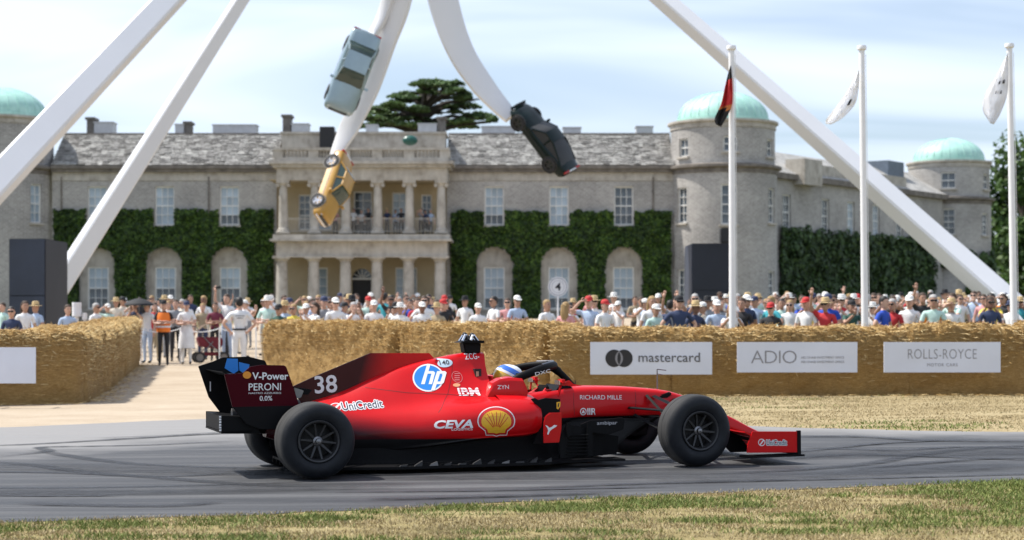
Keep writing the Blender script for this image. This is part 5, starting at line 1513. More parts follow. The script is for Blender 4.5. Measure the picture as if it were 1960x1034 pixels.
def foil(x0, z0, x1, z1, camb, th, y0, y1, n=10):
    up_, lo = [], []
    for k in range(n + 1):
        s_ = k / n; x, z = x0 + (x1 - x0) * s_, z0 + (z1 - z0) * s_ - camb * 4 * s_ * (1 - s_)
        h_ = th * (1.48 * math.sqrt(s_) - .63 * s_ - 1.76 * s_ ** 2 + 1.4 * s_ ** 3 - .5 * s_ ** 4) * 2.5 + .002
        up_.append((x, z + h_)); lo.append((x, z - h_))
    return MB().prism(up_ + lo[::-1], y0, y1, 'y')
part(foil(-.18, .85, -.52, .885, .045, .016, -.489, .489), 'main_plane', M_carbon, 40)
part(foil(-.50, .90, -.76, .945, .02, .008, -.489, .489), 'flap', M_carbon, 40)
part(MB().prism([(-.30, .56), (-.24, .84), (-.40, .85), (-.44, .56)], -.015, .015, 'y'), 'wing_pylon', M_carbon, bevel=.004)
gp = [CP(a, b, -.3) for a, b in ((565, 742), (584, 748), (578, 762), (567, 764))]
part(MB().prism(gp, -.28, -.25, 'y'), 'exhaust_winglet', M_hub, bevel=.006)
part(MB().prism([CP(572, 742, -.2), CP(598, 746, -.2), CP(590, 756, -.2), CP(575, 754, -.2)], -.22, .22, 'y'), 'drs_actuator', M_carbon, bevel=.004)

# ---- front wing
e_ = [CP(a, b, -1.0) for a, b in ((1441, 826), (1531, 826), (1533, 829), (1533, 866), (1430, 867), (1432, 850))]
fep = part(MB().prism(e_, -1.0, -.985, 'y'), 'front_endplate', P_red, bevel=.003)
part(MB().box(e_[1][0] - .028, e_[1][0] + .012, -1.006, -.98, .085, .318), 'leading_edge', M_carbon, parent=fep, bevel=.003)
part(MB().box(4.08, 4.69, -1.02, -.86, .072, .092), 'footplate', M_carbon, parent=fep, bevel=.004)
fep2 = part(MB().prism(e_, .985, 1.0, 'y'), 'front_endplate', P_red, bevel=.003)
part(MB().box(4.08, 4.69, .86, 1.02, .072, .092), 'footplate', M_carbon, parent=fep2, bevel=.004)
for s_ in (-1, 1):
    for k, (xa, za, xb, zb_, nm, mt) in enumerate([(4.66, .10, 4.42, .125, 'main_plane', M_carbon), (4.46, .14, 4.30, .185, 'flap', P_red), (4.33, .20, 4.19, .25, 'flap', M_carbon), (4.22, .26, 4.08, .315, 'flap', P_red)]):
        m = MB(); rings = []
        for q in range(9):
            v = q / 8; y = s_ * (.24 + (.985 - .24) * v)
            dz = (1 - v) ** 2 * .05 if k else .02 * (1 - v); dx_ = -.04 * (1 - v)
            c_ = [(xa + dx_, za + dz * .5), ((xa + xb) / 2 + dx_, (za + zb_) / 2 - .006 + dz * .8), (xb + dx_, zb_ + dz)]
            up_ = [Vector((x, y, z + .006)) for x, z in c_]; lo = [Vector((x, y, z - .006)) for x, z in reversed(c_)]
            rings.append(up_ + lo)
        m.loft(rings); part(m, nm, mt, 40)
    part(MB().prism([(4.62, .11), (4.42, .12), (4.36, .28), (4.50, .26)], s_ * .11 - .012, s_ * .11 + .012, 'y'), 'nose_pylon', P_red, bevel=.004)
    part(MB().prism([(4.40, .10), (4.10, .10), (4.0, .20), (4.05, .33), (4.14, .30), (4.28, .16)], s_ * .62 - .006, s_ * .62 + .006, 'y'), 'wing_strake', M_carbon)
    part(MB().prism([(4.10, .28), (4.02, .34), (4.05, .40), (4.18, .36), (4.24, .30)], s_ * .30 - .01, s_ * .30 + .01, 'y'), 'cascade', P_red, bevel=.003)
part(foil(4.68, .10, 4.42, .11, .01, .012, -.24, .24), 'main_plane', M_carbon, 40)
# ---- barge boards and turning vanes
for s_ in (-1, 1):
    V = [CP(a, b, -.75) for a, b in ((1041, 808), (1045, 796), (1054, 790.5), (1075, 790), (1074.5, 820), (1070, 847), (1040, 848))]
    vn = part(MB().prism(V, s_ * .757 - .008, s_ * .757 + .008, 'y'), 'turning_vane', P_red, bevel=.004)
    if s_ < 0: vane_near = vn
    ik = [CP(a, b, -.62) for a, b in ((1018, 764), (1026, 762), (1032, 766), (1046, 762), (1074, 764), (1073, 790), (1052, 790), (1042, 800), (1040, 850), (1022, 850), (1036, 812), (1034, 782))]
    part(MB().prism(ik, s_ * .60 - .01, s_ * .60 + .01, 'y'), 'inlet_vane', M_carbon, bevel=.003)
    am_ = [CP(a, b, -.60) for a, b in ((1112, 812), (1130, 805), (1160, 803), (1192, 799), (1196, 806), (1193, 822), (1165, 832), (1130, 828), (1114, 822))]
    bw_ = part(MB().prism(am_, s_ * .60 - .012, s_ * .60 + .012, 'y'), 'boomerang_vane', M_carbon, bevel=.004)
    if s_ < 0: boom_near = bw_
    for k, (x0, x1, z0, z1, yy, lean) in enumerate([(2.34, 2.50, .10, .42, .68, .06), (2.46, 2.60, .10, .40, .62, .05), (2.58, 2.70, .09, .36, .55, .04), (2.70, 2.84, .09, .33, .47, .03), (2.84, 3.02, .09, .30, .38, .02), (2.40, 2.44, .30, .44, .72, .0), (2.62, 2.67, .10, .42, .66, .0)]):
        part(MB().prism([(x0, z0), (x1, z0 + .01), (x1 + lean, z1 * .9), (x0 + lean, z1), (x0 - .01, (z0 + z1) / 2)], s_ * yy - .006, s_ * yy + .006, 'y'), 'barge_board', M_carbon, bevel=.002)
    for k in range(7): part(MB().box(2.40 + .004 * k, 2.62, s_ * .69 - .02, s_ * .69 + .02, .13 + .03 * k, .137 + .03 * k), 'slat', M_carbon)
    part(MB().box(2.05, 3.0, s_ * .52 - .14, s_ * .52 + .14, .055, .075), 'tea_tray', M_carbon)
    # tub side below the red: dark keel
part(MB().prism([(2.2, .06), (3.0, .07), (3.3, .30), (3.5, .42), (2.4, .44), (2.15, .30)], -.17, .17, 'y'), 'keel', M_brake, bevel=.03)

# ---- wheels
def wheel(x, yc, w, steer=0.0):
    s_ = -1 if yc < 0 else 1
    root = part(MB().lathe([(.184, -w / 2 + .02), (.20, -w / 2 + .006), (.245, -w / 2 - .006), (.29, -w / 2 + .004), (.318, -w / 2 + .030), (.332, -w / 2 + .062), (.3375, -w / 2 + .095), (.339, -.006), (.336, -.004), (.336, .004), (.339, .006),
                            (.3375, w / 2 - .095), (.332, w / 2 - .062), (.318, w / 2 - .03), (.29, w / 2 - .004), (.245, w / 2 + .006), (.2, w / 2 - .006), (.184, w / 2 - .02)], 64,
                           Matrix.Rotation(R(90), 4, 'X')), 'wheel', M_slick, 50)
    root.location = (x, yc, .339)
    root.rotation_euler = (0, 0, steer)
    o_ = s_ * w / 2                                        # outer face
    T = Matrix.Rotation(R(90) if s_ < 0 else R(-90), 4, 'X')   # z of the lathe looks outwards
    d_ = w / 2
    rm = MB().lathe([(.186, d_ - .03), (.186, d_ - .004), (.180, d_ + .002), (.168, d_ - .004), (.160, d_ - .03), (.152, d_ - .09), (.150, -d_)], 48, T)
    rim = part(rm, 'rim', M_rim, 35, root)
    part(MB().lathe([(.150, d_ - .13), (.06, d_ - .10), (.001, d_ - .10)], 32, T), 'brake_cover', M_brake, 40, root)
    for k in range(10):
        Tk = T @ Matrix.Rotation(k * 2 * math.pi / 10 + .2, 4, 'Z')
        m = MB(); m.add([Tk @ Vector(p) for p in [(-.011, .035, d_ - .065), (.011, .035, d_ - .065), (.007, .158, d_ - .03), (-.007, .158, d_ - .03), (-.009, .035, d_ - .09), (.009, .035, d_ - .09), (.006, .158, d_ - .06), (-.006, .158, d_ - .06)]],
                            [(0, 1, 2, 3), (4, 7, 6, 5), (0, 4, 5, 1), (1, 5, 6, 2), (2, 6, 7, 3), (3, 7, 4, 0)])
        part(m, 'spoke', M_rim, None, root)
    part(MB().lathe([(.045, d_ - .10), (.042, d_ - .055), (.026, d_ - .045), (.022, d_ - .02), (.001, d_ - .015)], 16, T), 'wheel_nut', M_hub, 30, root)
    return root
wheel(0, -.795, .405); wheel(0, .795, .405)
wheel(3.62, -.845, .305, R(3)); wheel(3.62, .845, .305, R(3))
# ---- suspension
def arm(p, q, w=.05, th=.012):
    p, q = Vector(p), Vector(q); a = (q - p).normalized(); b = Vector((1, 0, 0)); b = (b - a * b.dot(a)).normalized(); n_ = a.cross(b)
    m = MB(); rings = []
    for c_ in (p, q): rings.append([c_ + b * w * .5, c_ + n_ * th + b * w * .1, c_ - b * w * .5, c_ - n_ * th + b * w * .1])
    m.loft(rings); return m
for s_ in (-1, 1):
    for p, q, w in [((3.50, s_ * .17, .635), (3.62, s_ * .72, .50), .07), ((3.22, s_ * .20, .53), (3.60, s_ * .72, .50), .05), ((3.28, s_ * .20, .46), (3.60, s_ * .72, .21), .05), ((3.74, s_ * .15, .46), (3.64, s_ * .72, .21), .05), ((3.72, s_ * .15, .60), (3.64, s_ * .72, .47), .05),
                    ((3.42, s_ * .17, .645), (3.60, s_ * .70, .26), .035)]:
        part(arm(p, q, w), 'front_wishbone', M_carbon)
    for p, q, w in [((.40, s_ * .20, .46), (.02, s_ * .62, .50), .05), ((-.12, s_ * .12, .47), (-.02, s_ * .62, .50), .05), ((.50, s_ * .24, .24), (.04, s_ * .62, .20), .05), ((-.15, s_ * .12, .24), (-.04, s_ * .62, .20), .05), ((-.02, s_ * .1, .35), (0, s_ * .62, .34), .06)]:
        part(arm(p, q, w), 'rear_wishbone', M_carbon)
    part(MB().prism([(-.16, .18), (.14, .18), (.12, .46), (-.12, .46)], s_ * .57 - .03, s_ * .57 + .02, 'y'), 'brake_duct', M_carbon, bevel=.01)
    part(MB().prism([(3.50, .2), (3.76, .2), (3.74, .48), (3.52, .48)], s_ * .66 - .02, s_ * .66 + .02, 'y'), 'brake_duct', M_carbon, bevel=.01)

# ------------------------------------------------------------------ lettering and badges, laid onto the bodywork
def bvh_of(o):
    me = o.data; return BVHTree.FromPolygons([v.co.copy() for v in me.vertices], [tuple(p.vertices) for p in me.polygons])
BV = {'cover': bvh_of(cover), 'cell': bvh_of(cell)}
def refine(v2, f2, maxlen):
    bm = bmesh.new()
    vv = [bm.verts.new((a, b, 0)) for a, b in v2]
    for f_ in f2:
        try: bm.faces.new([vv[i] for i in f_])
        except ValueError: pass
    bmesh.ops.triangulate(bm, faces=bm.faces)
    for _ in range(4):
        es = [e for e in bm.edges if e.calc_length() > maxlen]
        if not es: break
        bmesh.ops.subdivide_edges(bm, edges=es, cuts=1)
        bmesh.ops.triangulate(bm, faces=[f_ for f_ in bm.faces if len(f_.verts) > 3])
    bm.verts.index_update()
    r = [(v.co.x, v.co.y) for v in bm.verts], [tuple(v.index for v in f_.verts) for f_ in bm.faces]
    bm.free(); return r
def decal(shape, mat, target, lift=.003, parent=None, name='lettering', maxlen=.05):
    """2-D shape in the car's (x,z) plane pressed against a surface: a BVH name or a fixed y"""
    v2, f2 = shape
    if isinstance(target, str):
        v2, f2 = refine(v2, f2, maxlen)
        v3 = []; last = -.4
        for x, z in v2:
            h_ = BV[target].ray_cast(Vector((x, -3, z)), Vector((0, 1, 0)))
            if h_[0] is not None:
                last = h_[0].y; nn_ = h_[1]
                if nn_.y > 0: nn_ = -nn_
                q = h_[0] + nn_ * lift; v3.append(tuple(q))
            else: v3.append((x, last - lift, z))
    else: v3 = [(x, target - lift, z) for x, z in v2]
    m = MB().add(v3, f2)
    me = m.mesh(name, mat, fix=False)
    bm = bmesh.new(); bm.from_mesh(me)
    for f_ in bm.faces:
        if f_.normal.y > 0: f_.normal_flip()
    bm.to_mesh(me); bm.free()
    return link(name, me, parent or car)
def yref(target, px, py, y=-.4):
    """find the (x,z) on a surface that a photo pixel falls on"""
    if not isinstance(target, str): return CP(px, py, target)
    for _ in range(12):
        x, z = CP(px, py, y); h_ = BV[target].ray_cast(Vector((x, -3, z)), Vector((0, 1, 0)))
        if h_[0] is None: break
        y = .5 * y + .5 * h_[0].y
    return x, z
def txt(s_, target, p0, p1, hpx, mat=None, bold=0.0, shear=0.0, spacing=1.0, lift=.003, parent=None, name='lettering'):
    """a line of type from pixel p0 to p1 (its baseline) and a cap height in pixels"""
    a, b = Vector(yref(target, *p0)), Vector(yref(target, *p1)); c_ = Vector(yref(target, p0[0], p0[1] - hpx))
    h_ = c_.y - a.y; d_ = b - a; Ln = d_.length; e = d_.normalized(); n_ = Vector((-e.y, e.x))
    v2, f2 = fit2d(text_mesh2d(s_, bold, shear, spacing), 0, 0, Ln, h_)
    v2 = [tuple(a + e * x + n_ * z) for x, z in v2]
    return decal((v2, f2), mat or M_white, target, lift, parent, name)
def blob(target, pts, mat, lift=.003, parent=None, name='badge', maxlen=.04):
    v = [yref(target, *p) for p in pts]
    return decal((v, [tuple(range(len(v)))]), mat, target, lift, parent, name, maxlen)
def ell(cx_, cy, rx, ry, n=28, rot=0.0): return [(cx_ + rx * math.cos(a) * math.cos(rot) - ry * math.sin(a) * math.sin(rot), cy + rx * math.cos(a) * math.sin(rot) + ry * math.sin(a) * math.cos(rot)) for a in [2 * math.pi * k / n for k in range(n)]]
# number on the fin
txt('38', -.009, (604, 754), (647, 751), 34, bold=.016, parent=fin)
# wing endplate print
EPY = -.512
blob(EPY, ell(474, 718, 8, 7), M_amber, parent=near_ep)
txt('V-Power', EPY, (484, 727), (553, 727), 14, bold=.02, parent=near_ep)
txt('PERONI', EPY, (477, 748), (539, 747), 14, bold=.004, parent=near_ep)
txt('NASTRO AZZURRO', EPY, (477, 754.5), (539, 754), 3.4, parent=near_ep)
txt('0.0%', EPY, (498, 767.5), (522, 767), 9.5, parent=near_ep, bold=.008)
# flank of the engine cover
def shaded_word(s_, target, p0, p1, hpx, sw, parent=None, circ=None):
    for k in range(8):                                    # white edge round every letter
        ox, oy = sw * math.cos(k * math.pi / 4), sw * math.sin(k * math.pi / 4)
        txt(s_, target, (p0[0] + ox, p0[1] + oy), (p1[0] + ox, p1[1] + oy), hpx, M_white, bold=.012, lift=.0016 + .0002 * k, parent=parent, name='letter_edge')
    txt(s_, target, p0, p1, hpx, M_navy, bold=.008, lift=.0042, parent=parent)
shaded_word('UniCredit', 'cover', (657, 786), (735, 780), 15, 1.7)
blob('cover', ell(643, 780, 12, 8.5, rot=-.1), M_white, .002); blob('cover', ell(643, 780, 10, 7, rot=-.1), M_rdecal, .003)
blob('cover', [(637, 785), (650, 772.5), (653, 774.5), (640, 787)], M_white, .004)
blob('cover', ell(821, 723.5, 30, 26.5, 36), M_white, .002); blob('cover', ell(821, 723.5, 27.2, 23.8, 36), M_bluelogo, .0032)
blob('cover', [(819, 697), (825.5, 697.5), (814, 736), (807, 736)], M_white, .0045)
blob('cover', [(817, 711), (831, 711), (834, 714), (828, 736), (821.5, 736), (827, 716), (815.5, 716)], M_white, .0047)
blob('cover', [(838, 711), (845, 711), (833, 748), (826, 748)], M_white, .0045)
blob('cover', [(838, 711), (853, 711), (856, 714), (850.5, 733), (847, 736), (831, 736), (832.5, 731), (844, 731), (849, 716), (837, 716)], M_white, .0047)
blob('cover', ell(853, 695.5, 14.5, 8, 28, -.08), plain('pale_blue_decal', (.50, .62, .72), .5), .003)
txt('140', 'cover', (844, 699.5), (862, 698), 8.5, M_ink, bold=.012, lift=.0045)
txt('ZCG-', 'cover', (892, 688.5), (919, 687.5), 10, bold=.004)
decal(ring2d(*yref('cover', 876, 722), .048, .052, 32), plain('pink_line_decal', (.62, .22, .22), .5), 'cover')
for yy in (715, 719, 723, 727): blob('cover', [(871, yy), (881, yy), (881, yy + 1.3), (871, yy + 1.3)], plain('pink_line_decal', (.62, .22, .22), .5), .003)
blob('cover', ell(875, 737.5, 7, 3.4), plain('peach_decal', (.75, .33, .16), .5), .003)
txt('IBM', 'cover', (880, 758), (921, 757.5), 15, bold=.03)
for k in range(3): blob('cover', [(879, 746.5 + k * 4.2), (922, 746.5 + k * 4.2), (922, 747.6 + k * 4.2), (879, 747.6 + k * 4.2)], P_red, .0045, name='stripe')
txt('CEVA', 'cover', (832, 821), (906, 819), 16, bold=.035, shear=.25)
txt('LOGISTICS', 'cover', (865, 824.5), (905, 823.5), 4.5, bold=.012)
# scallop badge
def scallop(cx_, cy, s_, mats, tgt, lifts):
    out = []
    for k in range(25):
        a = math.pi * (1.0 - k / 24) 
        a = math.pi * (1.12 - 1.24 * k / 24)
        out.append((cx_ + 34 * s_ * math.cos(a), cy - 2 * s_ - 26 * s_ * math.sin(a) + 2 * s_))
    base = [(cx_ + 21 * s_, cy + 18 * s_), (cx_ + 19 * s_, cy + 26 * s_), (cx_ + 6 * s_, cy + 26 * s_), (cx_, cy + 28 * s_), (cx_ - 6 * s_, cy + 26 * s_), (cx_ - 19 * s_, cy + 26 * s_), (cx_ - 21 * s_, cy + 18 * s_)]
    pts = out + base
    def sc(f_): return [(cx_ + (x - cx_) * f_, cy + (y - cy) * f_) for x, y in pts]
    blob(tgt, sc(1.06), mats[0], lifts[0]); blob(tgt, sc(1.0), mats[1], lifts[1]); 
    yl = [(cx_ + (x - cx_) * .84, cy + 1 * s_ + (y - cy) * .82) for x, y in pts]
    blob(tgt, yl, mats[2], lifts[2])
    for k in range(7):                                     # red ribs fanning from the hinge
        a = math.pi * (.16 + .68 * k / 6); ca_, sa_ = math.cos(a), math.sin(a); px_, py_ = sa_, ca_
        p0 = (cx_ + 7 * s_ * ca_, cy + 14 * s_ - 4 * s_ * sa_); p1 = (cx_ + 25.5 * s_ * ca_, cy + 2 * s_ - 19 * s_ * sa_)
        w = .75 * s_
        blob(tgt, [(p0[0] - w * px_, p0[1] - w * py_), (p0[0] + w * px_, p0[1] + w * py_), (p1[0] + w * .8 * px_, p1[1] + w * .8 * py_), (p1[0] - w * .8 * px_, p1[1] - w * .8 * py_)], mats[1], lifts[2] + .0012)
scallop(950.5, 806, 1.0, (M_white, M_rdecal, M_yel), 'cover', (.002, .003, .0042))
# cockpit surround, halo, nose, vane
txt('ZYN', -.425, (953, 745), (975, 744.5), 7.5, bold=.012)
txt('RICHARD MILLE', 'cell', (1111, 765), (1191, 765), 8.5, bold=.0)
decal(ring2d(*yref('cell', 1117, 788), .026, .035, 28), M_white, 'cell')
blob('cell', [(1113.5, 791), (1117, 784), (1120.5, 791)], M_white)
for k in range(3): blob('cell', [(1124.5 + k * 3.6, 781.5), (1126.7 + k * 3.6, 781.5), (1126.7 + k * 3.6, 794), (1124.5 + k * 3.6, 794)], M_white)
txt('R', 'cell', (1132.5, 794), (1140.5, 794), 12.5, bold=.01)
txt('ambipar', -.612, (1143, 815.5), (1182, 814.5), 9, plain('grey_decal', (.42, .42, .45), .5), bold=.004, parent=boom_near)
txt('DXC', -.388, (1026, 719.5), (1055, 712.5), 6.5, bold=.006, lift=.006)
shaded_word('UniCredit', -1.0, (1467, 852.5), (1506, 852.5), 10.5, 1.2, fep)
blob(-1.0, ell(1458, 847, 6.8, 7), M_white, .002, fep); blob(-1.0, ell(1458, 847, 5.4, 5.6), M_rdecal, .003, fep); blob(-1.0, [(1453.5, 851.5), (1461, 841.5), (1462.8, 843), (1455, 853)], M_white, .004, fep)
# small yellow shield and leaping cat stripe
blob(-.612, [(1066, 770), (1073.5, 769), (1073, 778), (1069, 784), (1066, 782)], M_yel)
blob(-.613, [(1069, 772), (1071.5, 771.5), (1070, 780), (1068, 779)], M_ink)
blob(-.765, [(1044, 814), (1048, 815), (1052, 819), (1057, 817), (1061, 813.5), (1067, 814.5), (1064, 817.5), (1058, 821), (1053, 825), (1050, 832), (1047.5, 831.5), (1049.5, 824), (1048, 819)], M_white, .003, vane_near)

# panel joints
M_joint = plain('panel_joint', (.03, .002, .003), .6)
def joint(target, pts, w=.7):
    for (a, b), (c_, d_) in zip(pts[:-1], pts[1:]):
        ln_ = math.hypot(c_ - a, d_ - b); nx2, ny2 = -(d_ - b) / ln_ * w / 2, (c_ - a) / ln_ * w / 2
        blob(target, [(a + nx2, b + ny2), (c_ + nx2, d_ + ny2), (c_ - nx2, d_ - ny2), (a - nx2, b - ny2)], M_joint, .0015, name='panel_joint')
joint('cell', [(1098, 748), (1099, 775), (1100, 795)]); joint('cell', [(1216, 747), (1218, 770), (1214, 792)])
joint('cover', [(868, 688), (866, 720), (858, 755), (840, 790)]); joint('cover', [(700, 742), (780, 752), (858, 755), (915, 760)])
# ------------------------------------------------------------------ the driver
drv = empty('person', car.location.copy()); drv.rotation_euler = car.rotation_euler.copy()
t = NT('helmet_paint')
tcn = t.n.new('ShaderNodeTexCoord'); s_ = t.n.new('ShaderNodeSeparateXYZ'); t.l.new(tcn.outputs['Object'], s_.inputs[0])
dd = t.math('ADD', t.math('MULTIPLY', s_.outputs['Z'], 1.0), t.math('MULTIPLY', s_.outputs['X'], .42))
rp = t.ramp(t.math('ADD', t.math('MULTIPLY', dd, 3.2), .30), [(0.0, (.62, .40, .04)), (.34, (.62, .40, .04)), (.35, (.75, .75, .75)), (.42, (.75, .75, .75)), (.43, (.02, .13, .55)), (.60, (.02, .13, .55)), (.61, (.75, .75, .75)), (.76, (.75, .75, .75)), (.77, (.55, .03, .04))])
rp.node.color_ramp.interpolation = 'CONSTANT'
t.col(rp); t.set(rough=.25, coat=.9)
hc_ = Vector((2.055, 0, .835))
hm = MB(); rings = []
for k in range(13):
    a = -math.pi / 2 + math.pi * k / 12; rr_ = math.cos(a)
    rings.append([Vector(((.148 * math.cos(b) + (.012 if math.cos(b) > 0 else 0)) * max(rr_, .01) ** .85, .122 * math.sin(b) * max(rr_, .01) ** .85, .128 * math.sin(a))) for b in [2 * math.pi * q / 24 for q in range(24)]])
hm.loft(rings)
he = hm.build('helmet', t.mat, drv, 60); he.location = hc_; he.rotation_euler = (0, R(6), 0)
vm = MB(); rings = []
for k in range(5):
    z = -.025 + .075 * k / 4
    rings.append([Vector((.166 * math.cos(b) * math.sqrt(1 - (z / .15) ** 2), .127 * math.sin(b) * math.sqrt(1 - (z / .15) ** 2), z)) for b in [R(-75) + R(150) * q / 16 for q in range(17)]])
vm.loft(rings, closed=False); vm.build('visor', M_cglass, he, 60)
M_suit = plain('red_race_suit', (.45, .012, .014), .8, .1)
bd = MB(); bd.loft([[Vector((x + math.cos(a) * rx, math.sin(a) * ry, z)) for a in [2 * math.pi * q / 16 for q in range(16)]] for x, z, rx, ry in ((1.92, .34, .10, .16), (1.96, .45, .11, .19), (2.0, .58, .11, .21), (2.02, .66, .09, .19), (2.045, .71, .06, .08), (2.05, .76, .055, .06))])
for s_ in (-1, 1):
    bd.tube([(2.02, s_ * .17, .63), (2.14, s_ * .225, .55), (2.28, s_ * .20, .60), (2.39, s_ * .145, .685)], [.062, .05, .042, .034], 10)
    for k in range(4): bd.tube([(2.375, s_ * (.165 - .003 * k), .66 + .018 * k), (2.425, s_ * (.175 - .003 * k), .66 + .018 * k), (2.445, s_ * (.15 - .003 * k), .66 + .018 * k)], .010, 6)
    bd.tube([(2.37, s_ * .135, .70), (2.395, s_ * .12, .725), (2.41, s_ * .118, .70)], .011, 6)
bd.build('body', M_suit, drv, 60)
tag(drv, 'driver in a yellow, blue, white and red helmet sitting low in the racing car', 'person')
# ------------------------------------------------------------------ people
SKIN = [plain('skin_fair', (.56, .34, .25), .55, .06), plain('skin_tan', (.42, .24, .165), .55, .06), plain('skin_brown', (.20, .105, .07), .55, .06)]
CLOTH = {'white': (.74, .74, .74), 'cream': (.66, .60, .50), 'pale blue': (.40, .50, .66), 'navy blue': (.03, .045, .10), 'royal blue': (.02, .07, .42), 'black': (.022, .022, .025), 'grey': (.26, .27, .29), 'pink': (.62, .30, .30), 'mint green': (.46, .64, .58),
         'dark green': (.03, .09, .07), 'teal': (.04, .30, .36), 'red': (.48, .03, .035), 'orange': (.78, .27, .03), 'yellow': (.68, .55, .08), 'khaki': (.36, .29, .19), 'maroon': (.16, .025, .05)}
CM = {k: plain('cloth_' + k.replace(' ', '_'), v, .85, .1, 6) for k, v in CLOTH.items()}
HAIRC = {'brown': plain('hair_brown', (.045, .025, .014), .7), 'blond': plain('hair_blond', (.32, .21, .09), .7), 'dark': plain('hair_dark', (.012, .010, .009), .6), 'grey': plain('hair_grey', (.36, .35, .34), .7)}
HATC = {'white': plain('hat_white', (.76, .75, .72), .8), 'straw': plain('hat_straw', (.56, .42, .22), .85), 'black': plain('hat_black', (.018, .018, .02), .8), 'red': plain('hat_red', (.46, .03, .03), .8), 'navy': plain('hat_navy', (.03, .04, .09), .8), 'yellow': plain('hat_yellow', (.65, .58, .06), .8)}
M_shoe = plain('dark_shoes', (.03, .026, .024), .6)
M_eye = plain('sunglass_black', (.01, .01, .012), .15)
M_band = plain('hat_band', (.02, .02, .03), .8)
M_lip = plain('lips', (.40, .15, .13), .5)

POSES = {  # (elbow, wrist, finger direction) for the person's left (+x) and right (-x) arm
    'standing with arms down': (((.25, .02, 1.14), (.265, -.06, .90), (0, -.15, -1)), ((-.25, .02, 1.14), (-.265, -.06, .90), (0, -.15, -1))),
    'with folded arms': (((.27, -.03, 1.15), (-.02, -.20, 1.19), (-1, -.1, .1)), ((-.27, -.03, 1.13), (.03, -.215, 1.13), (1, -.1, .2))),
    'filming with both hands': (((.23, -.20, 1.26), (.075, -.36, 1.47), (-.2, -.2, 1)), ((-.23, -.20, 1.26), (-.075, -.36, 1.47), (.2, -.2, 1))),
    'raising one arm high': (((.25, .02, 1.14), (.265, -.06, .90), (0, -.15, -1)), ((-.28, -.12, 1.58), (-.22, -.22, 1.84), (.1, -.1, 1))),
    'shading the eyes': (((.25, .02, 1.14), (.265, -.06, .90), (0, -.15, -1)), ((-.34, -.15, 1.44), (-.13, -.20, 1.655), (1, -.05, .15))),
    'holding both arms up': (((.28, -.14, 1.52), (.17, -.26, 1.76), (-.2, 0, 1)), ((-.28, -.14, 1.52), (-.17, -.26, 1.76), (.2, 0, 1))),
    'with hands on hips': (((.36, .04, 1.18), (.19, -.05, 1.0), (-.5, -.5, -.4)), ((-.36, .04, 1.18), (-.19, -.05, 1.0), (.5, -.5, -.4)))}

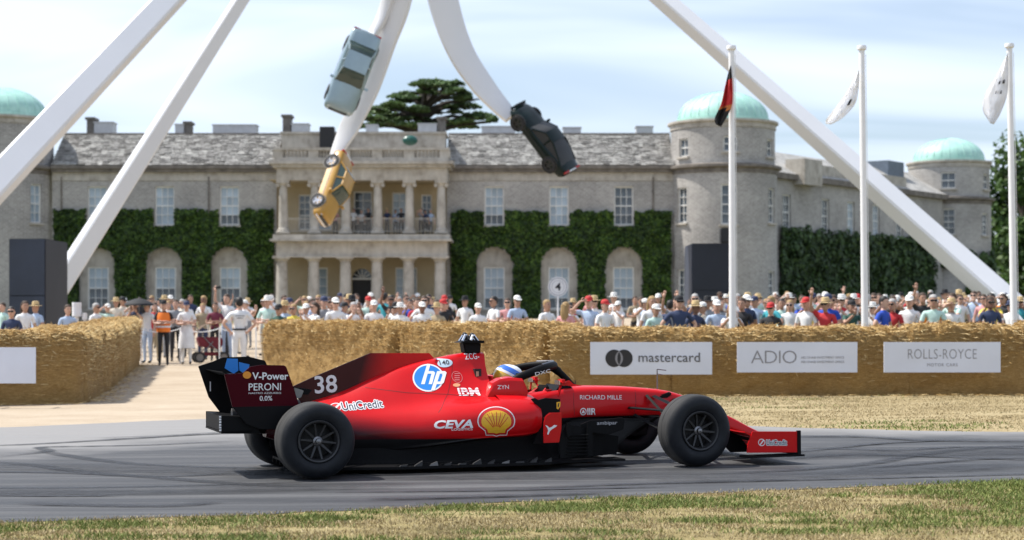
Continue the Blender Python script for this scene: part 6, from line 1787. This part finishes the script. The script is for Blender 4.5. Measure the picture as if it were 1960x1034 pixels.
HEAD = [(1.508, .030, .062, .020), (1.520, .046, .084, .040), (1.545, .060, .095, .062), (1.58, .069, .098, .080), (1.62, .075, .099, .092), (1.66, .078, .099, .098), (1.695, .076, .093, .096), (1.725, .066, .076, .082), (1.748, .046, .050, .056), (1.758, .018, .02, .022)]
def head_ring(z, grow=1.0, n=24):
    w, f_, b_ = [pchip([h[0] for h in HEAD], [h[i] for h in HEAD], z) for i in (1, 2, 3)]
    return [Vector((w * grow * math.cos(2 * math.pi * q / n), (b_ if math.sin(2 * math.pi * q / n) > 0 else f_) * grow * math.sin(2 * math.pi * q / n), z)) for q in range(n)]
def body_mesh(pose, dress=False, shorts=False):
    """one skinned figure, 1.76 m tall, looking towards -y; slots: skin, top, bottom, shoes"""
    V, E, Rr, K = [], [], [], []
    def v(p, r, parent=None, kind=0):
        V.append(p); Rr.append(r if hasattr(r, '__len__') else (r, r))
        if parent is not None: E.append((parent, len(V) - 1)); K.append(kind)
        return len(V) - 1
    pel = v((0, .0, .96), (.155, .115))
    wa = v((0, .0, 1.10), (.135, .105), pel, 1)
    ch = v((0, .005, 1.26), (.160, .118), wa, 1)
    uc = v((0, .01, 1.395), (.135, .10), ch, 1)
    nk = v((0, .016, 1.465), (.062, .060), uc, 0)
    v((0, .006, 1.56), (.050, .052), nk, 0)
    for s_, (el, wr, fd) in ((1, POSES[pose][0]), (-1, POSES[pose][1])):
        sh = v((s_ * .165, .012, 1.405), .068, uc, 1)
        m_ = Vector((s_ * .165, .012, 1.405)).lerp(Vector(el), .5)
        ma = v(tuple(m_), .052, sh, 1)
        e_ = v(el, .042, ma, 0); w_ = v(wr, .030, e_, 0)
    for s_ in (1, -1):
        hp = v((s_ * .085, 0, .87), (.088, .095), pel, 2)
        md_ = v((s_ * .092, -.006, .70), .075, hp, 2)
        kn = v((s_ * .098, -.012, .49), .058, md_, 2 if not shorts else 0)
        cf = v((s_ * .100, .012, .32), .052, kn, 2 if not shorts else 0)
        an = v((s_ * .102, .022, .10), .038, cf, 2 if not shorts else 0)
        hl = v((s_ * .103, .015, .045), .042, an, 3)
        v((s_ * .110, -.13, .030), (.042, .028), hl, 3)
    me = bpy.data.meshes.new('figure'); me.from_pydata(V, E, [])
    ob = bpy.data.objects.new('figure', me); col.objects.link(ob)
    sk = ob.modifiers.new('skin', 'SKIN'); sk.use_smooth_shade = True; sk.branch_smoothing = .6
    for i, d_ in enumerate(me.skin_vertices[0].data): d_.radius = Rr[i]; d_.use_root = (i == 0)
    ss = ob.modifiers.new('sub', 'SUBSURF'); ss.levels = 1; ss.render_levels = 1
    dg = bpy.context.evaluated_depsgraph_get(); dg.update()
    ev = ob.evaluated_get(dg).to_mesh()
    mb = MB(); pts = [x.co.copy() for x in ev.vertices]
    segs = [(Vector(V[a]), Vector(V[b]), K[i], max(Rr[a])) for i, (a, b) in enumerate(E)]
    mb.v = [tuple(p) for p in pts]
    for p in ev.polygons:
        c_ = p.center; best, bk = 9e9, 0
        for a, b, k, r in segs:
            ab = b - a; t_ = max(0, min(1, (c_ - a).dot(ab) / ab.length_squared)); d_ = (c_ - a - ab * t_).length - r * .8
            if d_ < best: best, bk = d_, k
        if bk == 1 and c_.z < .99: bk = 2
        if bk == 0 and 1.44 < c_.z < 1.475 and abs(c_.x) < .12: bk = 1
        if c_.z > 1.47 and abs(c_.x) < .085: bk = 0
        mb.f.append((tuple(p.vertices), bk))
    ob.evaluated_get(dg).to_mesh_clear(); bpy.data.objects.remove(ob)
    # hands: palm and five fingers; face: nose, brow, lips, ears
    for s_, (el, wr, fd) in ((1, POSES[pose][0]), (-1, POSES[pose][1])):
        w_ = Vector(wr); f_ = Vector(fd).normalized(); sd = f_.cross(Vector((0, 1, 0))); sd = sd.normalized() if sd.length > .1 else Vector((1, 0, 0)); nr = sd.cross(f_)
        mb.tube([w_ - f_ * .02, w_ + f_ * .03, w_ + f_ * .085], [.030, .040, .036], 8, mi=0, flat=.5)
        for k, ln in enumerate((.062, .075, .070, .052)):
            b_ = w_ + f_ * .08 + sd * (.028 - .0185 * k)
            mb.tube([b_, b_ + f_ * ln * .55 + nr * .006, b_ + f_ * ln * .9 + nr * .026], [.0095, .009, .007], 5, mi=0)
        b_ = w_ + f_ * .025 + sd * .034
        mb.tube([b_, b_ + sd * .028 + f_ * .028, b_ + sd * .030 + f_ * .062], [.012, .0105, .008], 5, mi=0)
    mb.loft([head_ring(h[0]) for h in HEAD], mi=0)
    mb.ball((0, -.104, 1.612), .015, .022, .024, 8, 6, mi=0)
    for s_ in (-1, 1):
        mb.ball((s_ * .077, .008, 1.625), .012, .022, .034, 8, 6, mi=0); mb.ball((s_ * .034, -.094, 1.655), .016, .010, .007, 8, 6, mi=4)
    mb.ball((0, -.098, 1.572), .028, .010, .007, 8, 6, mi=5)
    if dress:
        n = 18; rings = []
        for z, r in ((1.06, .150), (.95, .175), (.8, .20), (.6, .225), (.45, .235)):
            rings.append([Vector((math.cos(2 * math.pi * k / n) * r, math.sin(2 * math.pi * k / n) * r * .78 + .012 * math.sin(6 * math.pi * 2 * k / n), z)) for k in range(n)])
        mb.loft(rings, cap=False, mi=2)
    me = mb.mesh('person', [SKIN[0], CM['white'], CM['navy blue'], M_shoe, M_eye, M_lip], fix=False)
    me.polygons.foreach_set('use_smooth', [True] * len(me.polygons))
    return me
BODY = {}
def get_body(pose, dress=False, shorts=False):
    k = (pose, dress, shorts)
    if k not in BODY: BODY[k] = body_mesh(*k)
    return BODY[k]
# head wear and hair, shared
def hair_mesh(long):
    m = MB(); n = 24; rows_ = 8; cols_ = []
    for q in range(n):
        sb = math.sin(2 * math.pi * q / n)
        zl = 1.712 if sb < -.55 else (1.712 + (1.645 - 1.712) * (sb + .55) / .55 if sb < 0 else 1.645 + (1.555 - 1.645) * sb)   # hairline: high in front, low at the nape
        c_ = []
        for k in range(rows_ + 1):
            z = zl + (1.757 - zl) * (k / rows_) ** .8
            p = head_ring(z, 1.0)[q]; g_ = 1.10 + .05 * noise.noise(Vector((q * .9, k * .8, 3.3)))
            c_.append(Vector((p.x * g_, p.y * g_ + .002, z + .014 * k / rows_ + .006 * noise.noise(Vector((q * 1.7, k, 8))))))
        cols_.append(c_)
    rings = [[cols_[q][k] for q in range(n)] for k in range(rows_ + 1)]
    m.loft(rings)
    if long:
        rings = []
        for z, w, d_ in ((1.70, .086, .070), (1.6, .094, .075), (1.5, .102, .07), (1.4, .10, .05), (1.33, .07, .03)):
            rings.append([Vector((w * math.cos(b), .055 + (d_ if math.sin(b) > 0 else d_ * .3) * math.sin(b) + .008 * math.sin(b * 7), z + .015 * math.sin(b * 5))) for b in [2 * math.pi * q / 20 for q in range(20)]])
        m.loft(rings)
    return m.mesh('hair', HAIRC['brown'], 60)
def cap_mesh():
    m = MB(); m.lathe([(.092, 1.675), (.095, 1.70), (.088, 1.738), (.060, 1.768), (.02, 1.778), (.001, 1.779)], 18, Matrix.Diagonal((.94, 1.08, 1, 1)))
    vs_ = [(.078 * math.cos(a), -.085 - .098 * max(0, math.sin(a)), 1.672 - .018 * math.sin(a) + dz) for dz in (0, .008) for a in [math.pi * k / 10 for k in range(11)]]
    m.add(vs_, [tuple(range(11)), tuple(range(21, 10, -1))] + [(k, k + 1, k + 12, k + 11) for k in range(10)])
    return m.mesh('cap', HATC['white'], 50)
def hat_mesh():
    m = MB(); m.lathe([(.094, 1.675), (.094, 1.705)], 20, mi=1)
    m.lathe([(.092, 1.700), (.090, 1.74), (.080, 1.785), (.05, 1.795), (.001, 1.786)], 20, Matrix.Diagonal((.95, 1.08, 1, 1)))
    m.lathe([(.09, 1.688), (.125, 1.683), (.172, 1.676), (.172, 1.670), (.125, 1.677), (.09, 1.676)], 24)
    return m.mesh('hat', [HATC['straw'], M_band], 40)
def glasses_mesh():
    m = MB()
    for s_ in (-1, 1):
        m.ball((s_ * .037, -.106, 1.648), .036, .012, .026, 10, 6); m.box(s_ * .064, s_ * .070, -.095, .0, 1.650, 1.656)
    m.box(-.012, .012, -.112, -.106, 1.652, 1.658)
    return m.mesh('sunglasses', M_eye, 50)
HAIR_S, HAIR_L, CAP, HAT, SHADES = hair_mesh(False), hair_mesh(True), cap_mesh(), hat_mesh(), glasses_mesh()
PHONE = MB().box(-.04, .04, -.006, .006, 0, .15).mesh('phone', M_eye)
def wear(o, mesh, name, mat, parent):
    h_ = link(name, mesh, parent)
    if mat is not None:
        h_.material_slots[0].link = 'OBJECT'; h_.material_slots[0].material = mat
    return h_
LABELS = {}
PNAME = {'standing with arms down': 'arms down', 'with folded arms': 'arms folded', 'filming with both hands': 'filming', 'raising one arm high': 'one arm raised', 'shading the eyes': 'shading eyes', 'holding both arms up': 'both arms up', 'with hands on hips': 'hands on hips'}
def person(x, y, rz, top, bottom, pose, head, skin=0, scale=1.0, where='', shades=False, dress=False, shorts=False, z=None, who='spectator', label=None, group=None):
    """head: ('cap', colour) / ('hat', colour) / ('hair', colour) / ('long hair', colour)"""
    o = link('person', get_body(pose, dress, shorts))
    o.location = (x, y, gz(x, y) + .003 if z is None else z); o.rotation_euler = (0, 0, rz); o.scale = (scale,) * 3
    for i, m_ in enumerate((SKIN[skin], CM[top], CM[bottom])):
        o.material_slots[i].link = 'OBJECT'; o.material_slots[i].material = m_
    kind, colr = head
    if kind == 'cap': wear(o, CAP, 'cap', HATC[colr], o); wear(o, HAIR_S, 'hair', HAIRC['brown'], o)
    elif kind == 'hat': wear(o, HAT, 'hat', HATC[colr], o)
    elif kind == 'hair': wear(o, HAIR_S, 'hair', HAIRC[colr], o)
    else: wear(o, HAIR_L, 'hair', HAIRC[colr], o)
    if shades: wear(o, SHADES, 'sunglasses', None, o)
    hd = {'cap': f'{colr} cap', 'hat': f'{colr} brimmed hat', 'hair': f'short {colr} hair', 'long hair': f'long {colr} hair'}[kind]
    lb = label or f'{who} in {top} {"dress" if dress else "top"}, {hd}{", sunglasses" if shades else ""}, {PNAME[pose]}, {where}'
    LABELS.setdefault(lb, []).append(o)
    return tag(o, lb, 'person', group)
rr = random.Random(77)
TOPS = ['white'] * 26 + ['pale blue'] * 8 + ['navy blue'] * 5 + ['black'] * 5 + ['grey'] * 5 + ['cream'] * 5 + ['pink'] * 4 + ['mint green'] * 4 + ['dark green'] * 2 + ['teal'] * 2 + ['red'] * 2 + ['royal blue'] * 2 + ['yellow'] * 1 + ['orange'] * 1 + ['khaki'] * 3
HEADS = [('cap', 'white')] * 4 + [('hat', 'straw')] * 4 + [('hat', 'white')] * 3 + [('hair', 'brown')] * 7 + [('hair', 'dark')] * 4 + [('hair', 'grey')] * 3 + [('hair', 'blond')] * 2 + [('long hair', 'brown')] * 3 + [('long hair', 'blond')] * 2 + [('cap', 'black')] * 3 + [('cap', 'navy')] * 2 + [('cap', 'red')] * 1 + [('hair', 'brown')] * 3 + [('hat', 'black')] * 1
PO = list(POSES)
taken = []
def place(px, Y, **kw):
    x = PX(px, Y)
    for a, b in taken:
        if (a - x) ** 2 + (b - Y) ** 2 < .36 ** 2: return None
    taken.append((x, Y))
    d_ = dict(top=rr.choice(TOPS), bottom=rr.choice(['navy blue', 'khaki', 'grey', 'black', 'cream']), pose=rr.choices(PO, [6, 5, 7, 1.2, 2.2, .6, 2.5])[0], head=rr.choice(HEADS), skin=rr.choices([0, 1, 2], [6, 5, 1])[0],
              scale=rr.uniform(.93, 1.06), shades=rr.random() < .55, rz=rr.gauss(0, .35) + math.atan2(x, Y) * -1 + rr.choice([0, 0, .5, -.4]))
    d_.update(kw)
    return person(x, Y, **d_)
W1, W2, W3, W4, W5 = 'by the screen tower bales', 'behind the drive rope', 'behind the sunlit bales', 'behind the banner bales', 'behind the bale joint'
# -- people picked out of the photograph, each at its column
for px, Y, kw in [
    (1543, 38.4, dict(top='white', head=('cap', 'red'), pose='standing with arms down', scale=1.02, shades=False, skin=0, where=W4)),
    (1585, 39.2, dict(top='royal blue', head=('cap', 'navy'), pose='with folded arms', where=W4)),
    (1692, 38.2, dict(top='royal blue', head=('hair', 'dark'), pose='with hands on hips', scale=1.03, where=W4, rz=.9)),
    (1788, 38.6, dict(top='orange', head=('cap', 'white'), pose='with folded arms', scale=1.0, where=W4)),
    (1766, 44.0, dict(top='black', head=('hair', 'brown'), pose='raising one arm high', scale=1.05, where=W4)),
    (1897, 39.4, dict(top='yellow', head=('hair', 'dark'), pose='filming with both hands', where=W4)),
    (1630, 38.9, dict(top='dark green', head=('cap', 'black'), pose='filming with both hands', where=W4)),
    (1420, 38.6, dict(top='black', head=('hair', 'brown'), pose='standing with arms down', scale=1.02, where=W4)),
    (1372, 38.9, dict(top='pale blue', head=('cap', 'white'), pose='with folded arms', where=W4)),
    (1345, 40.0, dict(top='cream', head=('cap', 'white'), pose='shading the eyes', where=W4)),
    (1255, 38.8, dict(top='mint green', head=('cap', 'white'), pose='standing with arms down', where=W4, rz=.4)),
    (1296, 39.5, dict(top='grey', head=('hair', 'brown'), pose='holding both arms up', where=W4)),
    (1283, 41.5, dict(top='navy blue', head=('hair', 'dark'), pose='standing with arms down', where=W4, rz=2.8)),
    (1158, 40.5, dict(top='white', head=('cap', 'red'), pose='standing with arms down', where=W4, scale=1.0)),
    (1127, 41.0, dict(top='pale blue', head=('cap', 'red'), pose='shading the eyes', where=W4)),
    (1083, 41.0, dict(top='pink', head=('long hair', 'blond'), pose='standing with arms down', where=W4, rz=2.6)),
    (1047, 43.0, dict(top='white', head=('hair', 'blond'), pose='with folded arms', where=W4)),
    (1175, 52.0, dict(top='white', head=('hat', 'white'), pose='standing with arms down', where=W4)),
    (990, 46.0, dict(top='pale blue', head=('cap', 'white'), pose='with folded arms', where=W5, shades=True)),
    (971, 49.0, dict(top='pink', head=('hair', 'brown'), pose='with folded arms', where=W5, shades=True)),
    (945, 45.5, dict(top='white', head=('hair', 'dark'), pose='with folded arms', where=W3, shades=True, scale=1.04)),
    (915, 44.5, dict(top='white', head=('cap', 'white'), pose='standing with arms down', where=W3, shades=False)),
    (890, 50.0, dict(top='white', bottom='cream', head=('hat', 'black'), pose='standing with arms down', where=W3, scale=1.02, shades=False)),
    (848, 44.6, dict(top='black', head=('cap', 'red'), pose='with folded arms', where=W3)),
    (812, 46.0, dict(top='white', head=('hair', 'brown'), pose='with hands on hips', where=W3, shades=True, scale=1.05)),
    (808, 43.6, dict(top='white', head=('cap', 'white'), pose='standing with arms down', where=W3, shades=False)),
    (766, 43.5, dict(top='white', head=('hat', 'white'), pose='standing with arms down', where=W3)),
    (757, 47.5, dict(top='white', head=('hair', 'dark'), pose='with folded arms', where=W3, shades=True)),
    (737, 54.0, dict(top='teal', head=('hair', 'dark'), pose='with hands on hips', where=W3, scale=1.08, rz=2.6)),
    (716, 44.5, dict(top='white', head=('cap', 'white'), pose='with folded arms', where=W3, shades=False)),
    (660, 46.0, dict(top='pale blue', head=('cap', 'black'), pose='with folded arms', where=W3)),
    (620, 44.0, dict(top='grey', head=('cap', 'navy'), pose='with folded arms', where=W3)),
    (586, 45.5, dict(top='white', head=('cap', 'white'), pose='with folded arms', where=W3)),
    (545, 44.0, dict(top='pale blue', head=('hat', 'straw'), pose='standing with arms down', where=W3)),
    (512, 47.0, dict(top='mint green', head=('hat', 'white'), pose='with folded arms', where=W3)),
    (22, 41.0, dict(top='navy blue', head=('hair', 'dark'), pose='standing with arms down', where=W1, shades=True)),
    (48, 44.5, dict(top='white', head=('long hair', 'brown'), pose='standing with arms down', where=W1, shades=False)),
    (5, 52.0, dict(top='mint green', head=('hair', 'brown'), pose='standing with arms down', where=W1)),
    (68, 47.0, dict(top='pale blue', head=('hat', 'straw'), pose='standing with arms down', where=W1)),
    (130, 44.0, dict(top='pale blue', head=('hair', 'brown'), pose='standing with arms down', where=W1, scale=.97, shades=False)),
    (184, 48.0, dict(top='white', head=('hair', 'grey'), pose='standing with arms down', where=W1, scale=.97, shades=True)),
    (222, 56.0, dict(top='cream', head=('hat', 'straw'), pose='with folded arms', where=W1)),
    (238, 60.0, dict(top='white', head=('hat', 'white'), pose='standing with arms down', where=W1)),
    (206, 53.0, dict(top='mint green', head=('cap', 'white'), pose='shading the eyes', where=W1)),
]:
    if 'shades' not in kw: kw['shades'] = False
    place(px, Y, **kw)
# -- the rest of the crowd fills the rows between them
def rows(px0, px1, Ys, step, where, shift=0, thin=1.0):
    for Y in Ys:
        px = px0 + rr.uniform(0, step)
        while px < px1:
            if rr.random() < thin: place(px, Y + rr.uniform(-.6, .6), where=where)
            px += step * rr.uniform(.75, 1.3) * 40 / Y
rows(1290, 1955, [38.6, 41.3], 38, W4, thin=.85)
rows(1290, 1955, [44.5, 48.5], 46, W4, thin=.9)
rows(1290, 1955, [51.5, 56, 62], 44, W4, thin=.95)
rows(1075, 1290, [41, 45, 50, 56], 50, W4, thin=.75)
rows(500, 868, [44, 47.5], 42, W3, thin=.9)
rows(500, 868, [51, 55.5, 61, 66], 48, W3, thin=.95)
rows(278, 490, [54.5, 58, 63], 48, W2, thin=.9)
rows(200, 280, [57, 63], 46, W1, thin=.7)
# -- figures at the mouth of the drive
x, y = PX(313, 49.5), 49.5
mar = person(x, y, .15, 'black', 'black', 'with folded arms', ('cap', 'black'), 0, 1.0, label='marshal in orange vest and black trousers standing in the drive')
M_hiviz = plain('orange_vest', (.85, .20, .02), .7, .05); M_refl = plain('reflective_tape', (.72, .72, .72), .4, .03)
vm = MB(); rings = []
n = 20
for z, rx, ry in ((.90, .185, .145), (1.05, .185, .15), (1.2, .19, .155), (1.33, .185, .15), (1.43, .15, .115)):
    rings.append([Vector((rx * math.cos(2 * math.pi * k / n), ry * math.sin(2 * math.pi * k / n) + .005, z)) for k in range(n)])
vm.loft(rings, cap=False); vm.build('vest', M_hiviz, mar, 50)
tb = MB()
for z in (1.02, 1.14): tb.lathe([(.197, z), (.199, z + .05)], 20, Matrix.Diagonal((1, .82, 1, 1)))
tb.build('reflective_tape', M_refl, mar, 50)
person(PX(357, 50), 50, .1, 'white', 'white', 'with folded arms', ('cap', 'navy'), 0, .98, dress=True, label='woman in long white dress and navy cap by the rope with folded arms')
back = person(PX(458, 42.5), 42.5, math.pi + .25, 'white', 'white', 'with hands on hips', ('hair', 'dark'), 0, 1.06, label='person in white overalls with dark belt seen from behind at the drive mouth')
MB().lathe([(.150, 1.035), (.152, 1.075)], 20, Matrix.Diagonal((1, .82, 1, 1))).build('belt', M_band, back, 40)
for z, w in ((1.345, .10), (1.295, .07)): MB().box(-w, w, .128, .1335, z, z + .014).build('printed_mark', M_ink, back)
person(PX(282, 51), 51, -.4, 'white', 'pale blue', 'standing with arms down', ('cap', 'white'), 0, .96, label='person in white top and pale blue trousers beside the drive bales')
person(PX(296, 52.3), 52.3, .2, 'red', 'khaki', 'standing with arms down', ('long hair', 'brown'), 0, .95, label='person in red top and khaki trousers behind the orange vest marshal')
person(PX(336, 52), 52, .2, 'grey', 'black', 'with folded arms', ('hair', 'brown'), 0, 1.0, label='person in grey top between the marshal and the white dress')
person(PX(412, 52.2), 52.2, .1, 'maroon', 'black', 'with folded arms', ('hair', 'brown'), 1, .95, label='person in maroon top standing behind the pushchair')
person(PX(388, 53), 53, .2, 'khaki', 'navy blue', 'standing with arms down', ('hair', 'blond'), 0, .93, label='person in khaki top beside the pushchair')
person(PX(434, 52.5), 52.5, -.3, 'white', 'pale blue', 'raising one arm high', ('hair', 'brown'), 0, 1.08, label='person in white top holding a dark phone high above the rope')
# phone held up
ph = link('phone', PHONE); ph.location = (PX(434, 52.5) - .28, 52.5 - .24, gz(PX(434, 52.5), 52.5) + 2.08); ph.rotation_euler = (0, R(80), 0)
tag(ph, 'dark phone held up above the crowd by the rope', 'phone')
# black parasol over the people left of the marshal
b_ = gpt(266, 50.8); z_ = PZ(585, 50.8) - b_.z
root = empty('parasol', b_)
m = MB(); m.lathe([(.001, .20), (.12, .185), (.28, .13), (.40, .05), (.42, .0), (.40, .02), (.2, .12), (.001, .17)], 16, Matrix.Translation((0, 0, z_)))
m.build('canopy', plain('black_parasol_cloth', (.012, .012, .014), .75), root, 30)
MB().tube([(0, 0, 1.0), (0, 0, z_ + .25)], .010, 6).build('handle', M_hub, root)
for k in range(8):
    a = k * math.pi / 4; MB().tube([(0, 0, z_ + .17), (.40 * math.cos(a), .4 * math.sin(a), z_ + .005)], .005, 4).build('rib', M_hub, root)
tag(root, 'black parasol held up at the edge of the drive', 'parasol')
holder = person(PX(258, 51.2), 51.2, .1, 'navy blue', 'grey', 'filming with both hands', ('hair', 'dark'), 0, .98, label='person in navy top standing under the black parasol')
# pushchair
b_ = gpt(402, 50.9); root = empty('pushchair', b_, .3)
M_pc = plain('brown_canvas', (.12, .075, .045), .85); M_pcr = plain('dark_red_canvas', (.16, .02, .03), .85)
m = MB(); rings = []
for k in range(8):
    a = R(10) + R(150) * k / 7; rings.append([Vector((-.05 + .34 * math.cos(a) * (1 if sgn else 1), yy, .72 + .36 * math.sin(a))) for sgn, yy in ((1, -.26), (1, -.13), (1, 0), (1, .13), (1, .26))])
m.loft(rings, closed=False); m.build('hood', M_pc, root, 40)
MB().prism([(-.38, .72), (-.30, .45), (.25, .38), (.34, .55), (.30, .72)], -.25, .25, 'y').build('seat', M_pcr, root, bevel=.03)
MB().prism([(-.25, .2), (.25, .2), (.28, .3), (-.28, .3)], -.22, .22, 'y').build('basket', M_pcr, root, bevel=.02)
for s_ in (-1, 1):
    MB().tube([(-.45, s_ * .27, 1.02), (-.1, s_ * .27, .6), (.35, s_ * .27, .16)], .014, 6).tube([(.05, s_ * .27, .6), (-.32, s_ * .27, .16)], .014, 6).build('frame', M_hub, root)
    for xx in (-.32, .35):
        MB().lathe([(.10, -.02), (.155, -.02), (.155, .02), (.10, .02), (.10, -.02)], 20, Matrix.Translation((xx, s_ * .29, .156)) @ Matrix.Rotation(R(90), 4, 'X')).build('wheel', M_tyre, root, 30)
        MB().lathe([(.001, .0), (.10, .004)], 16, Matrix.Translation((xx, s_ * .29, .156)) @ Matrix.Rotation(R(90), 4, 'X')).build('hub', M_hub, root, 30)
MB().tube([(-.45, -.27, 1.02), (-.45, .27, 1.02)], .016, 6).build('handle', M_tyre, root)
tag(root, 'pushchair with brown hood and dark red seat at the rope', 'pushchair')
# -- guests on the balcony
zb_ = qz(449) + .003
for i, (px, top, hd, ps) in enumerate([(642, 'pink', ('long hair', 'blond'), 'standing with arms down'), (677, 'white', ('hair', 'brown'), 'standing with arms down'), (692, 'white', ('hair', 'grey'), 'with folded arms'), (705, 'black', ('hair', 'dark'), 'standing with arms down'),
                                       (741, 'navy blue', ('hat', 'straw'), 'standing with arms down'), (757, 'pale blue', ('hair', 'brown'), 'with folded arms'), (806, 'grey', ('hair', 'brown'), 'filming with both hands'), (814, 'navy blue', ('cap', 'navy'), 'standing with arms down'), (824, 'pale blue', ('hair', 'grey'), 'standing with arms down'), (768, 'black', ('hair', 'dark'), 'with hands on hips')]):
    Yb = PY_ + 1.5 + .25 * (i % 3)
    person(PX(px, Yb), Yb, rr.gauss(0, .3), top, 'black', ps, hd, i % 2, rr.uniform(.96, 1.04), 'on the portico balcony', z=zb_)
for lb, os_ in LABELS.items():
    if len(os_) > 1:
        for o in os_: o['group'] = lb.replace('spectator', 'spectators')
# ------------------------------------------------------------------ grass blades on the verges
def grass_mat(name, cols):
    t = NT(name)
    t.col(per_island(t, cols)); t.set(rough=.7, spec=.25)
    return t.mat
M_gg = grass_mat('green_blades', [(0, (.075, .108, .022)), (.5, (.145, .185, .045)), (1, (.25, .28, .085))])
M_gd = grass_mat('straw_blades', [(0, (.21, .155, .07)), (.5, (.34, .265, .14)), (1, (.49, .41, .24))])
def blades(name, n, gen, hgt, seed, wid=.006, label=''):
    rg = np.random.default_rng(seed)
    pts = gen(rg, n)
    k = len(pts)
    x, y = pts[:, 0], pts[:, 1]; g = pts[:, 2]
    z = .007 * (x + 1.7) + .018 * np.maximum(0, np.minimum(y, 115) - 38)
    h_ = hgt * rg.uniform(.5, 1.4, k) * (.75 + .5 * g); a = rg.uniform(0, 6.283, k); ln = rg.normal(0, .55, (k, 2)) * h_[:, None]
    w = wid * rg.uniform(.7, 1.5, k)
    v = np.zeros((k, 4, 3))
    v[:, 0] = np.stack([x - np.cos(a) * w, y - np.sin(a) * w, z], 1); v[:, 1] = np.stack([x + np.cos(a) * w, y + np.sin(a) * w, z], 1)
    v[:, 2] = np.stack([x + ln[:, 0] * .5 + np.cos(a) * w * .7, y + ln[:, 1] * .5 + np.sin(a) * w * .7, z + h_ * .62], 1); v[:, 3] = np.stack([x + ln[:, 0], y + ln[:, 1], z + h_], 1)
    idx = np.arange(k)[:, None] * 4
    tri = np.concatenate([idx + np.array([[0, 1, 2]]), idx + np.array([[0, 2, 3]])], 1).reshape(-1, 3)
    me = bpy.data.meshes.new(name)
    me.vertices.add(k * 4); me.vertices.foreach_set('co', v.reshape(-1))
    me.loops.add(len(tri) * 3); me.loops.foreach_set('vertex_index', tri.reshape(-1).astype(np.int32))
    me.polygons.add(len(tri)); me.polygons.foreach_set('loop_start', np.arange(0, len(tri) * 3, 3, dtype=np.int32)); me.polygons.foreach_set('loop_total', np.full(len(tri), 3, dtype=np.int32))
    me.materials.append(M_gd); me.materials.append(M_gg)
    gr = (g > .5).astype(np.int32); me.polygons.foreach_set('material_index', np.repeat(gr, 2))
    me.update(calc_edges=True); me.validate()
    o = link(name, me); tag(o, label, 'grass', kind='stuff')
    return o
nx_ = np.array([p[0] for p in NEAR]); ny_ = np.array([p[1] for p in NEAR]); fx_ = np.array([p[0] for p in FAR]); fy_ = np.array([p[1] for p in FAR])
_xs = np.linspace(-34, 34, 600); _ny = np.array([poly_y(NEAR, a) for a in _xs]); _fy = np.array([poly_y(FAR, a) for a in _xs])
def patch(x, y, s, sd):
    f_ = np.zeros(len(x))
    rg = np.random.default_rng(sd)
    for k in range(26):
        ax, ay = rg.normal(0, 1, 2) / s; ph = rg.uniform(0, 6.283); f_ += np.sin(ax * x + ay * 2.2 * y + ph)
    return f_ / math.sqrt(13)
def gen_near(rg, n):
    x = rg.uniform(-6.5, 8.0, n); d = rg.random(n) ** 1.15 * 5.6
    y = np.interp(x, _xs, _ny) + .06 - d + rg.normal(0, .05, n)
    f_ = patch(x, y, .75, 4) + .8 * patch(x, y, .22, 5)
    edge = np.exp(-d / .25)
    green = (f_ + rg.normal(0, .55, n) >  .25 + 1.3 * edge).astype(float)
    keep_ = rg.random(n) > .55 * edge
    keep_ &= (patch(x, y, .16, 9) + rg.normal(0, .7, n)) > -.9
    return np.stack([x, y, green], 1)[keep_]
blades('verge_grass', 330000, gen_near, .025, 3, .0032, label='short sun bleached grass with green patches along the near verge')
def gen_far(rg, n):
    x = rg.uniform(-1, 13.5, n); t_ = rg.random(n)
    y0 = np.interp(x, _xs, _fy) - .05; y1 = np.full(n, 32.4)
    y = y0 + (y1 - y0) * t_ + rg.normal(0, .04, n)
    f_ = 1.3 * patch(x, y, 1.6, 14) + .6 * patch(x, y, .4, 15)
    green = (f_ + rg.normal(0, .5, n) > 2.1).astype(float)
    keep_ = patch(x, y, .3, 19) + rg.normal(0, .8, n) > -.6
    return np.stack([x, y, green], 1)[keep_]
blades('dry_grass', 90000, gen_far, .022, 8, .007, label='parched yellow grass between the road and the banner bales')

# loose straw shed along the foot of the bales
rr = random.Random(5); st = MB()
runs = [(lw[0], lw[3], 500), (dw0, dw1, 900), (e0, e1, 700), (gpt(1054, 33.0), gpt(2190, 31.8), 1500)]
for a, b, n in runs:
    d_ = (b - a); nrm = Vector((d_.y, -d_.x, 0)).normalized()
    for k in range(n):
        p = a.lerp(b, rr.random()) + nrm * abs(rr.gauss(0, .22)) 
        z = gz(p.x, p.y) + .012 + rr.uniform(0, .02); an = rr.uniform(0, 3.14); l = rr.uniform(.05, .16); w = .004
        q = Vector((math.cos(an), math.sin(an), rr.uniform(-.1, .1))) * l / 2; s_ = Vector((-math.sin(an), math.cos(an), .4)) * w
        c_ = Vector((p.x, p.y, z)); st.add([c_ - q - s_, c_ - q + s_, c_ + q + s_, c_ + q - s_], [(0, 1, 2, 3)])
tag(st.build('loose_straw', M_stalk, None, fix=False), 'loose straw scattered along the foot of the bales', 'straw', kind='stuff')
